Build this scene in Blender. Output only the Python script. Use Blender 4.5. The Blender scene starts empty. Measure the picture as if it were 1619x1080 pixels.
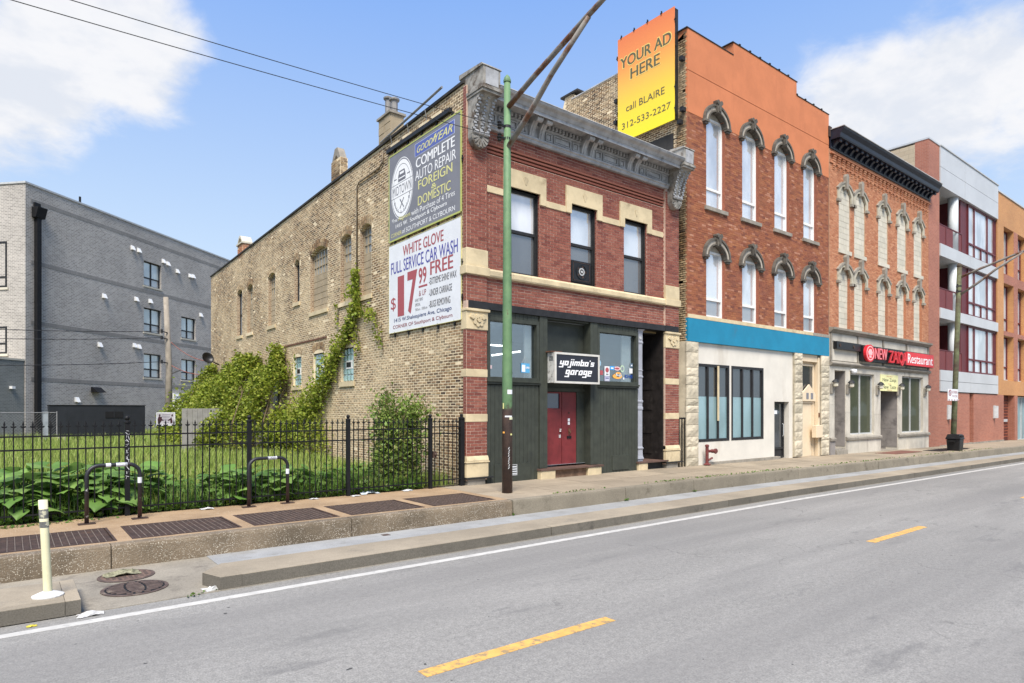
import bpy, math, random
import numpy as np
from mathutils import Vector
R = random.Random(7)
NR = np.random.default_rng(11)

# ------------------------------------------------------------------ camera, sky, sun, exposure
scene = bpy.context.scene
COL = scene.collection
TH = math.radians(38.281)            # camera heading, turned from +Y towards +X (the street runs along +X)
EYE = 1.70
FOC = 1006.7                          # focal length in photo pixels (1619 wide)
cd = bpy.data.cameras.new('camera')
cam = bpy.data.objects.new('camera', cd)
COL.objects.link(cam)
cam.location = (0, 0, EYE)
cam.rotation_euler = (math.pi/2, 0, -TH)
cd.sensor_width = 36
cd.lens = FOC/1619*36
cd.shift_y = 108/1619
cd.clip_start = 0.1
cd.clip_end = 2000
scene.camera = cam

SUN_EL, SUN_AZ = math.radians(55), math.radians(218)      # azimuth clockwise from +Y
SUN_STRENGTH = 4.7
SKY_STRENGTH = 0.12
EXPOSURE = 0.6
world = bpy.data.worlds.new('World')
scene.world = world
world.use_nodes = True

def sky_world():
    nt = world.node_tree
    N, L = nt.nodes, nt.links
    N.clear()
    out = N.new('ShaderNodeOutputWorld')
    bg = N.new('ShaderNodeBackground')
    sky = N.new('ShaderNodeTexSky')
    sky.sky_type = 'NISHITA'
    sky.sun_disc = False
    sky.sun_elevation = SUN_EL
    sky.sun_rotation = SUN_AZ
    sky.air_density = 1.0
    sky.dust_density = 0.6
    sky.ozone_density = 2.0
    bg.inputs['Strength'].default_value = SKY_STRENGTH
    tc = N.new('ShaderNodeTexCoord')
    sep = N.new('ShaderNodeSeparateXYZ')
    L.new(tc.outputs['Generated'], sep.inputs[0])
    def m(op, a, b=None, c=None):
        n = N.new('ShaderNodeMath'); n.operation = op
        for i, x in enumerate((a, b, c)):
            if x is None: continue
            if isinstance(x, (int, float)): n.inputs[i].default_value = x
            else: L.new(x, n.inputs[i])
        return n.outputs[0]
    zc = m('ADD', m('MAXIMUM', sep.outputs['Z'], 0.0), 0.25)
    px, py = m('DIVIDE', sep.outputs['X'], zc), m('DIVIDE', sep.outputs['Y'], zc)
    comb = N.new('ShaderNodeCombineXYZ')
    L.new(px, comb.inputs[0]); L.new(py, comb.inputs[1])
    def noise(scale, detail, rough, off, warp=0.0):
        mp = N.new('ShaderNodeMapping')
        mp.inputs['Location'].default_value = (off, off*0.7, off*1.3)
        L.new(comb.outputs[0], mp.inputs[0])
        n = N.new('ShaderNodeTexNoise')
        n.inputs['Scale'].default_value = scale
        n.inputs['Detail'].default_value = detail
        n.inputs['Roughness'].default_value = rough
        n.inputs['Distortion'].default_value = warp
        L.new(mp.outputs[0], n.inputs['Vector'])
        return n.outputs[0]
    n1 = noise(1.5, 7, 0.55, 4.3, 0.25)
    n2 = noise(5.0, 5, 0.6, 9.1, 0.2)
    n3 = noise(13.0, 5, 0.65, 2.7, 0.6)
    dens = m('ADD', m('ADD', m('MULTIPLY', n1, 0.48), m('MULTIPLY', n2, 0.34)), m('MULTIPLY', n3, 0.18))
    # cloud banks: (photo direction, half width in radians, weight)
    S, C = math.sin(TH), math.cos(TH)
    def ray(u, v):
        a = (u-809.5)/FOC
        return Vector((S+a*C, C-a*S, (648-v)/FOC)).normalized()
    banks = [((70, 0), .13, .20), ((190, 60), .085, .17), ((300, 140), .06, .09), ((25, 195), .06, .19), ((1300, 150), .06, .19),
             ((1390, 185), .075, .17), ((1520, 60), .06, .17), ((1590, 130), .06, .09), ((1490, 230), .09, .09), ((700, 120), .26, -.16), ((480, 260), .2, -.14), ((1180, 60), .1, -.12), ((1420, 60), .06, -.06), ((150, 270), .07, -.08)]
    for (uv, w, k) in banks:
        d = N.new('ShaderNodeVectorMath'); d.operation = 'DOT_PRODUCT'
        L.new(tc.outputs['Generated'], d.inputs[0])
        d.inputs[1].default_value = ray(*uv)
        mr = N.new('ShaderNodeMapRange'); mr.interpolation_type = 'SMOOTHSTEP'
        mr.inputs['From Min'].default_value = math.cos(w*1.7)
        mr.inputs['From Max'].default_value = 1.0
        mr.inputs['To Min'].default_value = 0
        mr.inputs['To Max'].default_value = k
        L.new(d.outputs['Value'], mr.inputs['Value'])
        dens = m('ADD', dens, mr.outputs[0])
    mr = N.new('ShaderNodeMapRange'); mr.interpolation_type = 'SMOOTHSTEP'
    mr.inputs['From Min'].default_value = 0.50
    mr.inputs['From Max'].default_value = 0.74
    L.new(dens, mr.inputs['Value'])
    mix = N.new('ShaderNodeMix'); mix.data_type = 'RGBA'
    L.new(m('MULTIPLY', mr.outputs[0], 0.96), mix.inputs['Factor'])
    # thin high haze evens the blue out and pales it towards the horizon
    hz = N.new('ShaderNodeMix'); hz.data_type = 'RGBA'
    mh = N.new('ShaderNodeMapRange'); mh.interpolation_type = 'SMOOTHSTEP'
    mh.inputs['From Min'].default_value = 0.0; mh.inputs['From Max'].default_value = 0.65
    mh.inputs['To Min'].default_value = 0.9; mh.inputs['To Max'].default_value = 0.8
    L.new(sep.outputs['Z'], mh.inputs['Value'])
    L.new(mh.outputs[0], hz.inputs['Factor'])
    L.new(sky.outputs[0], hz.inputs['A'])
    gr = N.new('ShaderNodeMix'); gr.data_type = 'RGBA'
    mg = N.new('ShaderNodeMapRange')
    mg.inputs['From Min'].default_value = 0.10; mg.inputs['From Max'].default_value = 0.60
    L.new(sep.outputs['Z'], mg.inputs['Value'])
    L.new(mg.outputs[0], gr.inputs['Factor'])
    gr.inputs['A'].default_value = (4.05, 4.85, 5.45, 1)
    gr.inputs['B'].default_value = (1.25, 2.55, 5.7, 1)
    L.new(gr.outputs['Result'], hz.inputs['B'])
    L.new(hz.outputs['Result'], mix.inputs['A'])
    cc = N.new('ShaderNodeMix'); cc.data_type = 'RGBA'
    ms = N.new('ShaderNodeMapRange'); ms.interpolation_type = 'SMOOTHSTEP'
    ms.inputs['From Min'].default_value = 0.38; ms.inputs['From Max'].default_value = 0.62
    L.new(n2, ms.inputs['Value']); L.new(ms.outputs[0], cc.inputs['Factor'])
    cc.inputs['A'].default_value = (4.35, 4.55, 4.95, 1); cc.inputs['B'].default_value = (5.25, 5.25, 5.35, 1)
    L.new(cc.outputs['Result'], mix.inputs['B'])
    L.new(mix.outputs['Result'], bg.inputs['Color'])
    L.new(bg.outputs[0], out.inputs[0])
sky_world()

sl = bpy.data.lights.new('sun', 'SUN')
sl.energy = SUN_STRENGTH
sl.angle = math.radians(26)
sl.color = (1.0, 0.93, 0.83)
sun = bpy.data.objects.new('sun', sl)
COL.objects.link(sun)
sd = Vector((math.sin(SUN_AZ)*math.cos(SUN_EL), math.cos(SUN_AZ)*math.cos(SUN_EL), math.sin(SUN_EL)))
sun.rotation_euler = (-sd).to_track_quat('-Z', 'Y').to_euler()
sun.location = (-10, -10, 30)
scene.view_settings.view_transform = 'Standard'
scene.view_settings.look = 'None'
scene.view_settings.exposure = EXPOSURE
scene.view_settings.gamma = 1
scene.view_settings.use_curve_mapping = False

# ------------------------------------------------------------------ materials
MATS = {}
def ramp(nt, fac, cols, interp='LINEAR'):
    r = nt.nodes.new('ShaderNodeValToRGB')
    e = r.color_ramp.elements
    while len(e) < len(cols): e.new(0.5)
    for i, c in enumerate(cols):
        e[i].position = i/(len(cols)-1) if interp == 'LINEAR' else i/len(cols)
        e[i].color = (*c, 1)
    r.color_ramp.interpolation = interp
    nt.links.new(fac, r.inputs[0])
    return r.outputs[0]

def nmath(nt, op, a, b=None):
    n = nt.nodes.new('ShaderNodeMath'); n.operation = op
    for i, x in enumerate((a, b)):
        if x is None: continue
        if isinstance(x, (int, float)): n.inputs[i].default_value = x
        else: nt.links.new(x, n.inputs[i])
    return n.outputs[0]

def nnoise(nt, scale, detail=4, rough=.6, stretch=(1, 1, 1), coord=None):
    mp = nt.nodes.new('ShaderNodeMapping')
    mp.inputs['Scale'].default_value = stretch
    if coord is None:
        g = nt.nodes.new('ShaderNodeNewGeometry'); coord = g.outputs['Position']
    nt.links.new(coord, mp.inputs[0])
    n = nt.nodes.new('ShaderNodeTexNoise')
    n.inputs['Scale'].default_value = scale
    n.inputs['Detail'].default_value = detail
    n.inputs['Roughness'].default_value = rough
    nt.links.new(mp.outputs[0], n.inputs['Vector'])
    return n.outputs[0]

def nmix(nt, fac, a, b, mode='MIX'):
    n = nt.nodes.new('ShaderNodeMix'); n.data_type = 'RGBA'; n.blend_type = mode
    for k, x in (('Factor', fac), ('A', a), ('B', b)):
        if isinstance(x, (int, float)): n.inputs[k].default_value = x
        elif isinstance(x, (tuple, list)): n.inputs[k].default_value = (*x[:3], 1)
        else: nt.links.new(x, n.inputs[k])
    return n.outputs['Result']

def nstep(nt, v, a, b, lo=0.0, hi=1.0):
    n = nt.nodes.new('ShaderNodeMapRange'); n.interpolation_type = 'SMOOTHSTEP'
    n.inputs['From Min'].default_value = a; n.inputs['From Max'].default_value = b
    n.inputs['To Min'].default_value = lo; n.inputs['To Max'].default_value = hi
    nt.links.new(v, n.inputs['Value'])
    return n.outputs[0]

def new_mat(name):
    m = bpy.data.materials.new(name)
    m.use_nodes = True
    MATS[name] = m
    nt = m.node_tree
    return m, nt, nt.nodes['Principled BSDF']

def bump(nt, bsdf, height, strength=.3, dist=.01):
    b = nt.nodes.new('ShaderNodeBump')
    b.inputs['Strength'].default_value = strength
    b.inputs['Distance'].default_value = dist
    nt.links.new(height, b.inputs['Height'])
    nt.links.new(b.outputs[0], bsdf.inputs['Normal'])

def mat(name, col, rough=.75, var=.18, scale=3, bmp=.15, bscale=60, metal=0, stain=None, sscale=1.2, slo=.55, shi=.75, streak=False, spec=.35, emit=0, each=0):
    if name in MATS: return MATS[name]
    m, nt, b = new_mat(name)
    n = nnoise(nt, scale)
    lo = tuple(c*(1-var) for c in col); hi = tuple(min(1, c*(1+var)) for c in col)
    c = ramp(nt, nstep(nt, n, .3, .7), [lo, hi])
    if stain:
        s = nnoise(nt, sscale, 8, .68, (1, 1, .22) if streak else (1, 1, 1))
        c = nmix(nt, nstep(nt, s, slo, shi), c, stain)
    if each:                                    # pieces cut from different blocks differ a little
        o = nt.nodes.new('ShaderNodeObjectInfo')
        c = nmix(nt, 1.0, c, ramp(nt, o.outputs['Random'], [(1-each, 1-each, 1-each*1.1), (1, .99, .97), (1+each*.6, 1+each*.5, 1+each*.4)]), 'MULTIPLY')
    nt.links.new(c, b.inputs['Base Color'])
    b.inputs['Roughness'].default_value = rough
    b.inputs['Metallic'].default_value = metal
    b.inputs['Specular IOR Level'].default_value = spec
    if bmp: bump(nt, b, nnoise(nt, bscale, 3), bmp, .006)
    if emit:
        nt.links.new(c, b.inputs['Emission Color']); b.inputs['Emission Strength'].default_value = emit
    return m

def flat(name, col, rough=.6, metal=0, emit=0):
    if name in MATS: return MATS[name]
    m, nt, b = new_mat(name)
    b.inputs['Base Color'].default_value = (*col, 1)
    b.inputs['Roughness'].default_value = rough
    b.inputs['Metallic'].default_value = metal
    b.inputs['Specular IOR Level'].default_value = .3
    if emit:
        b.inputs['Emission Color'].default_value = (*col, 1); b.inputs['Emission Strength'].default_value = emit
    return m

def islands(nt):
    g = nt.nodes.new('ShaderNodeNewGeometry'); o = nt.nodes.new('ShaderNodeObjectInfo')
    return nmath(nt, 'FRACT', nmath(nt, 'ADD', g.outputs['Random Per Island'], o.outputs['Random']))

def brick_mat(name, cols, rough=.85, smear=None, sm_lo=.5, sm_hi=.75, smscale=.9, grain=.25):
    m, nt, b = new_mat(name)
    c = ramp(nt, islands(nt), cols)
    n = nnoise(nt, 22, 4, .7)
    c = nmix(nt, grain, c, ramp(nt, nstep(nt, n, .3, .7), [(.25, .25, .25), (1.0, 1.0, 1.0)]), 'MULTIPLY')
    if smear:
        s = nnoise(nt, smscale, 7, .65)
        s2 = nnoise(nt, 14, 3, .6)
        f = nmath(nt, 'MULTIPLY', nstep(nt, s, sm_lo, sm_hi), nstep(nt, s2, .35, .65, .25, .9))
        c = nmix(nt, f, c, smear)
    nt.links.new(c, b.inputs['Base Color'])
    b.inputs['Roughness'].default_value = rough
    b.inputs['Specular IOR Level'].default_value = .25
    bump(nt, b, nnoise(nt, 90, 3), .3, .006)
    return m

def texbrick_mat(name, c1, c2, mortar, bw=.21, bh=.073, ms=.011, rot=False, spread=None):
    # courses for walls too far away to tell the bricks apart; object-space, wall runs along local x (or y when rot)
    m, nt, b = new_mat(name)
    tc = nt.nodes.new('ShaderNodeNewGeometry')
    sp = nt.nodes.new('ShaderNodeSeparateXYZ')
    if rot == 'local':
        t2 = nt.nodes.new('ShaderNodeTexCoord'); nt.links.new(t2.outputs['Object'], sp.inputs[0])
    else: nt.links.new(tc.outputs['Position'], sp.inputs[0])
    cb = nt.nodes.new('ShaderNodeCombineXYZ')
    nt.links.new(nmath(nt, 'ADD', sp.outputs['X'], sp.outputs['Y']), cb.inputs[0])
    nt.links.new(sp.outputs['Z'], cb.inputs[1])
    t = nt.nodes.new('ShaderNodeTexBrick')
    t.inputs['Scale'].default_value = 1
    t.inputs['Brick Width'].default_value = bw
    t.inputs['Row Height'].default_value = bh
    t.inputs['Mortar Size'].default_value = ms/2
    t.inputs['Mortar Smooth'].default_value = .2
    t.inputs['Color1'].default_value = (*c1, 1); t.inputs['Color2'].default_value = (*c2, 1)
    t.inputs['Mortar'].default_value = (*mortar, 1)
    nt.links.new(cb.outputs[0], t.inputs['Vector'])
    n = nnoise(nt, .35, 6, .6)
    c = nmix(nt, .55, t.outputs['Color'], ramp(nt, nstep(nt, n, .3, .7), [(.62, .62, .62), (1, 1, 1)]), 'MULTIPLY')
    nt.links.new(c, b.inputs['Base Color'])
    b.inputs['Roughness'].default_value = .7
    bump(nt, b, nmath(nt, 'SUBTRACT', 1.0, t.outputs['Fac']), .5, .006)
    return m

def glass_mat(name, base, refl=.35, rough=.03, tint=(.9, .95, 1.0), see=0.0, wav=0.02):
    # pane: what is behind it, or a reflection painted into its colour (or a see-through share) under a mirror-like skin
    m, nt, b = new_mat(name)
    N, L = nt.nodes, nt.links
    out = N['Material Output']
    b.inputs['Roughness'].default_value = .6
    n = nnoise(nt, 1.1, 3, .5, (1, 1, .45))
    c = ramp(nt, nstep(nt, n, .36, .62), [tuple(x*(.85 if base[0] < .3 else .68) for x in base), tuple(min(1, x*1.14) for x in base)])  # bright panes get stronger paler and darker patches, painted as reflections
    L.new(c, b.inputs['Base Color'])
    inner = b.outputs[0]
    if see:
        tr = N.new('ShaderNodeBsdfTransparent'); tr.inputs[0].default_value = (.86, .9, .9, 1)
        mx = N.new('ShaderNodeMixShader'); mx.inputs[0].default_value = see
        L.new(inner, mx.inputs[1]); L.new(tr.outputs[0], mx.inputs[2]); inner = mx.outputs[0]
    gl = N.new('ShaderNodeBsdfGlossy'); gl.inputs['Color'].default_value = (*tint, 1); gl.inputs['Roughness'].default_value = rough
    if wav:
        bp = N.new('ShaderNodeBump'); bp.inputs['Strength'].default_value = wav*4; bp.inputs['Distance'].default_value = .02
        L.new(nnoise(nt, 2.2, 2), bp.inputs['Height']); L.new(bp.outputs[0], gl.inputs['Normal'])
    mx = N.new('ShaderNodeMixShader'); mx.inputs[0].default_value = refl
    L.new(inner, mx.inputs[1]); L.new(gl.outputs[0], mx.inputs[2])
    L.new(mx.outputs[0], out.inputs['Surface'])
    return m

def leaf_mat(name, cols, trans=.3):
    m, nt, b = new_mat(name)
    N, L = nt.nodes, nt.links
    c = ramp(nt, islands(nt), cols)
    n = nnoise(nt, 2.2, 4)
    c = nmix(nt, .55, c, ramp(nt, nstep(nt, n, .3, .7), [(.55, .6, .5), (1.1, 1.05, .9)]), 'MULTIPLY')
    L.new(c, b.inputs['Base Color'])
    b.inputs['Roughness'].default_value = .55
    b.inputs['Specular IOR Level'].default_value = .3
    t = N.new('ShaderNodeBsdfTranslucent'); L.new(c, t.inputs[0])
    mx = N.new('ShaderNodeMixShader'); mx.inputs[0].default_value = trans
    L.new(b.outputs[0], mx.inputs[1]); L.new(t.outputs[0], mx.inputs[2])
    L.new(mx.outputs[0], N['Material Output'].inputs['Surface'])
    return m

# ------------------------------------------------------------------ builders
WO = {}                                # world (or local-frame) origin of every object built here

class Frame:
    """a wall plane: a = along the wall, d = outwards, z = up"""
    def __init__(s, o, u, n, k=1): s.o, s.u, s.n, s.k = Vector(o), Vector(u), Vector(n), k
    def __call__(s, a, d, z): return s.o + s.u*a + s.n*d + Vector((0, 0, z*s.k))
FY = 11.85
WORLDF = Frame((0, 0, 0), (1, 0, 0), (0, 1, 0))          # a = x, d = y
FRONT = Frame((0, FY, 0), (1, 0, 0), (0, -1, 0))
def side(x): return Frame((x, 0, 0), (0, -1, 0), (-1, 0, 0))   # wall facing -x; a = -y

class MB:
    def __init__(s, F=WORLDF): s.v, s.f, s.F = [], [], F
    def add(s, vs, fs):
        k = len(s.v)
        s.v += [tuple(p) for p in vs]
        s.f += [tuple(i+k for i in q) for q in fs]
        return s
    def box(s, a0, a1, d0, d1, z0, z1):
        P = s.F
        vs = [P(a0, d0, z0), P(a1, d0, z0), P(a1, d1, z0), P(a0, d1, z0), P(a0, d0, z1), P(a1, d0, z1), P(a1, d1, z1), P(a0, d1, z1)]
        return s.add(vs, [(0, 3, 2, 1), (4, 5, 6, 7), (0, 1, 5, 4), (1, 2, 6, 5), (2, 3, 7, 6), (3, 0, 4, 7)])
    def slope_box(s, a0, a1, d0, d1, z0, za, zb):
        P = s.F
        vs = [P(a0, d0, z0), P(a1, d0, z0), P(a1, d1, z0), P(a0, d1, z0), P(a0, d0, za), P(a1, d0, zb), P(a1, d1, zb), P(a0, d1, za)]
        return s.add(vs, [(0, 3, 2, 1), (4, 5, 6, 7), (0, 1, 5, 4), (1, 2, 6, 5), (2, 3, 7, 6), (3, 0, 4, 7)])
    def extrude_az(s, poly, d0, d1):
        n = len(poly); P = s.F
        vs = [P(a, d0, z) for a, z in poly] + [P(a, d1, z) for a, z in poly]
        return s.add(vs, [tuple(range(n)), tuple(range(2*n-1, n-1, -1))] + [(i, i+n, (i+1) % n+n, (i+1) % n) for i in range(n)])
    def extrude_dz(s, poly, a0, a1):
        n = len(poly); P = s.F
        vs = [P(a0, d, z) for d, z in poly] + [P(a1, d, z) for d, z in poly]
        return s.add(vs, [tuple(range(n)), tuple(range(2*n-1, n-1, -1))] + [(i, i+n, (i+1) % n+n, (i+1) % n) for i in range(n)])
    def strip(s, pts):
        return s.add(pts, [tuple(range(len(pts)))])
    def band(s, inner, outer, d0, d1):
        """closed ring segment between two polylines in the a-z plane, with depth"""
        n = len(inner); P = s.F
        vs = [P(a, d1, z) for a, z in inner] + [P(a, d1, z) for a, z in outer] + [P(a, d0, z) for a, z in inner] + [P(a, d0, z) for a, z in outer]
        fs = []
        for i in range(n-1):
            fs += [(i, i+1, n+i+1, n+i), (2*n+i, 2*n+i+1, i+1, i), (n+i, n+i+1, 3*n+i+1, 3*n+i), (3*n+i, 3*n+i+1, 2*n+i+1, 2*n+i)]
        fs += [(0, n, 3*n, 2*n), (n-1, 3*n-1, 4*n-1, 2*n-1)]
        return s.add(vs, fs)
    def tube(s, pts, r, n=8, cap=True):
        pts = [Vector(p) for p in pts]
        rs = r if isinstance(r, (list, tuple)) else [r]*len(pts)
        rings = []; up = None
        for i, p in enumerate(pts):
            t = (pts[min(i+1, len(pts)-1)] - pts[max(i-1, 0)]).normalized()
            if up is None: up = Vector((0, 0, 1)) if abs(t.z) < .9 else Vector((1, 0, 0))
            x = t.cross(up).normalized(); y = x.cross(t).normalized(); up = y
            rings.append([p + x*math.cos(k*2*math.pi/n)*rs[i] + y*math.sin(k*2*math.pi/n)*rs[i] for k in range(n)])
        vs = [q for rg in rings for q in rg]
        fs = [(i*n+k, i*n+(k+1) % n, (i+1)*n+(k+1) % n, (i+1)*n+k) for i in range(len(pts)-1) for k in range(n)]
        if cap: fs += [tuple(range(n-1, -1, -1)), tuple((len(pts)-1)*n+k for k in range(n))]
        return s.add(vs, fs)
    def lathe(s, c, prof, n=12):
        c = Vector(c)
        vs = [c + Vector((r*math.cos(k*2*math.pi/n), r*math.sin(k*2*math.pi/n), z)) for r, z in prof for k in range(n)]
        fs = [(i*n+k, i*n+(k+1) % n, (i+1)*n+(k+1) % n, (i+1)*n+k) for i in range(len(prof)-1) for k in range(n)]
        fs += [tuple(range(n-1, -1, -1)), tuple((len(prof)-1)*n+k for k in range(n))]
        return s.add(vs, fs)
    def disc(s, c, r, normal=None, n=16, th=.01, F=None):
        """disc in the a-z plane of the frame"""
        a, d, z = c
        return s.extrude_az([(a+r*math.cos(k*2*math.pi/n), z+r*math.sin(k*2*math.pi/n)) for k in range(n)], d, d+th)
    def reveal(s, h, d0, d1, th=.004):
        return s.box(h.a1-th, h.a1, d0, d1, h.z0, h.z1)
    def build(s, name, m, parent=None, smooth=False, bevel=0):
        xs = np.array(s.v)
        lo, hi = xs.min(0), xs.max(0)
        c = Vector(((lo[0]+hi[0])/2, (lo[1]+hi[1])/2, lo[2]))
        me = bpy.data.meshes.new(name)
        me.from_pydata([tuple(p) for p in xs-np.array(c)], [], s.f)
        fix_normals(me)
        if isinstance(m, (list, tuple)):
            for k in m: me.materials.append(k)
        else: me.materials.append(m)
        if smooth: me.shade_smooth()
        o = bpy.data.objects.new(name, me)
        if bevel:
            bv = o.modifiers.new('bevel', 'BEVEL'); bv.width = bevel; bv.segments = 2; bv.limit_method = 'ANGLE'; bv.angle_limit = .7
        return place(o, c, parent)

import bmesh
def fix_normals(me):
    if len(me.polygons) > 20000: return
    bm = bmesh.new(); bm.from_mesh(me)
    bmesh.ops.recalc_face_normals(bm, faces=bm.faces)
    bm.to_mesh(me); bm.free()

def place(o, c, parent=None):
    COL.objects.link(o)
    WO[o.name] = Vector(c)
    o.location = Vector(c)
    if parent:
        o.parent = parent
        o.location = Vector(c) - WO[parent.name]
    return o

def empty(name, label, cat, loc, group=None, rz=0):
    o = bpy.data.objects.new(name, None)
    COL.objects.link(o)
    o.location = loc; o.rotation_euler = (0, 0, rz)
    o.empty_display_size = .3
    WO[o.name] = Vector((0, 0, 0)) if rz else Vector(loc)
    return tag(o, label, cat, group)

def tag(o, label, cat, group=None):
    o['label'] = label; o['category'] = cat
    if group: o['group'] = group
    return o

def kind(o, k):
    o['kind'] = k; return o

def np_mesh(name, verts, faces, m, parent=None, origin=(0, 0, 0), smooth=False):
    """large meshes: verts Nx3, faces MxK (one K)"""
    verts = np.asarray(verts, dtype=np.float32) - np.array(origin, dtype=np.float32)
    faces = np.asarray(faces, dtype=np.int32)
    me = bpy.data.meshes.new(name)
    k = faces.shape[1]
    me.vertices.add(len(verts)); me.vertices.foreach_set('co', verts.ravel())
    me.loops.add(faces.size); me.loops.foreach_set('vertex_index', faces.ravel())
    me.polygons.add(len(faces))
    me.polygons.foreach_set('loop_start', np.arange(0, faces.size, k, dtype=np.int32))
    me.polygons.foreach_set('loop_total', np.full(len(faces), k, dtype=np.int32))
    me.update(calc_edges=True); me.validate()
    me.materials.append(m)
    me.shade_smooth() if smooth else me.shade_flat()
    return place(bpy.data.objects.new(name, me), origin, parent)

# lettering: the built-in font turned into flat mesh, fitted to a box on a wall plane
TCACHE = {}
def text_mesh(body, bold, shear):
    key = (body, bold, shear)
    if key in TCACHE: return TCACHE[key]
    cu = bpy.data.curves.new('lettering', 'FONT')
    cu.body = body; cu.offset = bold; cu.shear = shear; cu.resolution_u = 4; cu.size = 1
    cu.fill_mode = 'FRONT'
    ob = bpy.data.objects.new('lettering_source', cu)
    COL.objects.link(ob)
    dg = bpy.context.evaluated_depsgraph_get()
    me = bpy.data.meshes.new_from_object(ob.evaluated_get(dg))
    vs = np.array([v.co[:] for v in me.vertices]); fs = [tuple(p.vertices) for p in me.polygons]
    bpy.data.objects.remove(ob); bpy.data.meshes.remove(me)
    TCACHE[key] = (vs, fs)
    return TCACHE[key]

def text(F, body, a0, a1, z0, z1, d, m, parent, bold=0.0, shear=0.0, name='lettering', skew=0.0):
    thick = bold if len(body) > 2 else 0
    vs, fs = text_mesh(body, 0 if thick else bold, shear)
    lo, hi = vs.min(0), vs.max(0)
    g = thick*1.1*(z1-z0)                       # heavier strokes: the same letters laid over themselves a hair apart
    x = (vs[:, 0]-lo[0])/(hi[0]-lo[0]); y = (vs[:, 1]-lo[1])/(hi[1]-lo[1])
    b = MB(F)
    for k, off in enumerate((0, -g, g) if thick else (0,)):
        b.add([F(a0+g+(a1-a0-2*g)*p+off, d+.0005*k, z0+(z1-z0)*q+skew*p) for p, q in zip(x, y)], fs)
    return b.build(name, m, parent)

# openings and walls
class Hole:
    def __init__(s, a0, a1, z0, z1, rise=0.0, semi=False):
        s.a0, s.a1, s.z0, s.z1, s.rise, s.semi = a0, a1, z0, z1, rise, semi
        s.c, s.w = (a0+a1)/2, (a1-a0)/2
    def top(s, a):
        if not s.rise: return s.z1
        t = min(1, abs(a-s.c)/s.w)
        return s.z1 + s.rise*(math.sqrt(max(0, 1-t*t)) if s.semi else 1-t*t)
    def at(s, z):
        if z < s.z0 or z > s.z1+s.rise: return None
        if z <= s.z1: return (s.a0, s.a1)
        q = (z-s.z1)/s.rise
        t = math.sqrt(max(0, 1-q*q)) if s.semi else math.sqrt(max(0, 1-q))
        return (s.c-s.w*t, s.c+s.w*t)

def wall(F, a0, a1, z0, top, holes, d0, d1, m, name, parent, step=4.0):
    """masonry backing with real openings; top may be a function of a"""
    tf = top if callable(top) else (lambda a: top)
    cuts = {round(a0, 4), round(a1, 4)}
    n = max(1, int((a1-a0)/step))
    if callable(top):
        for i in range(1, n): cuts.add(round(a0+(a1-a0)*i/n, 4))
    for h in holes:
        k = 10 if h.rise else 1
        for i in range(k+1):
            x = h.a0+(h.a1-h.a0)*i/k
            if a0 < x < a1: cuts.add(round(x, 4))
    cuts = sorted(cuts)
    b = MB(F)
    for x0, x1 in zip(cuts, cuts[1:]):
        if x1-x0 < 1e-4: continue
        c = (x0+x1)/2
        hs = sorted([h for h in holes if h.a0-1e-4 <= c <= h.a1+1e-4], key=lambda h: h.z0)
        z = z0
        for h in hs:
            if h.z0 > z+1e-3: b.box(x0, x1, d0, d1, z, h.z0)
            z = h.top(c)
        b.slope_box(x0, x1, d0, d1, z, max(z+.01, tf(x0)), max(z+.01, tf(x1)))
    return b.build(name, m, parent)

CAMV = Vector((0, 0, EYE))
BSH = {}
def brick_geo(F, L, H, P):
    key = (F.u[:], F.n[:], round(L, 2), round(H, 3), round(P, 3))
    if key in BSH: return BSH[key]
    G = Frame((0, 0, 0), F.u, F.n)
    b = MB(G)
    vs = [G(-L/2, -.02, -H/2), G(L/2, -.02, -H/2), G(L/2, P, -H/2), G(-L/2, P, -H/2), G(-L/2, -.02, H/2), G(L/2, -.02, H/2), G(L/2, P, H/2), G(-L/2, P, H/2)]
    me = bpy.data.meshes.new('brick')
    me.from_pydata([tuple(v) for v in vs], [], [(0, 3, 2, 1), (4, 5, 6, 7), (1, 2, 6, 5), (2, 3, 7, 6), (3, 0, 4, 7)])
    fix_normals(me)
    BSH[key] = me
    return me

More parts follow.
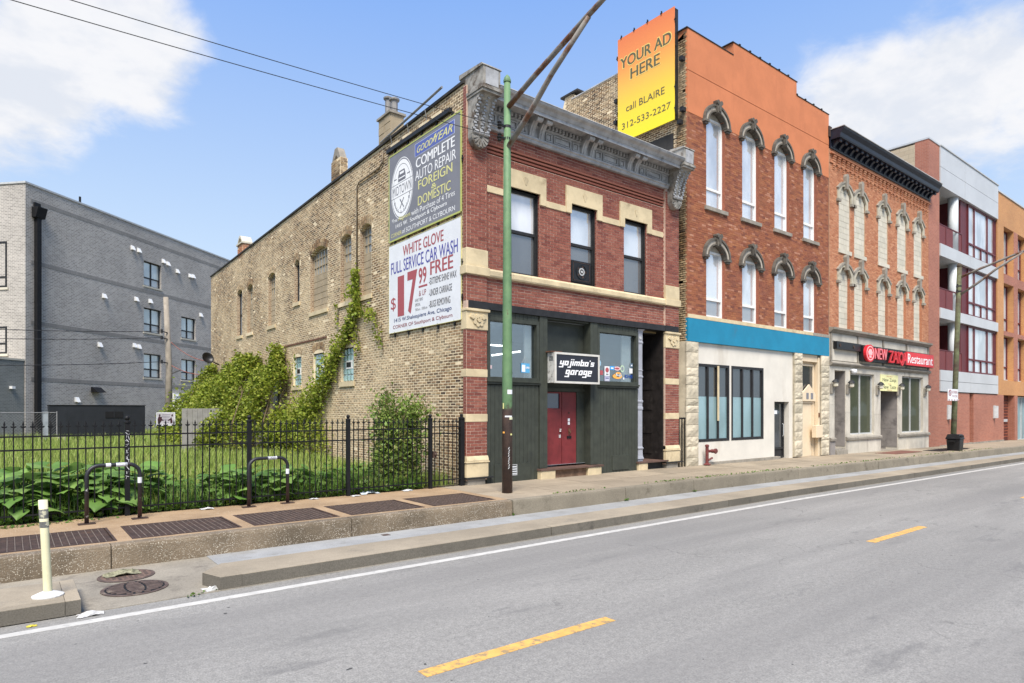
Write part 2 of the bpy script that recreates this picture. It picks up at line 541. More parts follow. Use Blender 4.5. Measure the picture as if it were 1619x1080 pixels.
def bricks(F, parent, a0, a1, z0, z1, holes, m, d=0.0, L=.2, H=.057, pitch=.0677, gap=.011, proud=.007, single=0, jit=.003, topf=None, lost=0.0):
    """running-bond bricks standing proud of the mortar plane d; the nearest `single` ones are objects"""
    out = []
    rows = int((z1-z0)/pitch+.001)
    pitch = (z1-z0)/max(1, rows)
    for r in range(rows):
        zc = z0+(r+.5)*pitch
        iv = [(a0, a1)]
        if topf:
            iv = []
            x = a0
            k0 = None
            while x <= a1+1e-6:
                ok = topf(x) > zc+H*.5+.01
                if ok and k0 is None: k0 = x
                if (not ok or x+.25 > a1) and k0 is not None:
                    iv.append((k0, a1 if ok else x-.25)); k0 = None
                x += .25
        for h in holes:
            hh = h.at(zc)
            if not hh: continue
            nv = []
            for p, q in iv:
                if hh[1] <= p or hh[0] >= q: nv.append((p, q)); continue
                if hh[0] > p: nv.append((p, hh[0]))
                if hh[1] < q: nv.append((hh[1], q))
            iv = nv
        off = a0-(.5 if r % 2 else 0)*(L+gap)
        for p, q in iv:
            k = math.floor((p-off)/(L+gap))
            x = off+k*(L+gap)
            while x < q:
                b0, b1 = max(x, p)+gap/2, min(x+L+gap, q)-gap/2
                if b1-b0 > .03 and not (lost and R.random() < lost): out.append((b0, b1, zc))
                x += L+gap
    if not out: return
    arr = np.array(out)
    ac, zc = (arr[:, 0]+arr[:, 1])/2, arr[:, 2]
    o, u, n = np.array(F.o), np.array(F.u), np.array(F.n)
    pos = o+ac[:, None]*u+d*n+np.c_[np.zeros(len(ac)), np.zeros(len(ac)), zc]
    dist = np.linalg.norm(pos-np.array(CAMV), axis=1) if not F.__dict__.get('local') else np.zeros(len(ac))
    order = np.argsort(dist)
    pick = order[:single]
    rest = order[single:]
    for i in pick:
        L1 = round(float(arr[i, 1]-arr[i, 0]), 2)
        me = brick_geo(F, L1, H, proud)
        if not me.materials: me.materials.append(m)
        elif me.materials[0] != m:
            k2 = (id(me), m.name)
            if k2 not in BSH:
                BSH[k2] = me.copy(); BSH[k2].materials.clear(); BSH[k2].materials.append(m)
            me = BSH[k2]
        ob = bpy.data.objects.new('brick', me)
        place(ob, Vector(pos[i])+F.n*R.uniform(-jit, jit), parent)
    if len(rest):
        A = arr[rest]; k = len(A)
        j = NR.uniform(-jit, jit, k)
        zz = NR.uniform(-.002, .002, k)
        def pt(a, dd, z): return o+a[:, None]*u+dd[:, None]*n+np.c_[np.zeros(k), np.zeros(k), z]
        lo, hi = A[:, 0], A[:, 1]
        zl, zh = A[:, 2]-H/2+zz, A[:, 2]+H/2+zz
        dB, dF = np.full(k, d-.02), d+proud+j
        V = np.stack([pt(lo, dB, zl), pt(hi, dB, zl), pt(hi, dF, zl), pt(lo, dF, zl), pt(lo, dB, zh), pt(hi, dB, zh), pt(hi, dF, zh), pt(lo, dF, zh)], 1).reshape(-1, 3)
        Q = np.array([(0, 3, 2, 1), (4, 5, 6, 7), (1, 2, 6, 5), (2, 3, 7, 6), (3, 0, 4, 7)])
        if (F.u.cross(Vector((0, 0, 1)))).dot(F.n) > 0: Q = Q[:, ::-1]
        Fc = (np.arange(k)[:, None, None]*8+Q[None]).reshape(-1, 4)
        ob = np_mesh('brickwork', V, Fc, m, parent, origin=tuple(V.mean(0)))
        kind(ob, 'stuff')

def window(F, parent, a0, a1, z0, z1, d, fm, pm, fw=.05, mull=(), rails=(), mw=None, depth=.06, name='window', pane_mats=None, label=None):
    """frame with mullions (a positions) and rails (z positions); each pane its own sub-part"""
    mw = mw or fw
    b = MB(F)
    b.box(a0, a0+fw, d-depth, d, z0, z1).box(a1-fw, a1, d-depth, d, z0, z1)
    b.box(a0+fw, a1-fw, d-depth, d-.001, z0, z0+fw).box(a0+fw, a1-fw, d-depth, d-.001, z1-fw, z1)
    for x in mull: b.box(x-mw/2, x+mw/2, d-depth, d-.004, z0+fw, z1-fw)
    for z in rails: b.box(a0+fw, a1-fw, d-depth, d-.007, z-mw/2, z+mw/2)
    w = b.build(name, fm, parent)
    if label: w['label'] = label
    xs = [a0+fw]+[q for x in mull for q in (x-mw/2, x+mw/2)]+[a1-fw]
    zs = [z0+fw]+[q for z in rails for q in (z-mw/2, z+mw/2)]+[z1-fw]
    for i in range(0, len(xs), 2):
        for j in range(0, len(zs), 2):
            m = pane_mats[(i//2, j//2)] if pane_mats and (i//2, j//2) in pane_mats else pm
            MB(F).box(xs[i]-.004, xs[i+1]+.004, d-depth*.72, d-depth*.55, zs[j]-.004, zs[j+1]+.004).build('pane', m, w)
    return w

def gz(x):
    return -0.006*max(0.0, min(x, 110)-14)

XS = [-80, -40, -20, -10, -5, 0, 5, 10, 14, 18, 24, 30, 40, 50, 60, 80, 110, 160, 240]
def ground_strip(name, x0, x1, y0, y1, z0, z1, m, parent=None, sub=None):
    xs = sorted({x0, x1, *[x for x in XS if x0 < x < x1]})
    b = MB()
    for p, q in zip(xs, xs[1:]):
        gp, gq = gz(p), gz(q)
        b.add([(p, y0, z0+gp), (q, y0, z0+gq), (q, y1, z0+gq), (p, y1, z0+gp), (p, y0, z1+gp), (q, y0, z1+gq), (q, y1, z1+gq), (p, y1, z1+gp)],
              [(4, 5, 6, 7), (0, 1, 5, 4), (2, 3, 7, 6)] + ([(3, 0, 4, 7)] if p == x0 else []) + ([(1, 2, 6, 5)] if q == x1 else []))
    return b.build(name, m, parent)

# ------------------------------------------------------------------ material library
CREAM = mat('cream_stone', (.56, .46, .29), .8, .12, 3, .25, 50, stain=(.22, .16, .09), sscale=1.6, slo=.56, shi=.8)
def asphalt():
    m, nt, b = new_mat('asphalt')
    big = nnoise(nt, .35, 6, .6, (.35, 1.4, 1))
    fine = nnoise(nt, 60, 3, .75)
    mid = nnoise(nt, 17, 4, .75)
    c = ramp(nt, nstep(nt, big, .3, .72), [(.235, .227, .211), (.30, .289, .268)])
    c = nmix(nt, .75, c, ramp(nt, nstep(nt, fine, .3, .7), [(.62, .62, .62), (1.25, 1.24, 1.22)]), 'MULTIPLY')
    c = nmix(nt, .7, c, ramp(nt, nstep(nt, mid, .32, .68), [(.78, .78, .78), (1.14, 1.14, 1.13)]), 'MULTIPLY')
    v = nt.nodes.new('ShaderNodeTexVoronoi'); v.inputs['Scale'].default_value = 34
    g = nt.nodes.new('ShaderNodeNewGeometry'); nt.links.new(g.outputs['Position'], v.inputs['Vector'])
    c = nmix(nt, nstep(nt, v.outputs['Distance'], .06, .25, .5, 0), c, (.36, .355, .34))
    v2 = nt.nodes.new('ShaderNodeTexVoronoi'); v2.inputs['Scale'].default_value = 23
    nt.links.new(g.outputs['Position'], v2.inputs['Vector'])
    c = nmix(nt, nstep(nt, v2.outputs['Distance'], .05, .2, .5, 0), c, (.10, .098, .095))
    # wheel tracks polished along the lane, patches, oil, specks
    trk = nnoise(nt, 1.0, 5, .55, (.035, 1.15, 1))
    c = nmix(nt, nstep(nt, trk, .40, .64, 0, .5), c, (.175, .168, .158))
    oil = nnoise(nt, 1.3, 7, .7, (.45, 1.6, 1))
    c = nmix(nt, nstep(nt, oil, .56, .70, 0, .5), c, (.125, .122, .118))
    pat = nnoise(nt, .5, 4, .55, (.3, 1.0, 1))
    c = nmix(nt, nstep(nt, pat, .52, .60, 0, .25), c, (.15, .146, .137))
    sp = nnoise(nt, 10, 2, .5)
    c = nmix(nt, nstep(nt, sp, .745, .76, 0, .85), c, (.03, .03, .03))
    # fine cracks
    wp = nt.nodes.new('ShaderNodeVectorMath'); wp.operation = 'ADD'
    nz = nt.nodes.new('ShaderNodeTexNoise'); nz.inputs['Scale'].default_value = 1.7; nz.inputs['Detail'].default_value = 5
    nt.links.new(g.outputs['Position'], nz.inputs['Vector'])
    nt.links.new(g.outputs['Position'], wp.inputs[0]); nt.links.new(nz.outputs['Color'], wp.inputs[1])
    ck = nt.nodes.new('ShaderNodeTexVoronoi'); ck.feature = 'DISTANCE_TO_EDGE'; ck.inputs['Scale'].default_value = .32
    nt.links.new(wp.outputs[0], ck.inputs['Vector'])
    msk = nstep(nt, nnoise(nt, .4, 3), .48, .60)
    c = nmix(nt, nmath(nt, 'MULTIPLY', nstep(nt, ck.outputs['Distance'], .001, .006, .38, 0), msk), c, (.06, .058, .055))
    nt.links.new(c, b.inputs['Base Color'])
    b.inputs['Roughness'].default_value = .85
    b.inputs['Specular IOR Level'].default_value = .2
    bump(nt, b, fine, .6, .01)
    return m
ASPH = asphalt()
def concrete(name, col, dark, speck=.35, tone=.5):
    m, nt, b = new_mat(name)
    big = nnoise(nt, .8, 8, .65)
    c = ramp(nt, nstep(nt, big, .3, .7), [tuple(x*.8 for x in col), tuple(x*1.1 for x in col)])
    st = nnoise(nt, 2.4, 8, .7)
    c = nmix(nt, nstep(nt, st, .52, .72, 0, tone), c, dark)
    fi = nnoise(nt, 70, 3, .7)
    c = nmix(nt, speck, c, ramp(nt, nstep(nt, fi, .3, .7), [(.5, .48, .45), (1.15, 1.15, 1.15)]), 'MULTIPLY')
    o = nt.nodes.new('ShaderNodeObjectInfo')
    c = nmix(nt, 1.0, c, ramp(nt, o.outputs['Random'], [(.86, .86, .85), (1.05, 1.04, 1.02)]), 'MULTIPLY')
    nt.links.new(c, b.inputs['Base Color'])
    b.inputs['Roughness'].default_value = .9
    b.inputs['Specular IOR Level'].default_value = .2
    bump(nt, b, fi, .3, .006)
    return m
CONC = concrete('pavement_concrete', (.33, .275, .205), (.2, .165, .12))
KERBC = concrete('kerb_concrete', (.25, .22, .17), (.11, .095, .07), .5, .75)
ISLE = concrete('island_concrete', (.34, .29, .22), (.2, .18, .15))
PALE = concrete('pale_gutter_concrete', (.31, .315, .315), (.20, .19, .17), .4, .75)
GUTT = concrete('gutter_concrete', (.31, .28, .23), (.12, .105, .09), .45, .75)
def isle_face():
    # kerb face: a darker concrete than the island tops
    return concrete('dark_kerb_concrete', (.165, .15, .125), (.06, .055, .05), .5, .7)
KERBD = isle_face()
def aggregate(name, base, pebble, scale, amt, dark):
    m, nt, b = new_mat(name)
    v = nt.nodes.new('ShaderNodeTexVoronoi'); v.inputs['Scale'].default_value = scale
    g = nt.nodes.new('ShaderNodeNewGeometry'); nt.links.new(g.outputs['Position'], v.inputs['Vector'])
    sep = nt.nodes.new('ShaderNodeSeparateColor'); nt.links.new(v.outputs['Color'], sep.inputs[0])
    big = nnoise(nt, 1.2, 7, .65)
    c = ramp(nt, nstep(nt, big, .3, .7), [dark, base])
    sel = nmath(nt, 'MULTIPLY', nstep(nt, sep.outputs[0], 1-amt, 1-amt+.05), nstep(nt, v.outputs['Distance'], .25, .5, 1, 0))
    sel = nmath(nt, 'MULTIPLY', sel, nstep(nt, nnoise(nt, 3, 3), .35, .6, .25, 1))
    c = nmix(nt, sel, c, ramp(nt, sep.outputs[1], [tuple(x*.55 for x in pebble), pebble]))
    nt.links.new(c, b.inputs['Base Color'])
    b.inputs['Roughness'].default_value = .85
    bump(nt, b, v.outputs['Distance'], .7, .006)
    return m
AGGK = aggregate('exposed_aggregate_kerb', (.21, .16, .105), (.55, .49, .39), 66, .5, (.10, .076, .048))
AGGW = aggregate('exposed_aggregate_walk', (.36, .245, .14), (.55, .46, .33), 60, .3, (.25, .165, .09))
STEEL = mat('rusty_steel_plate', (.055, .034, .026), .7, .3, 8, .4, 90, stain=(.10, .052, .03), sscale=3)
RUST = mat('rust', (.13, .06, .035), .85, .3, 9, .4, 80, stain=(.05, .025, .02), sscale=5)
WHITEP = mat('white_road_paint', (.46, .445, .41), .8, .1, 6, .2, 80, stain=(.26, .25, .235), sscale=11, slo=.54, shi=.72)
YELP = mat('yellow_road_paint', (.60, .335, .09), .8, .12, 6, .2, 80, stain=(.27, .20, .11), sscale=16, slo=.48, shi=.62)
BLACKM = mat('black_paint', (.010, .010, .011), .6, .2, 5, .05, spec=.2)
SOIL = mat('lot_soil', (.075, .065, .035), .95, .3, 2, .4, 20)

REDM = mat('red_mortar', (.52, .38, .30), .9, .12, 8, .3)
REDB = brick_mat('red_face_brick', [(.175, .055, .042), (.24, .08, .058), (.27, .095, .066), (.30, .115, .08), (.22, .07, .052)], smear=(.11, .055, .045), sm_lo=.58, sm_hi=.8)
COMM = mat('common_mortar', (.70, .58, .39), .95, .10, 3, .4, 35, stain=(.52, .43, .29), sscale=1.1)
COMB = brick_mat('common_brick', [(.38, .25, .12), (.12, .072, .04), (.30, .18, .09), (.06, .04, .03), (.40, .27, .15), (.16, .10, .058), (.45, .33, .19), (.085, .055, .037), (.22, .135, .075), (.30, .185, .10)], smear=(.62, .49, .31), sm_lo=.40, sm_hi=.64, smscale=.55)
ORM = mat('orange_mortar', (.30, .125, .07), .95, .2, 3, .3)
ORB = brick_mat('orange_red_brick', [(.31, .112, .055), (.24, .08, .046), (.37, .148, .068), (.18, .064, .045), (.34, .128, .06), (.28, .095, .052), (.45, .22, .14)], smear=(.17, .06, .045), sm_lo=.5, sm_hi=.72, smscale=.7)
SAM = mat('salmon_mortar', (.44, .28, .185), .95, .15, 3, .3)
SAB = brick_mat('salmon_brick', [(.52, .235, .125), (.44, .175, .09), (.58, .28, .155), (.38, .145, .075), (.54, .25, .135)], smear=(.42, .20, .12), sm_lo=.5, sm_hi=.75)
APB = texbrick_mat('apartment_red_brick', (.40, .145, .088), (.32, .108, .066), (.40, .235, .17), .21, .07, .012)
APO = texbrick_mat('apartment_orange_brick', (.53, .255, .09), (.47, .21, .075), (.52, .31, .15), .21, .07, .012)
APT = texbrick_mat('tan_block', (.50, .41, .28), (.46, .37, .25), (.36, .29, .2), .42, .21, .02)
GRB = texbrick_mat('gray_brick', (.25, .232, .21), (.40, .37, .333), (.62, .575, .51), .25, .09, .024, 'local')
GRC = texbrick_mat('gray_course', (.20, .187, .17), (.26, .243, .22), (.38, .355, .32), .075, .23, .014, 'local')

GREEN = mat('dark_green_wood', (.042, .047, .036), .6, .15, 5, .12, 40, stain=(.03, .034, .03), sscale=3)
BEAMK = mat('black_lintel_wood', (.018, .018, .019), .55, .25, 5, .1)
DKREC = mat('dark_door_paint', (.02, .017, .016), .45, .3, 5, .1, stain=(.05, .045, .04), sscale=4)
REDD = mat('dark_red_door', (.165, .024, .026), .5, .15, 5, .08, 40)
LAV = mat('lavender_iron', (.30, .31, .345), .5, .08, 6, .05)
GRAYC = mat('gray_painted_tin', (.37, .37, .37), .55, .18, 4, .2, 40, stain=(.15, .148, .145), sscale=4.5, slo=.52, shi=.74, metal=.15)
WEATH = mat('weathered_tin', (.28, .265, .235), .75, .3, 5, .4, 40, stain=(.10, .075, .055), sscale=4, slo=.45, shi=.65)
ROOFM = mat('roof_membrane', (.42, .42, .42), .6, .2, 2, .2, 30)
TAR = mat('tar_coping', (.03, .028, .026), .8, .3, 3, .3)
WHITEF = mat('white_frame', (.74, .74, .72), .45, .05, 4, .03)
STUCO = mat('orange_stucco', (.51, .178, .078), .85, .07, 1.5, .35, 90, stain=(.37, .125, .06), sscale=1.3, slo=.52, shi=.85, streak=True)
BLUE = mat('blue_painted_band', (.012, .195, .325), .7, .08, 1.5, .35, 40, stain=(.03, .165, .26), sscale=2)
STUCW = mat('white_stucco', (.62, .585, .515), .85, .06, 1.2, .25, 80, stain=(.42, .36, .28), sscale=.9, slo=.52, shi=.82, streak=True)
CREAMP = mat('cream_paint', (.66, .54, .38), .6, .05, 2, .06)
RUSTIC = mat('rock_faced_limestone', (.50, .445, .34), .85, .22, 1.6, .5, 18, stain=(.33, .29, .22), sscale=1.9, slo=.5, shi=.72, each=.2)
HOODM = mat('gray_carved_stone', (.40, .36, .30), .8, .15, 4, .3, 40, stain=(.15, .13, .105), sscale=3.2, slo=.56, shi=.76)
HOODD = mat('dark_carved_stone', (.10, .088, .072), .8, .25, 5, .4, 40, stain=(.2, .18, .15), sscale=3)  # darker stone for hood lips, stops, keystones and soffit mouldings
LIMES = mat('light_ashlar', (.52, .485, .415), .85, .1, 2, .2, 50, stain=(.27, .24, .2), sscale=1.8, slo=.52, shi=.78, streak=True, each=.09)
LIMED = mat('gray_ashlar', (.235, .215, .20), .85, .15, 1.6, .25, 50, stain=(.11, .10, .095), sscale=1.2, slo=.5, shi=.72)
LEDGE = mat('weathered_ledge_stone', (.26, .235, .195), .9, .2, 3, .4, 40, stain=(.12, .11, .095), sscale=3)
CMU = mat('concrete_block', (.52, .49, .41), .95, .08, 2, .4, 60, stain=(.40, .36, .29), sscale=2, each=.1)
CMUD = mat('old_infill_block', (.34, .275, .185), .95, .15, 2, .4, 50, stain=(.22, .16, .1), sscale=2)
CORNB = mat('blue_black_cornice', (.013, .016, .028), .4, .2, 5, .05)
METAL = mat('silver_metal_panel', (.50, .51, .515), .42, .05, .8, .04, metal=.15)
MRED = mat('maroon_metal', (.105, .018, .022), .5, .1, 4, .05)
COLWH = mat('pale_column_paint', (.56, .59, .60), .5, .05, 2, .05)
PLAST = mat('black_plastic', (.012, .012, .013), .4, .2, 6, .05)
LTGREY = mat('light_grey_paint', (.42, .43, .43), .5, .08, 5, .05)
WHITEV = mat('white_vinyl', (.70, .71, .73), .5, .04, 2, .03)
GREYV = mat('grey_vinyl', (.19, .19, .21), .5, .06, 2, .03)
INT = mat('dim_interior_wall', (.22, .245, .27), .9, .1, 1, 0)
CURT = mat('pale_curtain', (.62, .63, .63), .9, .12, 3, .1, 12)

P_SKY = glass_mat('window_glass_bright', (.55, .57, .575), .38, .03)  # pale base paints the reflected sky into the pane
P_GREY = glass_mat('window_glass_grey', (.22, .23, .235), .25, .03)
P_CURT = glass_mat('window_glass_over_curtain', (.68, .68, .68), .25, .03)
P_DARK = glass_mat('window_glass_dark', (.018, .02, .022), .16, .02)
P_TEAL = glass_mat('frosted_teal_glass', (.20, .32, .34), .16, .12)
P_STORE = glass_mat('shop_window_glass', (.05, .06, .065), .20, .02, see=.9)
P_OLIVE = glass_mat('restaurant_glass', (.036, .042, .016), .055, .02)  # green base colour stands in for trees reflected in the glass
P_BLIND = glass_mat('window_glass_over_blind', (.50, .56, .53), .22, .03)
GLBLK = glass_mat('glass_block', (.25, .40, .40), .22, .12, wav=.25)
P_STORM = glass_mat('storm_window_glass', (.10, .105, .105), .16, .05)
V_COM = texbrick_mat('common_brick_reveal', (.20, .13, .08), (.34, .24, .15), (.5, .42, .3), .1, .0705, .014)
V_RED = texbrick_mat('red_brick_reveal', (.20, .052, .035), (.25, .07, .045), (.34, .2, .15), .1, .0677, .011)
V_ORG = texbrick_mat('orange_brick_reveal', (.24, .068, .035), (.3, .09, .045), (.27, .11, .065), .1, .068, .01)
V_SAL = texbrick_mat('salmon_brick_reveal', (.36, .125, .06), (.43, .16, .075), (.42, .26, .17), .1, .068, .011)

# ------------------------------------------------------------------ the setting
def setting():
    kind(ground_strip('ground', -300, 400, -200, 500, -1.4, -1.2, mat('earth', (.12, .11, .08), .95)), 'structure')
    road = kind(ground_strip('road', -80, 240, -9, 7.50, -.6, -.30, ASPH), 'structure')
    # painted lines
    ground_strip('edge_line', -80, 240, 7.13, 7.245, -.299, -.296, WHITEP, road)
    for x in (-14.2, -6.2, 2.45, 10.22, 18.25, 26, 33.6, 41.4, 49.2):
        w = 2.06 if x > 0 else 2.0
        ground_strip('lane_dash', x, x+w, 4.13, 4.265, -.299, -.296, YELP, road)
    # gutter pan beside the high kerb
    kind(ground_strip('gutter', -80, 240, 7.50, 9.42, -.6, -.292, GUTT), 'structure')
    isl = kind(ground_strip('traffic_island', -30, .42, 7.62, 8.44, -.5, -.152, ISLE), 'structure')
    k = ground_strip('kerbstone', -30, .42, 7.50, 7.618, -.5, -.158, KERBD, isl); ground_strip('kerb_top', -30, .42, 7.503, 7.618, -.1575, -.153, ISLE, k)
    k = ground_strip('kerbstone', .424, .55, 7.50, 8.44, -.5, -.158, KERBD, isl); ground_strip('kerb_top', .424, .547, 7.503, 8.44, -.1575, -.153, ISLE, k)
    lane = kind(ground_strip('bicycle_lane', 2.1, 240, 8.20, 9.40, -.5, -.284, PALE), 'structure')
    strip = kind(ground_strip('divider_kerb', 2.06, 240, 7.66, 8.195, -.5, -.153, ISLE), 'structure')
    cuts = [2.05, 6.72, 11.6, 16.4, 21.3, 26.3, 31.4, 36.6, 42, 60, 100, 240]
    for p, q in zip(cuts, cuts[1:]):
        k = ground_strip('kerbstone', p+.008, q-.008, 7.51, 7.655, -.5, -.157, KERBD, strip)
        ground_strip('kerb_top', p+.008, q-.008, 7.514, 7.655, -.1565, -.151, ISLE, k)
    b = MB()
    P5 = [(1.83, 7.515), (2.056, 7.515), (2.056, 8.195), (2.0, 8.195), (1.72, 7.86)]
    b.add([(x, y, -.5) for x, y in P5]+[(x, y, -.153) for x, y in P5], [(4, 3, 2, 1, 0), (5, 6, 7, 8, 9)]+[(k, (k+1) % 5, 5+(k+1) % 5, 5+k) for k in range(5)])
    k = b.build('kerbstone', KERBD, strip)
    b = MB(); b.add([(x, y, -.1525) for x, y in P5]+[(x, y, -.150) for x, y in P5], [(5, 6, 7, 8, 9)]+[(q, (q+1) % 5, 5+(q+1) % 5, 5+q) for q in range(5)]); b.build('kerb_top', ISLE, k)
    # high kerb: exposed aggregate by the vaults, plain concrete further on
    kb = kind(ground_strip('kerb', -80, 240, 9.42, 9.56, -.6, -.03, mat('kerb_bed', (.10, .085, .06), .95)), 'structure')
    cuts = [-12, -7.5, -3.2, 1.0, 4.2, 7.40]
    for p, q in zip(cuts, cuts[1:]): kerb_piece(p+.006, q-.006, AGGK, kb, .035)
    cuts = [7.42, 10.55, 13.0, 16.2, 18.0, 20.2, 23.4, 26.5, 29.6, 32.8, 36, 39.2, 42.4, 45.6, 49, 54, 60, 80, 110]
    for p, q in zip(cuts, cuts[1:]): kerb_piece(p+.008, q-.008, KERBC, kb, .02)
    # pavement: slabs, and the vault strip with its gratings
    sw = kind(ground_strip('sidewalk', -80, 240, 9.56, 12.05, -.6, -.045, mat('pavement_bed', (.09, .08, .06), .95)), 'structure')
    xs = [7.45, 9.0, 10.6, 12.2, 13.8, 15.4, 17.0, 18.6, 20.2, 21.8, 23.4, 25.0, 26.6, 28.2, 29.8, 31.4, 33.0, 34.6, 36.2, 38, 40, 42, 44, 46, 48, 50, 53, 56, 60, 80, 110]
    for i, (p, q) in enumerate(zip(xs, xs[1:])):
        ground_strip('paving_slab', p+.006, q-.006, 9.575, 10.68, -.2, -.002+R.uniform(-.003, .002), CONC, sw)
        ground_strip('paving_slab', p+.006, q-.006, 10.692, 12.04, -.2, .0+R.uniform(-.003, .002), CONC, sw)
    ground_strip('paving_slab', -30, 7.44, 10.83, 11.62, -.2, 0, AGGW, sw)
    ground_strip('paving_slab', -30, 7.44, 11.62, 12.04, -.2, -.004, AGGW, sw)
    ground_strip('paving_slab', -30, 7.44, 9.565, 9.66, -.2, 0, AGGW, sw)
    GX = [(-1.82, -.42), (-.28, 1.10), (1.27, 2.65), (2.82, 4.14), (4.33, 5.70), (5.88, 7.24)]
    px = -30
    for p, q in GX+[(7.44, 8)]:
        ground_strip('paving_slab', px, p-.002, 9.66, 10.83, -.2, 0, AGGW, sw)
        px = q+.002
    labs = ['far left steel vault grating beside the cream bollard, mostly out of frame', 'rusty steel vault grating behind the cream bollard at left', 'rusty steel vault grating in front of the left bicycle rack',
            'rusty steel vault grating in front of the right bicycle rack', 'rusty steel vault grating between right bicycle rack and shrub', 'rusty steel vault grating nearest the green pole']
    for (p, q), lb in zip(GX, labs): grating(p, q, lb)
    kind(lot(), 'structure')

def kerb_piece(p, q, m, parent, rr):
    b = MB()
    ya, yb = 9.37, 9.562
    xs = sorted({p, q, *[x for x in XS if p < x < q]})
    prof = [(ya, -.6), (ya-.012, -.28), (ya, -.28+.26-rr), (ya+rr*.3, -rr*.3), (ya+rr, 0.001), (yb, .001)]
    for x0, x1 in zip(xs, xs[1:]):
        n = len(prof)
        vs = [(x0, y, z+gz(x0)) for y, z in prof]+[(x1, y, z+gz(x1)) for y, z in prof]
        b.add(vs, [(i, n+i, n+i+1, i+1) for i in range(n-1)]+[tuple(range(n)), tuple(range(2*n-1, n-1, -1))])
    return b.build('kerbstone', m, parent, smooth=False)

def grating(x0, x1, label):
    t = empty('vault_grating', label, 'grating', ((x0+x1)/2, 9.67, -.04), 'steel gratings set in the pavement')
    b = MB()
    b.box(x0, x1, 9.665, 9.70, -.04, .004).box(x0, x1, 10.795, 10.825, -.04, .004).box(x0, x0+.03, 9.70, 10.795, -.04, .004).box(x1-.03, x1, 9.70, 10.795, -.04, .004)
    b.build('frame', STEEL, t)
    n = 17
    w = (x1-x0-.06)/n
    me = None
    rail = mat('worn_steel_edge', (.21, .165, .135), .55, .3, 12, .2, metal=.3)
    for i in range(n):
        a = x0+.03+i*w
        if me is None:
            bb = MB(); bb.box(0, w-.012, 0, 1.085, -.03, -.004)
            for k in range(11): bb.box(.006, w-.018, .03+k*.098, .03+k*.098+.082, -.006, .001)
            o = bb.build('grate_panel', STEEL, t); me = o.data
            o.location = Vector((a+(w-.012)/2, 9.7025+.5425, -.03))-WO[t.name]
            off = Vector((w/2-.006, .5425, -.03))
            bb = MB(); bb.box(a+w-.011, a+w-.003, 9.702, 10.79, -.03, .0035)
            o2 = bb.build('bearing_bar', rail, t); me2 = o2.data
        else:
            o = bpy.data.objects.new('grate_panel', me)
            place(o, Vector((a+(w-.012)/2, 9.7025+.5425, -.03)), t)
            if i < n-1:
                o2 = bpy.data.objects.new('bearing_bar', me2)
                place(o2, Vector((a+w-.007, 10.246, -.03)), t)
    MB().box(x0+.03, x1-.03, 9.70, 10.795, -.044, -.036).build('vault_bed', BLACKM, t)

def lot():
    n = 40
    xs = np.linspace(-45, 8.2, n); ys = np.linspace(12.0, 75, n)
    X, Y = np.meshgrid(xs, ys)
    Z = .02+.05*np.sin(X*.7)*np.sin(Y*.5)*np.clip((Y-12.2)/3, 0, 1)-.01
    V = np.c_[X.ravel(), Y.ravel(), Z.ravel()]
    F = [(i*n+j, i*n+j+1, (i+1)*n+j+1, (i+1)*n+j) for i in range(n-1) for j in range(n-1)]
    return np_mesh('lot_ground', V, F, SOIL)
setting()

# ------------------------------------------------------------------ the brick garage on the corner
WX = 8.07                              # its long party wall
def roof_z(y): return 9.07-.62*(y-11.85)/23.15

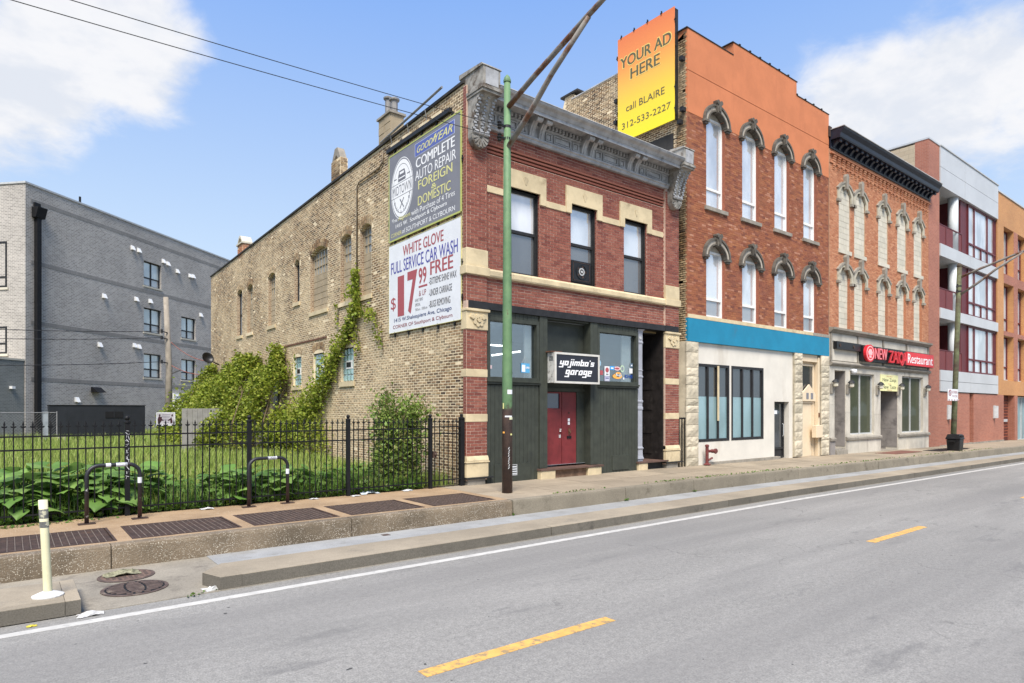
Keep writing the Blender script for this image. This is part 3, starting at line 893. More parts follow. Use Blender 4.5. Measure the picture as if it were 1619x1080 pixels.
def garage():
    t = empty('brick_building', 'two storey corner shop of red brick with grey cornice and dark green storefront', 'building', (11.9, FY, 0))
    # ---------------- facade masonry
    wins = [Hole(9.32, 10.26, 4.95, 7.0), Hole(11.32, 12.26, 4.95, 7.0), Hole(13.34, 14.30, 4.95, 7.0)]
    groove = Hole(8.66, 15.03, 7.63, 7.90)
    fac = wall(FRONT, 8.60, 15.09, 4.10, 9.0, wins+[groove], -.34, -.06, REDM, 'facade', t)
    MB(FRONT).box(8.61, 15.08, -.335, -.2, 7.6, 7.93).build('backing', REDM, fac)
    piers = {a0: MB(FRONT).box(a0, a1, -.125, -.002, .10, 9.0).build('pier', REDM, t) for a0, a1 in ((8.05, 8.62), (15.07, 15.70))}
    pier = piers[8.05]
    hood = []
    for h in wins:
        hood += [Hole(h.a0-.19, h.a1+.19, 7.0, 7.43), Hole(h.a0-.19, h.a0, 6.74, 7.0), Hole(h.a1, h.a1+.19, 6.74, 7.0)]
    strs = [Hole(8.62, 9.13, 6.74, 6.89), Hole(10.45, 11.13, 6.74, 6.89), Hole(12.45, 13.15, 6.74, 6.89), Hole(14.49, 15.02, 6.74, 6.89)]
    grooves = [Hole(8.62, 15.07, 7.63, 7.90)]
    bricks(FRONT, fac, 8.62, 15.07, 4.955, 8.17, wins+hood+strs+grooves, REDB, d=-.06, single=300)
    bricks(FRONT, fac, 8.62, 15.07, 4.17, 4.75, [], REDB, d=-.06+.0)
    for (a0, a1, n) in ((8.05, 8.62, 130), (15.07, 15.70, 0)):
        for z0, z1 in ((.655, 1.425), (1.605, 2.445), (2.625, 3.51), (4.17, 4.75), (5.36, 8.10)):
            bricks(FRONT, piers[a0], a0, a1, z0, z1, [], REDB, d=-.002, single=n//5)
    # toothed return of the near pier round the corner
    for z0, z1 in ((.655, 1.425), (1.605, 2.445), (2.625, 3.51), (4.17, 4.75), (5.36, 8.98)): MB(side(8.05)).box(-11.975, -11.854, -.015, .006, z0, z1).build('pier_return', V_RED, pier)
    # three corbelled courses under the cornice
    for i, z in enumerate((7.665, 7.745, 7.825)):
        MB(FRONT).box(8.64, 15.05, -.25, -.05+.02*i, z, z+.045).build('corbel_course', REDB, fac)
    pass
    # stone trim
    for a0, a1 in ((8.02, 8.66), (15.05, 15.73)):
        MB(FRONT).box(a0+.018, a1-.02, -.2, .025, 4.955, 5.35).build('stone_block', CREAM, fac, bevel=.012)
        MB(FRONT).box(a0-.02, a1+.01, -.2, .06, 4.76, 4.955).build('stone_block', CREAM, fac, bevel=.012)
        for z0, z1 in ((1.428, 1.602), (2.448, 2.622)):
            MB(FRONT).box(a0+.018, a1-.03, -.2, .012, z0, z1).build('stone_band', CREAM, fac, bevel=.006)
        b = MB(FRONT)
        b.box(a0+.014, a1-.02, -.2, .035, .17, .50).box(a0-.005, a1+.005, -.2, .055, .50, .53)
        b.extrude_dz([(-.2, .53), (.05, .53), (.05, .56), (.02, .65), (-.2, .65)], a0+.02, a1-.02)
        b.build('pier_base', CREAM, fac, bevel=.008)
        MB(FRONT).box(a0-.01, a1+.10, -.2, .08, .14, .168).build('sill_plate', BEAMK, fac)
        MB(FRONT).box(a0+.05, a1-.1, -.2, .03, -.1, .139).build('footing_stone', LEDGE, fac, bevel=.02)
        # carved capital: block, abacus and raised scroll-and-leaf relief
        cp = MB(FRONT).box(a0+.015, a1-.03, -.2, .03, 3.52, 3.93).box(a0, a1+.01, -.2, .065, 3.93, 3.99).build('capital', CREAM, fac, bevel=.01)
        c = (a0+a1)/2
        rel = MB(FRONT)
        for k in range(7):
            an = k*2*math.pi/7
            rel.disc((c+.02+.11*math.cos(an), .03, 3.73+.10*math.sin(an)), .05, n=9, th=.02+.0011*k)
        for sgn in (-1, 1):
            for k in range(9):
                an = k*.7
                rr = .10*(1-k/11)
                rel.disc((c+sgn*(.15+rr*math.cos(an)*.5), .03, 3.84+rr*math.sin(an)*.6-.04), .028, n=7, th=.029+.0013*k+.0006*sgn)
        rel.disc((c+.02, .03, 3.73), .045, n=10, th=.045)
        rel.build('carved_relief', CREAM, cp)
    cuts = [8.66, 9.36, 9.93, 10.33, 11.18, 12.04, 13.05, 13.78, 14.4, 15.05]
    for p, q in zip(cuts, cuts[1:]):
        b = MB(FRONT); b.extrude_dz([(-.3, 4.765), (.03, 4.765), (.045, 4.80), (.045, 4.90), (.0, 4.95), (-.3, 4.95)], p+.003, q-.003)
        b.build('belt_stone', CREAM, fac)
    for h in wins:
        b = MB(FRONT)
        b.extrude_az([(h.a0-.19, 6.745), (h.a0-.0, 6.745), (h.a0, 7.0), (h.a1, 7.0), (h.a1, 6.745), (h.a1+.19, 6.745), (h.a1+.19, 7.43), (h.a0-.19, 7.43)], -.2, -.012)
        hm = b.build('stone_hood', CREAM, fac)
        c = (h.a0+h.a1)/2
        r = MB(FRONT)
        for ang in (-.7, -.35, 0, .35, .7):
            r.extrude_az([(c-.012, 7.12), (c+.012, 7.12), (c+.10*math.sin(ang)+.014, 7.12+.2*math.cos(ang)), (c+.10*math.sin(ang)-.014, 7.12+.2*math.cos(ang))], -.013, -.004+.001*ang)
        r.build('incised_leaf', mat('carved_cream', (.50, .41, .26), .85), hm)
    for h in strs: MB(FRONT).box(h.a0+.005, h.a1-.003, -.2, -.03, h.z0, h.z1).build('string_stone', CREAM, fac)
    # sash windows
    pm = {(0, 0): P_STORM, (0, 1): P_CURT}
    for i, h in enumerate(wins):
        w = window(FRONT, t, h.a0, h.a1, h.z0+.005, h.z1, -.16, BEAMK, P_SKY, .065, rails=(6.0,), mw=.07, depth=.10, pane_mats=pm if i == 0 else {(0, 0): P_STORM, (0, 1): P_SKY})
        MB(FRONT).box(h.a1-.03, h.a1-.005, -.159, -.11, h.z0+.01, h.z1-.01).build('brickmould', BEAMK, w)
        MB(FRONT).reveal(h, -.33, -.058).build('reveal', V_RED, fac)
    # ---------------- party wall of common brick
    sf = side(WX)
    A = lambda y: -y
    hs = []
    up = dict(b=(27.9, 28.7), c=(25.0, 25.87), d=(22.38, 22.9), e=(19.85, 21.35), f=(18.03, 18.82), g=(16.66, 17.41), a=(29.46, 30.25))
    for k, (y0, y1) in up.items():
        z0 = 5.54 if k == 'd' else 5.0
        hs.append((k, Hole(-y1, -y0, z0, 6.93, .14 if k != 'e' else .2)))
    lo = dict(l=(22.2, 23.0), m=(20.14, 21.06), n=(17.86, 18.76))
    for k, (y0, y1) in lo.items(): hs.append((k, Hole(-y1, -y0, 2.57, 3.58, 0)))
    dr = Hole(-25.6, -24.5, 0, 2.9, 0)
    holes = [h for _, h in hs]+[dr]
    top = lambda a: roof_z(-a)
    pw = wall(sf, -35, -11.98, -.3, top, holes, -.3, 0, COMM, 'party_wall', t, step=3.0)
    archs = []
    for k, h in hs:
        if k in lo: archs.append(Hole(h.a0-.1, h.a1+.1, h.z1, h.z1+.02, .3))
        else: archs.append(Hole(h.a0-.12, h.a1+.12, h.z1-.05, h.z1-.03, h.rise+.24))
    bricks(sf, pw, -35, -11.985, -.1, 9.1, holes+archs, COMB, d=0, L=.186, H=.044, pitch=.0672, gap=.03, proud=.004, single=300, jit=.003, topf=top, lost=.012)
    # arch rings: one brick on edge after the other
    for k, h in hs:
        if k in lo: w0, z0, r0 = h.w+.02, h.z1+.01, .12
        else: w0, z0, r0 = h.w, h.z1, h.rise
        n = max(8, int(2*(h.w+.1)/.085))
        b = MB(sf)
        for ring in (0, 1):
            for i in range(n):
                def P(tt, off):
                    x = (tt*2-1)*(w0+off*.5)
                    return (h.c+x, z0+r0*(1-(x/(w0+off*.5))**2)+off)
                ta, tb = (i+.1)/n, (i+.9)/n
                o0, o1 = ring*.115+.008, ring*.115+.108
                poly = [P(ta, o0), P(tb, o0), P(tb, o1), P(ta, o1)]
                b.extrude_az(poly, -.05, .008+R.uniform(0, .006))
        o = b.build('brick_arch', COMB, pw); kind(o, 'stuff')
    for k, h in hs:
        if k not in lo: MB(sf).box(h.a0, h.a0+.004, -.28, .002, h.z0, h.z1).build('reveal', V_COM, pw)
    # what fills the openings
    for k, h in hs:
        if k in lo:
            glass_blocks(sf, t, h, 4 if k != 'm' else 4, 5)
            MB(sf).box(h.a0-.08, h.a1+.08, -.25, .05, h.z0-.16, h.z0-.004).build('sill', CREAM, t)
            MB(sf).box(h.a0-.02, h.a1+.02, -.12, .004, h.z1, h.z1+.12).build('arch_infill', COMM, t)
            continue
        MB(sf).box(h.a0-.06, h.a1+.06, -.25, .05, h.z0-.13, h.z0-.003).build('sill', CREAM if k not in 'bf' else COMM, t)
        if k in 'ad':
            window(sf, t, h.a0, h.a1, h.z0, h.z1+h.rise*.7, -.12, BEAMK, P_GREY, .05, rails=((h.z0+h.z1)/2,))
            continue
        split = h.z0+(h.z1-h.z0)*.64
        inf = MB(sf).box(h.a0, h.a1, -.25, -.135, h.z0, split).build('blocked_opening', CMUD, t)
        nx, nz = max(2, round((h.a1-h.a0)/.42)), max(3, round((split-h.z0)/.2))
        bw, bh = (h.a1-h.a0)/nx, (split-h.z0)/nz
        for j in range(nz):
            off = .5 if j % 2 else 0
            x = h.a0-off*bw
            while x < h.a1-.01:
                p, q = max(h.a0, x)+.008, min(h.a1, x+bw)-.008
                if q-p > .05:
                    MB(sf).box(p, q, -.15, -.115+R.uniform(-.004, .004), h.z0+j*bh+.008, h.z0+(j+1)*bh-.008).build('infill_block', CMUD, inf)
                x += bw
        n = max(2, round((h.a1-h.a0)/.24))
        mull = [h.a0+(h.a1-h.a0)*i/n for i in range(1, n)]
        zt = h.z1+h.rise*.55
        window(sf, t, h.a0+.02, h.a1-.02, split, zt, -.12, CMUD, glass_mat('old_wired_glass', (.27, .265, .235), .10, .1) if 'old_wired_glass' not in MATS else MATS['old_wired_glass'],
               .03, mull=mull, rails=(split+(zt-split)*.36, split+(zt-split)*.7), mw=.025)
        MB(sf).box(h.a0, h.a1, -.25, -.19, split, h.z1+h.rise).build('backing', COMM, t)
    d = MB(sf).box(dr.a0, dr.a1, -.2, -.12, -.1, dr.z1).build('door', LTGREY, t)
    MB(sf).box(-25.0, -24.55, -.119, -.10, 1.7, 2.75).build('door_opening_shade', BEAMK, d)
    # steel lintel, conduits and sign rails on the wall
    MB(sf).box(-24.4, -19.9, 0, .02, 4.03, 4.09).build('steel_lintel', RUST, t)
    c = MB()
    x = WX-.04
    c.tube([(x, 17.55, 5.6), (x, 17.55, 8.25), (x, 17.4, 8.36), (x, 16.1, 8.40), (x, 15.9, 8.5), (x, 15.9, 8.75)], .025, 6)
    c.build('conduit', mat('conduit', (.25, .2, .14), .7), t, smooth=True)
    c = MB()
    c.tube([(WX-.12, 15.85, 8.98), (WX-.12, 12.72, 9.26)], .03, 6)
    for y in (15.3, 14.4, 13.5): c.tube([(WX-.12, y, 9.02), (WX-.02, y+.05, 8.72)], .012, 5)
    c.build('sign_rail', mat('galvanised_pipe', (.3, .3, .3), .5, metal=.4), t)
    b = MB(sf).box(-15.6, -12.45, .0, .09, 8.60, 8.70)
    b.build('sign_light_rail', BEAMK, t)
    for y in (15.2, 14.55, 13.7, 13.1): MB(sf).box(-y-.22, -y+.18, .0, .05, 8.71, 8.80).build('light_fitting', COMM, t)
    # ---------------- roof, coping, chimneys
    b = MB()
    ys = np.linspace(11.95, 35, 8)
    for y0, y1 in zip(ys, ys[1:]):
        z0, z1 = roof_z(y0), roof_z(y1)
        b.add([(8.3, y0, z0-.5), (15.6, y0, z0-.5), (15.6, y1, z1-.5), (8.3, y1, z1-.5)], [(0, 1, 2, 3)])
    rf = b.build('roof', ROOFM, t)
    b = MB()
    for y0, y1 in zip(ys, ys[1:]):
        if y0 > 11.9:
            z0, z1 = roof_z(y0), roof_z(y1)
            for xa, xb in ((WX-.05, WX+.36),):
                b.add([(xa, y0, z0+.004), (xb, y0, z0+.004), (xb, y1, z1+.004), (xa, y1, z1+.004), (xa, y0, z0+.07), (xb, y0, z0+.07), (xb, y1, z1+.07), (xa, y1, z1+.07)],
                      [(0, 3, 2, 1), (4, 5, 6, 7), (0, 1, 5, 4), (1, 2, 6, 5), (2, 3, 7, 6), (3, 0, 4, 7)])
    b.build('coping', TAR, rf)
    def chimney(y0, y1, x0, x1, z1, m, bm, cap):
        zb = roof_z(y1)-.1
        ch = MB().box(x0, x1, y0, y1, zb-.3, z1).build('chimney', m, rf)
        if bm:
            bricks(side(x0), ch, -y1, -y0, zb, z1, [], bm, d=0, L=.205, H=.054, pitch=.0705, gap=.016, lost=.02)
            F2 = Frame((0, y0, 0), (1, 0, 0), (0, -1, 0))
            bricks(F2, ch, x0, x1, zb, z1, [], bm, d=0, L=.205, H=.054, pitch=.0705, gap=.016, lost=.02)
        return ch
    c1 = chimney(29.4, 30.2, WX+.004, WX+.42, 9.05, COMM, SAB, 0)
    b = MB(); b.box(WX-.05, WX+.48, 29.34, 30.26, 9.06, 9.13)
    n = 10
    arc = [(29.42+.74*i/n, 9.13+.33*math.sin(math.pi*i/n)) for i in range(n+1)]
    arc2 = [(29.5+.58*i/n, 9.13+.22*math.sin(math.pi*i/n)) for i in range(n+1)]
    b.F = side(WX+.21)
    b.band([(-y, z) for y, z in arc2], [(-y, z) for y, z in arc], -.22, .23)
    b.F = WORLDF
    b.build('chimney_cap', CMU, c1)
    c2 = chimney(18.85, 19.55, WX+.004, WX+.25, 9.58, COMM, COMB, 0)
    b = MB(side(WX+.127)); b.extrude_az([(-19.52, 9.58), (-19.36, 9.58), (-19.2, 9.74), (-19.04, 9.58), (-18.88, 9.58), (-19.1, 9.95), (-19.3, 9.95)], -.11, .115)
    b.build('chimney_cap', LEDGE, c2)
    c3 = chimney(15.55, 16.25, WX+.02, WX+.42, 9.74, CMUD, None, 0)
    for k in range(5):
        for j in range(2):
            MB(side(WX+.02)).box(-16.24+j*.345+.008, -15.9+j*.345-.008, -.01, .010+.006*((k+j) % 2), 8.70+k*.205, 8.70+k*.205+.19).build('chimney_block', CMUD, c3)
    MB().box(WX-.03, WX+.47, 15.5, 16.3, 9.742, 9.80).build('chimney_cap', LEDGE, c3)
    for (y, h, r) in ((16.08, .62, .085), (15.72, .45, .095)):
        b = MB(); b.lathe((WX+.22, y, 9.80), [(r, 0), (r, h-.08), (r*1.5, h-.07), (r*1.55, h-.03), (r*.4, h+.03)], 12)
        b.build('flue_pipe', mat('flue_steel', (.24, .23, .22), .6, metal=.3), c3, smooth=False)
    # rear and far walls so the block is closed
    MB().box(8.37, 15.68, 34.7, 35, -.3, 7.9).build('rear_wall', COMM, t)
    MB().box(15.4, 15.68, 12.2, 34.7, -.3, 8.3).build('party_wall', COMM, t)
    cornice(t)
    storefront(t)
    return t

def glass_blocks(F, t, h, nx, nz):
    w = MB(F).box(h.a0, h.a1, -.2, -.09, h.z0, h.z1).build('window', mat('block_mortar', (.5, .5, .46), .9), t)
    bw, bh = (h.a1-h.a0)/nx, (h.z1-h.z0)/nz
    me = None
    for i in range(nx):
        for j in range(nz):
            if i in (1, 2) and j == 2: continue
            c = F(h.a0+(i+.5)*bw, -.09, h.z0+(j+.5)*bh)
            if me is None:
                b = MB(F); a, z = h.a0+(i+.5)*bw, h.z0+(j+.5)*bh
                x, y = bw/2-.008, bh/2-.008
                P = F
                vs = [P(a-x, -.1, z-y), P(a+x, -.1, z-y), P(a+x, -.1, z+y), P(a-x, -.1, z+y), P(a-x*.75, -.055, z-y*.75), P(a+x*.75, -.055, z-y*.75), P(a+x*.75, -.055, z+y*.75), P(a-x*.75, -.055, z+y*.75)]
                b.add(vs, [(4, 5, 6, 7), (0, 1, 5, 4), (1, 2, 6, 5), (2, 3, 7, 6), (3, 0, 4, 7)])
                o = b.build('glass_block', GLBLK, w); me = o.data; oc = WO[o.name]-c
            else:
                o = bpy.data.objects.new('glass_block', me); place(o, c+oc, w)
    a, z = h.a0+nx*bw/2, h.z0+2.5*bh
    b = MB(F); b.box(a-bw+.01, a+bw-.01, -.1, -.045, z-bh*.62, z+bh*.62)
    v = b.build('vent', WHITEF, w)
    MB(F).box(a-bw*.72, a+bw*.72, -.046, -.04, z-bh*.38, z+bh*.38).build('vent_opening', BEAMK, w)

def cornice(t):
    F = FRONT
    a0, a1 = 8.54, 15.16
    b = MB(F)
    b.extrude_dz([(-.3, 8.17), (.03, 8.17), (.05, 8.20), (.05, 8.235), (.085, 8.26), (.085, 8.30), (.03, 8.33), (.03, 8.545), (.08, 8.57), (.08, 8.60), (.04, 8.605), (.04, 8.70), (.09, 8.715), (.44, 8.72),
                  (.45, 8.645), (.47, 8.645), (.47, 8.725), (.49, 8.735), (.50, 8.755), (.53, 8.80), (.60, 8.84), (.62, 8.87), (.62, 8.90), (-.3, 9.0)], a0, a1)
    c = b.build('cornice', GRAYC, t)
    MB(F).extrude_dz([(-.28, 9.005), (.58, 8.905), (.635, 8.895), (.635, 8.908), (.58, 8.922), (-.28, 9.03)], a0-.02, a1+.02).build('flashing', ROOFM, c)
    # dentils between the brackets, too small to pick apart
    pairs = [10.05, 11.80, 13.55]
    b = MB(F)
    x = a0+.1
    while x < a1-.05:
        if not any(abs(x-p) < .28 for p in pairs): b.box(x, x+.06, .04, .125, 8.605, 8.695)
        x += .118
    kind(b.build('dentil_row', GRAYC, c), 'stuff')
    edges = [a0+.08]+[q for p in pairs for q in (p-.30, p+.30)]+[a1-.08]
    for e0, e1 in zip(edges[::2], edges[1::2]):
        w = e1-e0
        for f0, f1 in ((.0, .2), (.24, .76), (.8, 1.0)):
            p, q = e0+w*f0+.015, e0+w*f1-.015
            b = MB(F)
            b.box(p, q, .03, .065, 8.325, 8.352).box(p, q, .03, .065, 8.50, 8.53).box(p, p+.026, .03, .065, 8.352, 8.50).box(q-.026, q, .03, .065, 8.352, 8.50)
            b.box(p+.05, q-.05, .03, .05, 8.376, 8.476)
            b.build('panel', GRAYC, c)
    for p in pairs:
        for s in (-.15, .15): bracket(F, c, p+s-.075, p+s+.075, 8.27, 8.715, .36, GRAYC)
    for x0, x1 in ((8.08, 8.55), (15.16, 15.62)): console(F, c, x0, x1)

def bracket(F, parent, a0, a1, z0, z1, d, m):
    n = 12
    d += .05
    prof = [(.03, z0)]
    for i in range(n+1):
        s = i/n
        z = z0+(z1-z0)*s
        dd = .06+(d-.06)*(s**2.2) + .03*math.sin(s*math.pi*2)*(1-s)
        prof.append((dd, z))
    prof.append((.03, z1))
    b = MB(F); b.extrude_dz(prof, a0, a1)
    # scroll eye at the top and a raised rib down the face
    for x0, x1 in ((a0-.012, a1+.012),):
        b.extrude_dz([(d-.07+.075*math.cos(k*math.pi/6), z1-.085+.075*math.sin(k*math.pi/6)) for k in range(12)], x0, x1)
    am = (a0+a1)/2
    b.extrude_dz([(p+.014, q) for p, q in prof[1:-1]][::1]+[(.04, z1), (.04, z0)], am-.02, am+.02)
    return b.build('bracket', m, parent)

def console(F, parent, a0, a1):
    """big end console: capped block on a long scroll with a fan at its foot"""
    n = 14
    z0, z1 = 7.86, 8.66
    prof = [(-.02, z0)]
    for i in range(n+1):
        s = i/n
        prof.append((.17+.33*(s**1.8)+.05*math.sin(s*math.pi*1.6)*(1-s), z0+(z1-z0)*s))
    prof.append((-.02, z1))
    b = MB(F); b.extrude_dz(prof, a0, a1)
    b.box(a0-.02, a1+.02, -.1, .60, z1+.001, z1+.06).box(a0-.035, a1+.035, -.1, .63, z1+.062, z1+.13)
    b.box(a0+.0, a1+.0, -.3, .60, z1+.132, 9.21)
    b.extrude_dz([(-.3, 9.212), (.62, 9.212), (.58, 9.26), (-.3, 9.32)], a0-.03, a1+.03)
    o = b.build('console', WEATH, parent)
    r = MB(F)
    am = (a0+a1)/2
    r.box(a0+.06, a1-.06, .60, .612, z1+.16, 9.18)
    for i in range(1, n):
        d, z = prof[i+1]
        for k in range(3):
            x = a0+.05+(a1-a0-.1)*k/2+.03*((i % 2)-.5)
            r.box(x-.035, x+.035, d-.03, d+.022, z-.022, z+.022)
    for x in (a0+.1, am, a1-.1): r.extrude_dz([(.19+.05*math.cos(k*math.pi/4), z0+.06+.05*math.sin(k*math.pi/4)) for k in range(8)], x-.05, x+.05)
    kind(r.build('leaf_relief', GRAYC, o), 'stuff')
    f = MB(F)
    f.extrude_az([(am+.235*math.cos(math.pi+k*math.pi/12), z0-.004+.26*math.sin(math.pi+k*math.pi/12)) for k in range(13)], -.02, .17)
    for k in range(7):
        an = math.pi+(k+.5)*math.pi/7
        f.extrude_az([(am+.03*math.cos(an-.5), z0-.02+.03*math.sin(an-.5)), (am+.21*math.cos(an-.12), z0-.02+.225*math.sin(an-.12)), (am+.21*math.cos(an+.12), z0-.02+.225*math.sin(an+.12)), (am+.03*math.cos(an+.5), z0-.02+.03*math.sin(an+.5))], .17, .19)
    f.build('fan', WEATH, o)

def planks(F, parent, a0, a1, z0, z1, d, w, holes=()):
    n = max(1, round((a1-a0)/w))
    w = (a1-a0)/n
    for i in range(n):
        b = MB(F); p, q = a0+i*w, a0+(i+1)*w
        b.extrude_az([(p+.004, z0), (q-.004, z0), (q-.004, z1), (p+.004, z1)], d-.03, d+R.uniform(-.0015, .0015))
        b.build('plank', GREEN, parent)

def storefront(t):
    F = FRONT
    # lintel beam with a short return over each pier
    MB(F).box(8.66, 15.06, -.3, .02, 4.005, 4.165).build('lintel', BEAMK, t)
    for a0, a1 in ((8.10, 8.655), (15.065, 15.66)): MB(F).box(a0, a1, -.1, .03, 4.0, 4.165).build('lintel', BEAMK, t)
    s = MB(F).box(8.62, 10.47, -.16, -.075, -.1, 2.30).build('storefront', GREEN, t)
    for a0, a1, z0, z1 in ((12.01, 13.92, -.1, 2.30), (8.62, 10.47, 3.86, 4.0), (12.01, 13.92, 3.86, 4.0)): MB(F).box(a0, a1, -.16, -.075, z0, z1).build('backing', GREEN, s)
    planks(F, s, 8.63, 10.22, .0, 2.28, -.04, .122)
    planks(F, s, 12.26, 13.90, .0, 2.28, -.04, .122)
    planks(F, s, 8.63, 10.22, 3.865, 4.0, -.04, .122)
    planks(F, s, 12.26, 13.90, 3.865, 4.0, -.04, .122)
    # plain repair panels at the foot and the louvred vent
    MB(F).box(8.86, 9.92, -.04, -.02, -.01, .42).build('repair_panel', GREEN, s)
    MB(F).box(12.84, 13.5, -.04, -.02, .06, .46).build('repair_panel', GREEN, s)
    v = MB(F).box(9.30, 9.52, -.03, -.008, .14, .155).box(9.30, 9.52, -.03, -.008, .385, .40).box(9.30, 9.315, -.03, -.008, .155, .385).box(9.505, 9.52, -.03, -.008, .155, .385).build('vent', LTGREY, t)
    for k in range(4):
        z = .165+k*.055
        MB(F).extrude_dz([(-.019, z), (-.006, z-.004), (-.006, z+.006), (-.019, z+.03)], 9.315, 9.505).build('slat', LTGREY, v)
    # posts each side of the recess
    for a0, a1 in ((10.23, 10.36), (10.365, 10.48), (11.99, 12.105), (12.11, 12.25)):
        MB(F).box(a0, a1, -.30, -.01, .26, 4.0).build('post', GREEN, s)
    # windows: frames, sills, see-through panes
    for a0, a1 in ((8.64, 10.22), (12.26, 13.90)):
        b = MB(F)
        b.box(a0, a0+.085, -.16, -.015, 2.40, 3.86).box(a1-.085, a1, -.16, -.015, 2.40, 3.86).box(a0+.085, a1-.085, -.16, -.017, 3.775, 3.86).box(a0+.085, a1-.085, -.16, -.017, 2.40, 2.47)
        b.box(a0-.01, a1+.01, -.16, .03, 2.355, 2.398).box(a0, a1, -.16, .0, 2.302, 2.353)
        w = b.build('shop_window', GREEN, t)
        MB(F).box(a0+.08, a1-.08, -.125, -.118, 2.465, 3.78).build('pane', P_STORE, w)
    # recessed entry: soffit, side boards, transom panel, doors
    r = MB(F).box(10.481, 11.989, -.34, -.301, 2.20, 4.0).box(10.481, 11.989, -.30, -.06, 3.96, 4.0).box(10.481, 11.989, -.30, -.22, 2.17, 2.26).build('entry', GREEN, t)
    MB(F).box(10.70, 11.80, -.302, -.285, 2.42, 3.85).build('transom_panel', mat('dull_green_panel', (.035, .04, .033), .5), r)
    MB(F).box(11.72, 11.988, -.31, -.25, .26, 2.165).build('door_jamb', GREEN, r)
    b = MB(F).box(10.485, 11.195, -.33, -.27, .28, 1.74).box(10.485, 10.53, -.33, -.27, 1.741, 2.16).box(11.13, 11.195, -.33, -.27, 1.741, 2.16).box(10.531, 11.129, -.33, -.271, 2.12, 2.16)
    d1 = b.build('door', REDD, t, bevel=.006)
    MB(F).box(10.53, 11.13, -.31, -.30, 1.742, 2.12).build('pane', glass_mat('blue_door_glass', (.012, .018, .05), .1, .05), d1)
    MB(F).box(11.10, 11.16, -.27, -.262, .98, 1.06).build('lock_plate', LTGREY, d1)
    b = MB(F); b.box(11.11, 11.15, -.262, -.235, 1.14, 1.17).box(11.12, 11.14, -.262, -.22, 1.19, 1.21).build('handle', WHITEF, d1)
    d2 = MB(F).box(11.21, 11.715, -.33, -.268, .28, 2.16).build('door', REDD, t, bevel=.006)
    c = 11.45
    MB(F).disc((c, -.268, 1.62), .022, n=12, th=.014).build('door_bell', STEEL, d2)
    MB(F).box(c-.035, c+.035, -.268, -.264, 1.40, 1.475).build('sticker', WHITEV, d2)
    MB(F).box(c-.035, c+.035, -.268, -.264, 1.31, 1.385).build('sticker', WHITEV, d2)
    b = MB(F); b.box(c-.02, c+.04, -.268, -.25, 1.06, 1.22).disc((c+.01, -.25, 1.13), .03, n=10, th=.03); b.build('lock', RUST, d2)
    MB(F).box(c-.07, c+.08, -.268, -.25, .955, 1.02).build('mail_slot', BLACKM, d2)
    # plank sill on two stones
    MB(F).box(10.16, 12.36, -.34, .12, .205, .25).build('door_sill', mat('worn_brown_sill', (.11, .065, .05), .7, stain=(.05, .035, .03)), t)
    MB(F).box(10.18, 10.66, -.3, .10, -.1, .204).build('step_stone', CREAM, t, bevel=.02)
    MB(F).box(11.80, 12.30, -.3, .10, -.1, .204).build('step_stone', CREAM, t, bevel=.02)
    MB(F).box(10.67, 11.79, -.3, .02, -.1, .204).build('step_riser', mat('crumbling_riser', (.18, .11, .07), .9, .35, 6, .6, 20, stain=(.3, .2, .12), sscale=4), t)
    # right hand entry with its cast iron column
    b = MB(F)
    col = [(.0, .14), (.06, .15), (.07, .19), (.16, .14), (.32, .13), (.36, .17), (.38, .17), (.42, .12), (1.45, .12), (1.47, .15), (1.52, .15), (1.56, .12), (1.64, .12), (1.68, .15), (1.72, .15), (1.74, .12),
           (2.36, .12), (2.38, .15), (2.41, .15), (2.44, .12), (2.56, .12), (2.58, .15), (2.60, .12), (3.32, .12), (3.36, .15), (3.38, .15), (3.42, .12), (3.46, .13), (3.58, .13), (3.60, .12), (3.70, .15), (3.74, .24)]
    for (h0, w0), (h1, w1) in zip(col, col[1:]):
        zz0, zz1 = .24+h0, .24+h1
        a = 14.05
        P = F
        q0, q1 = w0/2+.03, w1/2+.03
        vs = [P(a-q0, -.17-q0, zz0), P(a+q0, -.17-q0, zz0), P(a+q0, -.17+q0, zz0), P(a-q0, -.17+q0, zz0), P(a-q1, -.17-q1, zz1), P(a+q1, -.17-q1, zz1), P(a+q1, -.17+q1, zz1), P(a-q1, -.17+q1, zz1)]
        b.add(vs, [(0, 3, 2, 1), (4, 5, 6, 7), (0, 1, 5, 4), (1, 2, 6, 5), (2, 3, 7, 6), (3, 0, 4, 7)])
    cc = b.build('iron_column', LAV, t)
    MB(F).disc((14.05, -.078, 3.74), .045, n=12, th=.015).build('rosette', LTGREY, cc)
    MB(F).box(13.83, 15.15, -1.2, .06, .195, .235).build('entry_sill', mat('worn_brown_sill', (.11, .065, .05)), t)
    MB(F).box(13.86, 14.25, -.4, .04, -.1, .194).build('step_stone', CREAM, t, bevel=.02)
    MB(F).box(14.26, 15.05, -1.2, -.1, -.1, .194).build('step_riser', BEAMK, t)
    e = MB(F)
    e.box(13.93, 13.99, -1.25, -.32, .24, 4.0).box(15.02, 15.065, -1.25, -.06, .24, 4.0).box(14.0, 15.01, -1.25, -.32, 3.92, 4.0)
    en = e.build('entry', DKREC, t)
    MB(F).box(14.0, 15.01, -.319, -.29, 3.95, 4.0).build('transom_rail', mat('tan_wood', (.22, .16, .07), .7), en)
    d3 = MB(F).box(14.0, 15.01, -1.26, -1.20, .24, 2.72).build('door', DKREC, t)
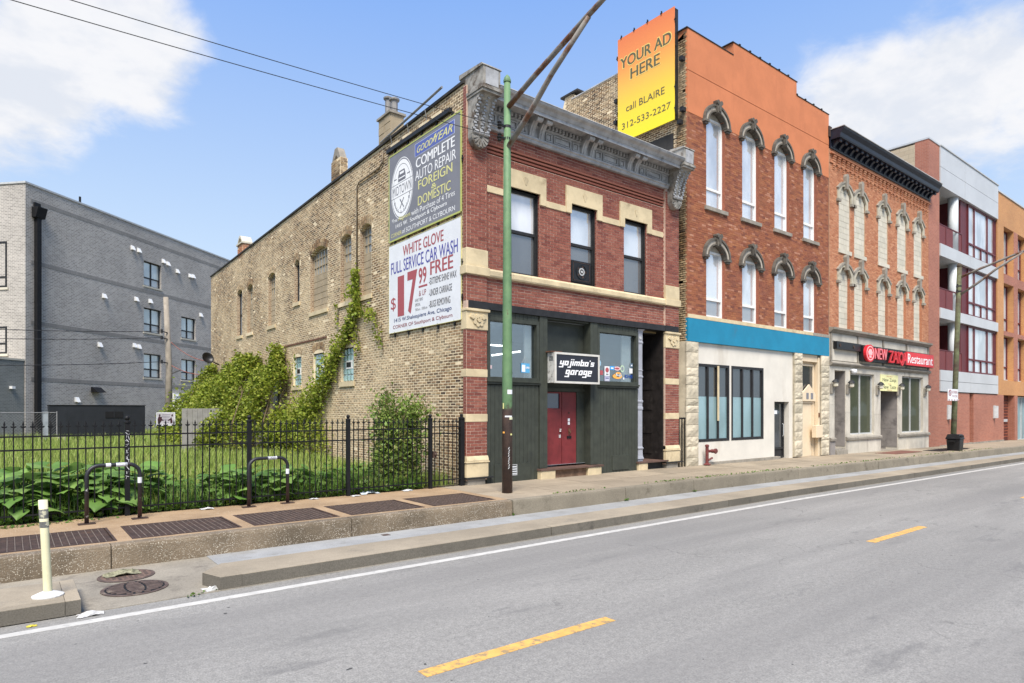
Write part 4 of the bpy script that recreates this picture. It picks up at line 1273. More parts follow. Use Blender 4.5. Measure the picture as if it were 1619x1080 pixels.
    for p, q in ((14.05, 14.47), (14.54, 14.96)):
        for z0, z1 in ((.34, .9), (1.0, 1.16), (1.26, 1.75), (1.85, 2.05), (2.15, 2.62)):
            b = MB(F); b.box(p, q, -1.2, -1.185, z0, z1).box(p+.06, q-.06, -1.185, -1.165, z0+.05, z1-.05); b.build('door_panel', DKREC, d3)
    MB(F).box(14.0, 15.01, -1.25, -1.12, 2.73, 2.83).build('transom_bar', DKREC, en)
    MB(F).box(14.02, 15.0, -1.25, -1.22, 2.84, 3.9).build('transom_pane', glass_mat('amber_transom', (.10, .085, .04), .15, .06), en)
    for z0, z1 in ((.4, .9), (1.0, 1.6), (1.7, 2.2), (2.3, 2.8), (2.9, 3.8)):
        MB(side(15.019)).box(-FY-1.1, -FY-.45, .001, .012, z0, z1).build('door_panel', DKREC, en)
    # the shop behind the glass: walls, ceiling, floor, lit tubes
    room(t)

def room(t):
    x0, x1, y0, y1, z0, z1 = 8.5, 13.9, 12.05, 16.5, .3, 3.95
    b = MB()
    V = [(x0, y0, z0), (x1, y0, z0), (x1, y1, z0), (x0, y1, z0), (x0, y0, z1), (x1, y0, z1), (x1, y1, z1), (x0, y1, z1)]
    b.add(V, [(0, 1, 2, 3), (7, 6, 5, 4), (1, 2, 6, 5), (2, 3, 7, 6), (3, 0, 4, 7)])
    rm = b.build('shop_interior', INT, t)
    MB().box(10.5, 12.1, 12.2, 12.6, .3, 3.94).build('vestibule_wall', INT, rm)
    MB().box(9.93, 10.15, 12.08, 12.12, 2.42, 3.8).build('curtain', CURT, rm)
    MB().box(13.45, 13.8, 12.08, 12.12, 2.42, 3.8).build('curtain', CURT, rm)
    tube = flat('lit_tube', (1.0, 1.0, .97), emit=5)
    for (p, q) in (((8.7, 13.6, 3.42), (10.4, 13.6, 3.42)), ((9.0, 14.6, 3.30), (10.4, 14.2, 3.45)), ((8.9, 14.4, 3.18), (9.5, 13.2, 3.05)), ((9.6, 13.0, 3.08), (10.3, 12.7, 3.2))):
        MB().tube([p, q], .022, 6).build('light_tube', tube, rm)
    MB().box(12.5, 13.4, 15.2, 15.24, 3.2, 3.24).build('hanging_rail', BEAMK, rm)
garage()

# ------------------------------------------------------------------ rock-faced stones
ROCKS = []
def rock_mesh(i):
    if len(ROCKS) > i: return ROCKS[i]
    n, m = 5, 4
    V, Fc = [], []
    for j in range(m+1):
        for k in range(n+1):
            x, z = k/n-.5, j/m-.5
            e = min(k, n-k, j, m-j)
            y = -.05 if e == 0 else -.5+R.uniform(-.45, .25) if e == 1 else -.8+R.uniform(-.35, .35)
            V.append((x, y, z))
    for j in range(m):
        for k in range(n):
            a = j*(n+1)+k
            Fc.append((a, a+1, a+n+2, a+n+1))
    me = bpy.data.meshes.new('stone')
    me.from_pydata(V+[(-.5, 1, -.5), (.5, 1, -.5), (.5, 1, .5), (-.5, 1, .5)], [], Fc+[(0, (n+1)*(m+1), (n+1)*(m+1)+1, n), (m*(n+1), m*(n+1)+n, (n+1)*(m+1)+2, (n+1)*(m+1)+3),
                   tuple([j*(n+1) for j in range(m+1)]+[(n+1)*(m+1)+3, (n+1)*(m+1)]), tuple([j*(n+1)+n for j in range(m+1)]+[(n+1)*(m+1)+2, (n+1)*(m+1)+1])])
    me.materials.append(RUSTIC)
    ROCKS.append(me)
    return me
for i in range(6): rock_mesh(i)

def stone_pier(t, a0, a1, z0, z1, d, n, seed):
    rr = random.Random(seed)
    p = MB(FRONT).box(a0+.03, a1-.03, -.3, d-.02, z0, z1).build('stone_pier', RUSTIC, t)
    hs = [rr.uniform(.6, 1.4) for _ in range(n)]
    s = sum(hs); z = z0
    for h in hs:
        hh = h/s*(z1-z0)
        o = bpy.data.objects.new('stone', ROCKS[rr.randrange(6)])
        place(o, FRONT((a0+a1)/2, d, z+hh/2), p)
        w = (a1-a0)-rr.uniform(0, .04)
        o.scale = (w, .03, hh-.012)
        z += hh
    return p

def hood_mould(F, t, c, w, zs, m, key=True):
    """carved hood over an arched window: ring, dark outer lip, ears, keystone"""
    n = 16
    def arc(r, rz): return [(c+r*math.cos(math.pi*i/n), zs+rz*math.sin(math.pi*i/n)) for i in range(n+1)]
    b = MB(F); b.band(arc(w, .42), arc(w+.16, .57), -.02, .07)
    h = b.build('hood_mould', m, t)
    b = MB(F); b.band(arc(w+.14, .55), arc(w+.20, .62), .0, .11)
    b.band(arc(w-.03, .38), arc(w+.015, .43), -.10, .095)
    lip = b.build('moulding', HOODD, h)
    for s in (-1, 1):
        b = MB(F)
        x0, x1 = sorted((c+s*(w-.02), c+s*(w+.22)))
        b.box(x0, x1, -.02, .12, zs-.07, zs)
        x0, x1 = sorted((c+s*(w+.01), c+s*(w+.17)))
        b.box(x0, x1, -.02, .09, zs-.13, zs-.071)
        b.build('label_stop', HOODD, h)
    b = MB(F)
    b.extrude_az([(c-.085, zs+.34), (c+.085, zs+.34), (c+.13, zs+.68), (c-.13, zs+.68)], -.02, .15)
    b.extrude_az([(c-.045, zs+.38), (c+.045, zs+.38), (c+.07, zs+.64), (c-.07, zs+.64)], .15, .18)
    for k in (-1, 1): b.disc((c+k*.085, .02, zs+.66), .07, n=10, th=.155)
    b.box(c-.155, c+.155, -.02, .13, zs+.682, zs+.71)
    b.build('keystone', HOODD, h)
    return h

# ------------------------------------------------------------------ the orange-topped building
def orange():
    F = FRONT
    t = empty('brick_building', 'three storey brick building with orange stucco top and bright blue band', 'building', (20.6, FY, 0))
    L0, L1 = 16.12, 25.08
    cs = [17.58, 19.58, 21.6, 23.63]
    zt, zl = 10.72, 6.52
    hs = [Hole(c-.5, c+.5, 8.07, zt, .40, True) for c in cs]+[Hole(c-.5, c+.5, 4.62, zl, .40, True) for c in cs]
    fac = wall(F, L0, L1, 4.5, 10.74, [h for h in hs if h.z0 > 5]+[h for h in hs if h.z0 < 5], -.4, 0, ORM, 'facade', t)
    hh = [Hole(c-.62, c+.62, zt, zt+.01, .5, True) for c in cs]+[Hole(c-.62, c+.62, zl, zl+.01, .5, True) for c in cs]
    bricks(F, fac, L0, L1, 4.61, 10.74, hs+hh, ORB, d=0, L=.2, H=.058, pitch=.068, gap=.008, proud=.004, single=300, jit=.003)
    # stepped stucco parapet
    tops = [Hole(c-.5, c+.5, 10.6, 10.601, .36, True) for c in cs]
    def top(a): return 13.27 if a < 18.56 else 13.69 if a < 22.61 else 13.2
    b = MB(F)
    poly = [(L0, 10.742), (L1, 10.742), (L1, 13.2), (22.61, 13.2), (22.61, 13.69), (18.18, 13.69), (18.18, 13.56), (18.56, 13.56), (18.56, 13.25), (L0+.0, 13.27)]
    poly = [(L0, 10.742), (L1, 10.742), (L1, 13.2), (22.61, 13.2), (22.61, 13.69), (18.56, 13.69), (18.56, 13.24), (L0, 13.27)]
    # arch heads rise into the stucco: cut by building it in columns
    cuts = sorted({L0, L1, 18.56, 22.61, *[round(c-.5+i*.1, 3) for c in cs for i in range(11)]})
    for x0, x1 in zip(cuts, cuts[1:]):
        c = (x0+x1)/2; z = 10.742
        for h in hs[:4]:
            if h.a0 < c < h.a1: z = max(z, h.top(c))
        b.box(x0, x1, -.35, .012, z, 12.0)
        b.box(x0, x1, -.35, .012, 12.022, top(c))
    s = b.build('stucco_front', STUCO, t)
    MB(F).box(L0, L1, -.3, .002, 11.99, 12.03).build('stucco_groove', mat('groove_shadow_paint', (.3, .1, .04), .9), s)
    cb = MB(F)
    for x0, x1, z in ((L0-.06, 18.55, 13.27), (18.5, 22.66, 13.69), (22.66, L1+.02, 13.2)): cb.box(x0, x1, -.40, .03, z+.002, z+.026)
    cb.build('coping', TAR, s)
    for x in np.arange(18.9, 25, .62):
        z = top(x)+.027
        MB(F).box(x-.04, x+.04, -.1, .045, z, z+.035).build('coping_clip', TAR, s)
    MB(F).box(18.565, 18.85, -.6, -.36, 13.0, 13.74).build('parapet_pier', COMM, s)
    # windows, hoods, sills
    for i, (c, h) in enumerate(zip(cs+cs, hs)):
        zs = zt if i < 4 else zl
        hood_mould(F, t, c, .5, zs, HOODM)
        ztop = zs+.20
        w = window(F, t, c-.5, c+.5, h.z0+.01, ztop, -.10, WHITEF, P_SKY, .06, rails=(h.z0+(.62 if i < 4 else .58),), mw=.07, depth=.09, pane_mats={(0, 0): P_GREY if i > 3 else P_SKY})
        MB(F).box(c-.5, c+.5, -.2, -.12, ztop, zs+.41).build('head_board', HOODM, w)
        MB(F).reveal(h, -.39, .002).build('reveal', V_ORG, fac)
        if i < 4: MB(F).box(c-.6, c+.6, -.3, .07, 7.95, 8.065).build('sill', LEDGE, t)
    for p, q in zip([16.12, 17.05, 18.4, 19.9, 21.4, 22.6, 23.8], [17.05, 18.4, 19.9, 21.4, 22.6, 23.8, 25.08]):
        MB(F).box(p+.003, q-.003, -.3, .035, 4.50, 4.615).build('sill_course', CREAM if q < 18 else LEDGE if q > 24 else CREAM, t)
    MB(F).box(L0, L1, -.5, .03, 3.79, 4.495).build('sign_band', BLUE, t)
    # ground floor: stucco infill with window banks, between rock-faced piers
    wa, wb = Hole(16.66, 18.42, .70, 3.14), Hole(18.54, 20.48, .70, 3.14)
    dr = Hole(21.2, 22.2, -.2, 1.99)
    g = wall(F, 16.6, 22.46, -.3, 3.785, [wa, wb, dr], -.5, -.06, STUCW, 'shop_front', t)
    for h, mull in ((wa, 2), (wb, 2)):
        n = 3
        ms = [h.a0+.05+(h.a1-h.a0-.1)*i/n for i in range(1, n)]
        w = window(F, t, h.a0, h.a1, h.z0, h.z1, -.05, BEAMK, P_TEAL, .085, mull=ms, rails=(2.16,) if False else (), mw=.07, depth=.1)
        xs = [h.a0+.085]+ms+[h.a1-.085]
        for i in range(3):
            MB(F).box(xs[i]+.035*(i > 0), xs[i+1]-.035*(i < 2), -.107, -.101, 2.12, h.z1-.09).build('clear_pane', P_DARK, w)
    MB(F).box(17.74, 17.81, -.05, -.02, 1.35, 3.10).build('loose_batten', CREAM, t)
    b = MB(F)
    b.box(dr.a0, dr.a0+.03, -.28, -.07, -.1, 1.99)
    d = window(F, t, 21.2, 22.12, -.03, 1.98, -.2, BEAMK, P_DARK, .07, rails=(.32,), depth=.08, name='door', pane_mats={(0, 0): BEAMK})
    b = MB(F); b.tube([F(21.95, -.17, .75), F(21.95, -.13, .78), F(21.95, -.13, 1.18), F(21.95, -.17, 1.2)], .014, 6); b.build('handle', LTGREY, d)
    MB(F).box(21.3, 21.62, -.196, -.192, 1.55, 1.68).build('door_sign', WHITEV, d)
    MB(F).box(17.13, 21.42, -.1, .05, -.1, .055).build('plinth', LEDGE, t)
    stone_pier(t, 16.04, 16.66, -.02, 3.785, .02, 12, 3)
    stone_pier(t, 22.45, 23.02, -.02, 3.785, .03, 13, 5)
    stone_pier(t, 24.44, 25.09, -.05, 3.785, .03, 13, 9)
    # cream door bay
    bay = MB(F).box(23.03, 24.43, -.5, -.23, -.2, 3.78).build('door_bay', CREAMP, t)
    MB(F).box(24.32, 24.435, -.229, -.03, -.1, 3.70).build('pilaster_panel', CREAMP, bay)
    MB(F).box(23.03, 24.31, -.229, -.06, 3.52, 3.78).build('bay_head', CREAMP, bay)
    d2 = MB(F).box(23.2, 24.16, -.229, -.205, -.06, 1.93).build('door', CREAMP, t)
    b = MB(F); b.box(24.17, 24.25, -.229, -.17, -.06, 1.95).box(23.1, 24.25, -.229, -.165, 1.951, 2.02); b.build('door_frame', CREAMP, d2)
    window(F, t, 23.2, 24.24, 2.12, 3.42, -.16, CREAMP, P_DARK, .06, depth=.065)
    gp = MB(F).extrude_az([(23.3, 2.03), (24.28, 2.03), (24.28, 2.30), (23.80, 2.66), (23.3, 2.34)], -.158, -.11).build('gable_panel', CREAMP, t)
    for x in (23.56, 23.9): MB(F).box(x, x+.17, -.11, -.10, 2.11, 2.34).build('little_window', GREYV, gp)
    MB(F).box(24.33, 24.40, -.029, .0, 1.42, 1.58).build('entry_buzzer', RUST, bay)
    tag(MB(F).box(23.93, 24.42, -.09, .10, .64, 1.12).build('meter_box', CREAMP, None, bevel=.015), 'cream metal meter box on the cream door bay', 'meter box')
    # party wall towards the garage with its banner rails
    sf = side(L0)
    def wtop(a):
        y = -a
        return 13.27 if y < 12.2 else 13.0 if y < 16.95 else 13.2 if y < 17.35 else 12.2
    pw = wall(sf, -24, -11.92, -.3, lambda a: 13.2 if a > -12.25 else 13.02 if a > -16.6 else 13.22 if a > -17.4 else 12.2, [], -.35, 0, COMM, 'party_wall', t, step=.35)
    bricks(sf, pw, -12.9, -11.86, 0, 3.0, [], COMB, d=0, L=.205, H=.054, pitch=.0705, gap=.016)
    bricks(sf, pw, -20, -11.86, 3.0, 13.2, [], COMB, d=0, L=.186, H=.044, pitch=.0672, gap=.03, single=120, jit=.006, topf=lambda a: 13.2 if a > -12.25 else 13.0 if a > -16.6 else 13.2 if a > -17.4 else 12.2, lost=.012)
    MB(sf).box(-14.6, -12.35, .012, .03, 9.7, 10.25).build('tar_patch', TAR, pw)
    MB(sf).box(-16.9, -12.3, -.35, .03, 13.025, 13.06).build('coping', ROOFM, pw)
    MB(sf).box(-17.45, -16.55, -.35, .06, 13.225, 13.29).build('coping', TAR, pw)
    MB().box(16.5, 25.0, 12.3, 24, 12.0, 12.1).build('roof', ROOFM, t)
    MB().box(24.75, 25.075, 12.25, 24, -.3, 12.9).build('party_wall', COMM, t)
    MB(F).box(25.085, 25.14, -.5, -.02, -.3, 12.6).build('downpipe', RUST, t)
    MB(F).box(25.02, 25.25, -.5, .06, 12.35, 12.75).build('rain_head', STEEL, t)
orange()

# ------------------------------------------------------------------ the restaurant building
def restaurant():
    F = FRONT
    t = empty('brick_building', 'salmon brick building with blocked up windows, black cornice and restaurant below', 'building', (30.3, FY, 0))
    L0, L1 = 25.15, 35.34
    cs = [26.43, 27.80, 30.10, 32.12, 34.02]
    up = [Hole(c-.5, c+.5, 8.13, 10.28, .42, True) for c in cs]
    lw = [Hole(c-.5, c+.5, 4.95, 7.04, .42, True) for c in cs]
    fac = wall(F, L0, L1, 4.90, 12.1, lw+up, -.4, 0, SAM, 'facade', t)
    hd = [Hole(c-.66, c+.66, h.z1-.25, h.z1+.2, .42) for c, h in zip(cs+cs, up+lw)]
    bricks(F, fac, L0, L1, 4.96, 11.2, up+lw+hd, SAB, d=0, L=.2, H=.056, pitch=.068, gap=.011, proud=.006, single=150)
    bricks(F, fac, L0, L1, 11.2, 12.08, [], SAB, d=0, L=.2, H=.056, pitch=.068, gap=.011, proud=.006)
    # corbel tables: little brick brackets in two rows
    x = L0+.22
    k = 0
    while x < L1-.2:
        b = MB(F)
        for j in range(4): b.box(x, x+.22, 0, .03+.018*j, 11.42+j*.075, 11.42+j*.075+.062)
        b.build('brick_corbel', SAB, fac)
        b = MB(F)
        for j in range(3): b.box(x+.02, x+.20, 0, .022+.018*j, 11.17+j*.07, 11.17+j*.07+.058)
        b.build('brick_corbel', SAB, fac)
        x += .385
    MB(F).box(L0, L1, 0, .10, 11.725, 11.79).build('brick_course', SAB, fac)
    MB(F).box(L0, L1, 0, .045, 11.385, 11.41).build('brick_course', SAB, fac)
    # cornice
    b = MB(F)
    b.extrude_dz([(-.3, 11.93), (.04, 11.93), (.06, 11.99), (.05, 12.02), (.05, 12.24), (.40, 12.25), (.42, 12.30), (.44, 12.42), (.54, 12.55), (.56, 12.60), (-.3, 12.62)], L0+.0, L1+.12)
    c = b.build('cornice', CORNB, t)
    MB(F).box(L0-.02, L1+.14, -.3, .58, 12.625, 12.65).build('flashing', ROOFM, c)
    n = 22
    me = None
    for i in range(n):
        a = L0+.22+(L1-L0-.34)*i/(n-1)
        if me is None:
            b = MB(F)
            prof = [(.05, 11.99)]+[(.08+.28*(s**1.6), 11.99+.25*s) for s in [j/6 for j in range(7)]]+[(.05, 12.24)]
            b.extrude_dz(prof, a-.08, a+.08)
            b.extrude_dz([(.31+.055*math.cos(j*math.pi/4), 12.17+.055*math.sin(j*math.pi/4)) for j in range(8)], a-.085, a+.085)
            o = b.build('bracket', CORNB, c); me = o.data; oc = WO[o.name]-F(a, 0, 0)
        else: place(bpy.data.objects.new('bracket', me), F(a, 0, 0)+oc, c)
    # blocked windows with stone hoods
    for i, (cx, h) in enumerate(zip(cs+cs, up+lw)):
        d = -.03 if i < 5 else -.11
        w = MB(F).box(h.a0, h.a1, d-.1, d-.012, h.z0, h.z1+.42).build('blocked_window', CMU, t)
        nz = 11
        bh = (h.z1+.38-h.z0)/nz
        for j in range(nz):
            xs = (h.a0, cx, h.a1) if j % 2 else (h.a0, h.a0+.25, cx+.25, h.a1)
            for p, q in zip(xs, xs[1:]):
                zb = h.z0+j*bh
                lim = min(zb+bh-.008, min(h.top(p+.06), h.top(q-.06)))
                if lim-zb > .05: MB(F).box(p+.006, q-.006, d-.02, d+R.uniform(-.003, .003), zb+.004, lim).build('block', CMU, w)
        # hood: gabled ring with keystone and ears
        zs = h.z1-.02
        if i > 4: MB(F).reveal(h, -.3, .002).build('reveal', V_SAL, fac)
        b = MB(F)
        inner = [(h.a0-.0, zs-.18), (h.a0, zs+.08), (cx-.3, zs+.36), (cx, zs+.43), (cx+.3, zs+.36), (h.a1, zs+.08), (h.a1, zs-.18)]
        outer = [(h.a0-.17, zs-.18), (h.a0-.17, zs+.22), (cx-.36, zs+.46), (cx, zs+.60), (cx+.36, zs+.46), (h.a1+.17, zs+.22), (h.a1+.17, zs-.18)]
        b.band(inner, outer, -.02, .06)
        hm = b.build('hood_mould', mat('pale_hood_stone', (.42, .385, .30), .85, .15, 3, .3, 40, stain=(.22, .19, .14), sscale=3), t)
        b = MB(F)
        o2 = [(p+(-.05 if p < cx else .05 if p > cx else 0), q+.05*(q > zs)) for p, q in outer]
        b.band([(p, q-.02) for p, q in outer[1:-1]], o2[1:-1], 0, .09)
        for s in (-1, 1):
            p, q = sorted((cx+s*.47, cx+s*.73)); b.box(p, q, 0, .10, zs-.28, zs-.18)
        b.build('moulding', LEDGE, hm)
        b = MB(F); b.extrude_az([(cx-.08, zs+.30), (cx+.08, zs+.30), (cx+.12, zs+.80), (cx+.07, zs+.90), (cx-.07, zs+.90), (cx-.12, zs+.80)], 0, .14)
        b.build('keystone', LEDGE, hm)
        if i < 5: MB(F).box(h.a0-.06, h.a1+.06, -.1, .05, h.z0-.16, h.z0-.005).build('sill', CMU, t)
    # stone shop front
    gl = lambda a: gz(a)
    d1, w1, d2, w2 = Hole(25.58, 26.52, -.3, 3.26), Hole(26.93, 29.2, .68, 3.2), Hole(29.84, 31.66, -.3, 2.56), Hole(32.15, 34.64, .64, 3.24)
    g = wall(F, L0, L1, -.5, 4.90, [d1, w1, d2, w2], -.5, -.01, LIMES, 'stone_front', t)
    for (p, q, z0, z1) in ((25.15, 25.58, .58, 1.9), (25.15, 25.58, 1.9, 3.42), (26.52, 26.93, .6, 1.6), (26.52, 26.93, 1.6, 2.5), (26.52, 26.93, 2.5, 3.42), (29.2, 29.84, .58, 1.5), (29.2, 29.84, 1.5, 2.5), (29.2, 29.84, 2.5, 3.42),
                           (31.66, 32.15, .58, 1.5), (31.66, 32.15, 1.5, 2.56), (34.64, 35.33, .55, 1.6), (34.64, 35.33, 1.6, 2.6), (34.64, 35.33, 2.6, 3.42), (26.93, 28.0, 3.21, 3.42), (28.0, 29.2, 3.21, 3.42), (25.58, 26.52, 3.27, 3.42),
                           (29.84, 31.66, 2.57, 3.42), (31.66, 32.15, 2.57, 3.42), (32.15, 33.4, 3.25, 3.42), (33.4, 34.64, 3.25, 3.42)):
        MB(F).box(p+.004, q-.004, -.1, .004, z0+.004, z1-.004).build('ashlar_stone', LIMES, g)
    for (p, q) in ((26.53, 27.7), (27.7, 28.8), (28.8, 29.83), (31.67, 32.6), (32.6, 33.6), (33.6, 34.5), (34.5, 35.33)):
        MB(F).box(p+.004, q-.004, -.1, .02, -.4, .46).build('ashlar_stone', LIMES, g)
    for p, q in ((25.15, 25.57), (26.53, 29.83), (31.67, 35.36)):
        MB(F).extrude_dz([(-.1, .47), (.08, .47), (.09, .55), (.06, .60), (-.1, .62)], p, q).build('ledge', LEDGE, g)
    MB(F).box(25.15, 25.57, -.1, .04, -.4, .46).build('ashlar_stone', LIMED, g)
    MB(F).extrude_dz([(-.1, 3.43), (.07, 3.45), (.13, 3.52), (.13, 3.56), (.05, 3.62), (-.1, 3.62)], L0, L1+.02).build('string_course', LEDGE, g)
    MB(F).extrude_dz([(-.1, 4.74), (.06, 4.75), (.10, 4.80), (.18, 4.85), (.19, 4.93), (-.1, 4.95)], L0-.01, L1+.04).build('cornice_ledge', LEDGE, g)
    for p, q in ((25.3, 27.5), (27.6, 29.95), (30.15, 32.5), (32.7, 35.15)):
        for z0, z1 in ((3.66, 4.1), (4.42, 4.70)):
            MB(F).box(p, q, -.1, .02, z0, z1).build('frieze_panel', LIMES, g)
    for x in (25.19, 27.52, 30.02, 32.57, 35.18): MB(F).box(x, x+.10, -.1, .055, 3.64, 4.73).build('frieze_pilaster', LEDGE, g)
    # deep entries lined with grey stone
    for h, dep, z0 in ((d1, 1.3, .22), (d2, 1.9, .0)):
        r = MB(F)
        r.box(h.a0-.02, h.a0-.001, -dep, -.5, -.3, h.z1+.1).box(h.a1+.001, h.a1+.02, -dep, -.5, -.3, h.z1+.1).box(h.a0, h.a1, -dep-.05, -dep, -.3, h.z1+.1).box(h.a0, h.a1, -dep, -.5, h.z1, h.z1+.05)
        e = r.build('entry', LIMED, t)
        for j in range(3):
            zb = z0+j*(h.z1-z0)/3
            for p, q in ((h.a0, (h.a0+h.a1)/2), ((h.a0+h.a1)/2, h.a1)):
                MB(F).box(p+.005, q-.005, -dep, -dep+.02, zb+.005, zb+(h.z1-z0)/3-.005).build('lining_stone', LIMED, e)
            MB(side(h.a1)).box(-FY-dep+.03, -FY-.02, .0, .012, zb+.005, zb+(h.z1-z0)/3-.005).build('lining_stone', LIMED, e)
        MB(F).box(h.a0+.005, h.a1-.005, -dep+.021, -.02, -.4, z0+gz(h.a0)).build('step', LEDGE, e)
        if h is d1: MB(F).box(h.a0+.01, h.a1-.01, -.02, .1, -.4, .10).build('step', LEDGE, e)
    MB(side(26.52-.012)).box(-FY-.95, -FY-.75, 0, .02, 1.42, 1.56).build('entry_buzzer', BEAMK, t)
    for h in (w1, w2):
        c = (h.a0+h.a1)/2
        w = window(F, t, h.a0, h.a1, h.z0, h.z1, -.10, LTGREY, P_OLIVE, .05, mull=(c,), mw=.06, depth=.09)
        for (x, z, ww, hh_) in (((h.a0+.42), 1.25, .22, .52), (c+.75, .85, .24, .25)) if h is w1 else ((h.a0+.15, 1.35, .38, .34), (c-.22, 1.15, .2, .5), (c+.12, 1.4, .4, .34)):
            MB(F).box(x, x+ww, -.166, -.160, z, z+hh_).build('window_notice', WHITEV if h is w1 else mat('paper_notice', (.6, .58, .5), .8), w)
    op = MB(F).box(32.35, 32.95, -.166, -.16, 2.12, 2.24).build('neon_sign', flat('neon_red', (1.0, .16, .05), emit=1.5), t)
    MB(F).box(33.55, 33.75, -.166, -.16, 2.12, 2.24).build('neon_sign', flat('neon_red', (1, .2, .1)), t)
    MB().box(25.4, 35.3, 12.3, 24, 11.6, 11.7).build('roof', ROOFM, t)
    MB().box(25.16, 25.4, 12.3, 24, -.3, 12.2).build('party_wall', COMM, t)
    MB().box(35.1, 35.33, 12.3, 24, -.3, 12.2).build('party_wall', COMM, t)
restaurant()

# ------------------------------------------------------------------ apartments further down the street
def bay_window(F, t, a0, a1, z0, z1, d, muls, rail, low, fm, pm):
    b = MB(F)
    fw = .07
    return window(F, t, a0, a1, z0, z1, d, fm, pm, fw, mull=muls, rails=(rail,), mw=.08, depth=.12)

def apartments():
    F = FRONT
    t = empty('apartment_building', 'four storey apartments with silver panels, maroon windows and balconies over red brick', 'apartment building', (41, FY, -.15))
    # brick pier that rises past the roof, tan block return
    MB(F).box(35.36, 36.80, -.6, 0, -.5, 15.0).build('brick_pier', APB, t)
    MB(F).box(35.36, 36.0, -9, -.601, 11.0, 14.9).build('block_wall', APT, t)
    MB(F).box(35.34, 36.82, -9, .03, 15.0, 15.08).build('coping', METAL, t)
    base = MB(F).box(36.80, 41.28, -.5, 0, -.5, 2.60).box(41.92, 47.38, -.5, 0, -.5, 2.60).build('base_wall', APB, t)
    MB(F).box(36.8, 47.38, -.4, .03, -.5, -.10).build('plinth', LEDGE, base)
    MB(F).box(41.30, 41.62, -.3, -.12, -.4, 2.6).build('slot_door', METAL, t)
    MB(F).box(41.62, 41.91, -.3, -.2, -.4, 2.6).build('slot_reveal', MRED, t)
    # silver bands with joints
    for z0, z1, js in ((2.64, 3.72, (36.80, 41.3, 46.14)), (6.34, 6.86, (36.80, 41.3, 46.14)), (9.48, 10.10, (36.8, 41.3, 46.14)), (13.02, 13.95, (36.8, 40.4, 46.14)), (13.97, 15.0, (36.8, 40.4, 46.14))):
        for p, q in zip(js, js[1:]):
            if z0 == 2.64:
                MB(F).box(p+.012, q-.012, -.5, .05, z0, 3.16).build('metal_panel', METAL, t)
                MB(F).box(p+.012, q-.012, -.5, .05, 3.18, z1).build('metal_panel', METAL, t)
            else: MB(F).box(p+.012, q-.012, -.5, .05, z0, z1).build('metal_panel', METAL, t)
    MB(F).box(36.8, 46.15, -.5, .09, 15.002, 15.06).build('coping', LTGREY, t)
    # floors: recessed balconies left, glazed bays right
    for i, (z0, z1) in enumerate(((3.72, 6.34), (6.86, 9.48), (10.10, 13.02))):
        dep = 2.4
        rec = MB(F).box(36.8, 41.28, -dep-.1, -dep, z0, z1).box(36.8, 41.28, -dep, -.51, z1-.02, z1+.04).box(36.8, 41.28, -dep, -.51, z0-.06, z0).build('balcony_recess', mat('balcony_soffit', (.42, .42, .40), .8), t)
        MB(F).box(36.9, 38.2, -dep, -dep+.05, z0, z1-.45).build('balcony_door', MRED, rec)
        MB(F).box(37.1, 37.9, -dep+.05, -dep+.06, z0+.2, z1-.7).build('pane', P_GREY, rec)
        MB(F).box(38.3, 41.2, -dep, -dep+.04, z0+.0, z1-.5).build('rear_glazing', P_DARK, rec)
        b = MB(F); b.tube([F(39.62, -.27, z0), F(39.62, -.27, z1)], .235, 20); b.build('column', COLWH, t, smooth=True)
        r = MB(F).box(36.82, 38.84, -.08, -.04, z0+.03, z0+.98).build('balcony_panel', mat('maroon_mesh_panel', (.15, .035, .035), .6, .25, 30), t)
        b = MB(F); b.box(36.82, 40.2, -.09, -.03, z0+1.0, z0+1.05).box(37.8, 37.85, -.035, -.02, z0, z0+1.0).box(40.15, 40.2, -.09, -.03, z0, z0+1.0); b.build('railing', MRED, t)
        MB(F).box(39.75, 40.2, -.08, -.05, z0+.03, z0+.98).build('balcony_panel', MATS['maroon_mesh_panel'], t)
        MB(F).box(40.25, 41.26, -2.4, -.12, z0, z1).build('maroon_wall', MRED, t)
        w = window(F, t, 41.28, 46.12, z0+.02, z1-.02, -.06, MRED, P_SKY, .08, mull=(42.35, 44.6, 45.75), rails=(z0+.76,), mw=.09, depth=.12)
        MB(F).box(43.45, 43.54, -.12, -.062, z0+.1, z0+.72).build('mullion', MRED, w)
    MB().box(36.0, 46.1, 14.4, 26, -.3, 14.9).build('rear_block', APT, t)
    for x, lb in ((38.0, 'silver half-round wall lamp beside the parking sign on red brick'), (45.5, 'silver half-round wall lamp on red brick near the dark doorway')):
        l = MB(F)
        l.extrude_az([(x-.16, 1.2), (x+.16, 1.2), (x+.16, 1.95), (x-.16, 1.95)], 0, .06)
        n = 8
        P = [(.06+.16*math.sin(math.pi*i/n), x-.15+.30*i/n) for i in range(n+1)]
        vs = [F(a, d, z) for z in (1.22, 1.93) for d, a in P]
        l.add(vs, [(i, i+1, n+2+i, n+1+i) for i in range(n)]+[tuple(range(n, -1, -1)), tuple(range(n+1, 2*n+2))])
        tag(l.build('wall_lamp', LTGREY), lb, 'wall lamp', 'half round lamps on the apartment base')
apartments()

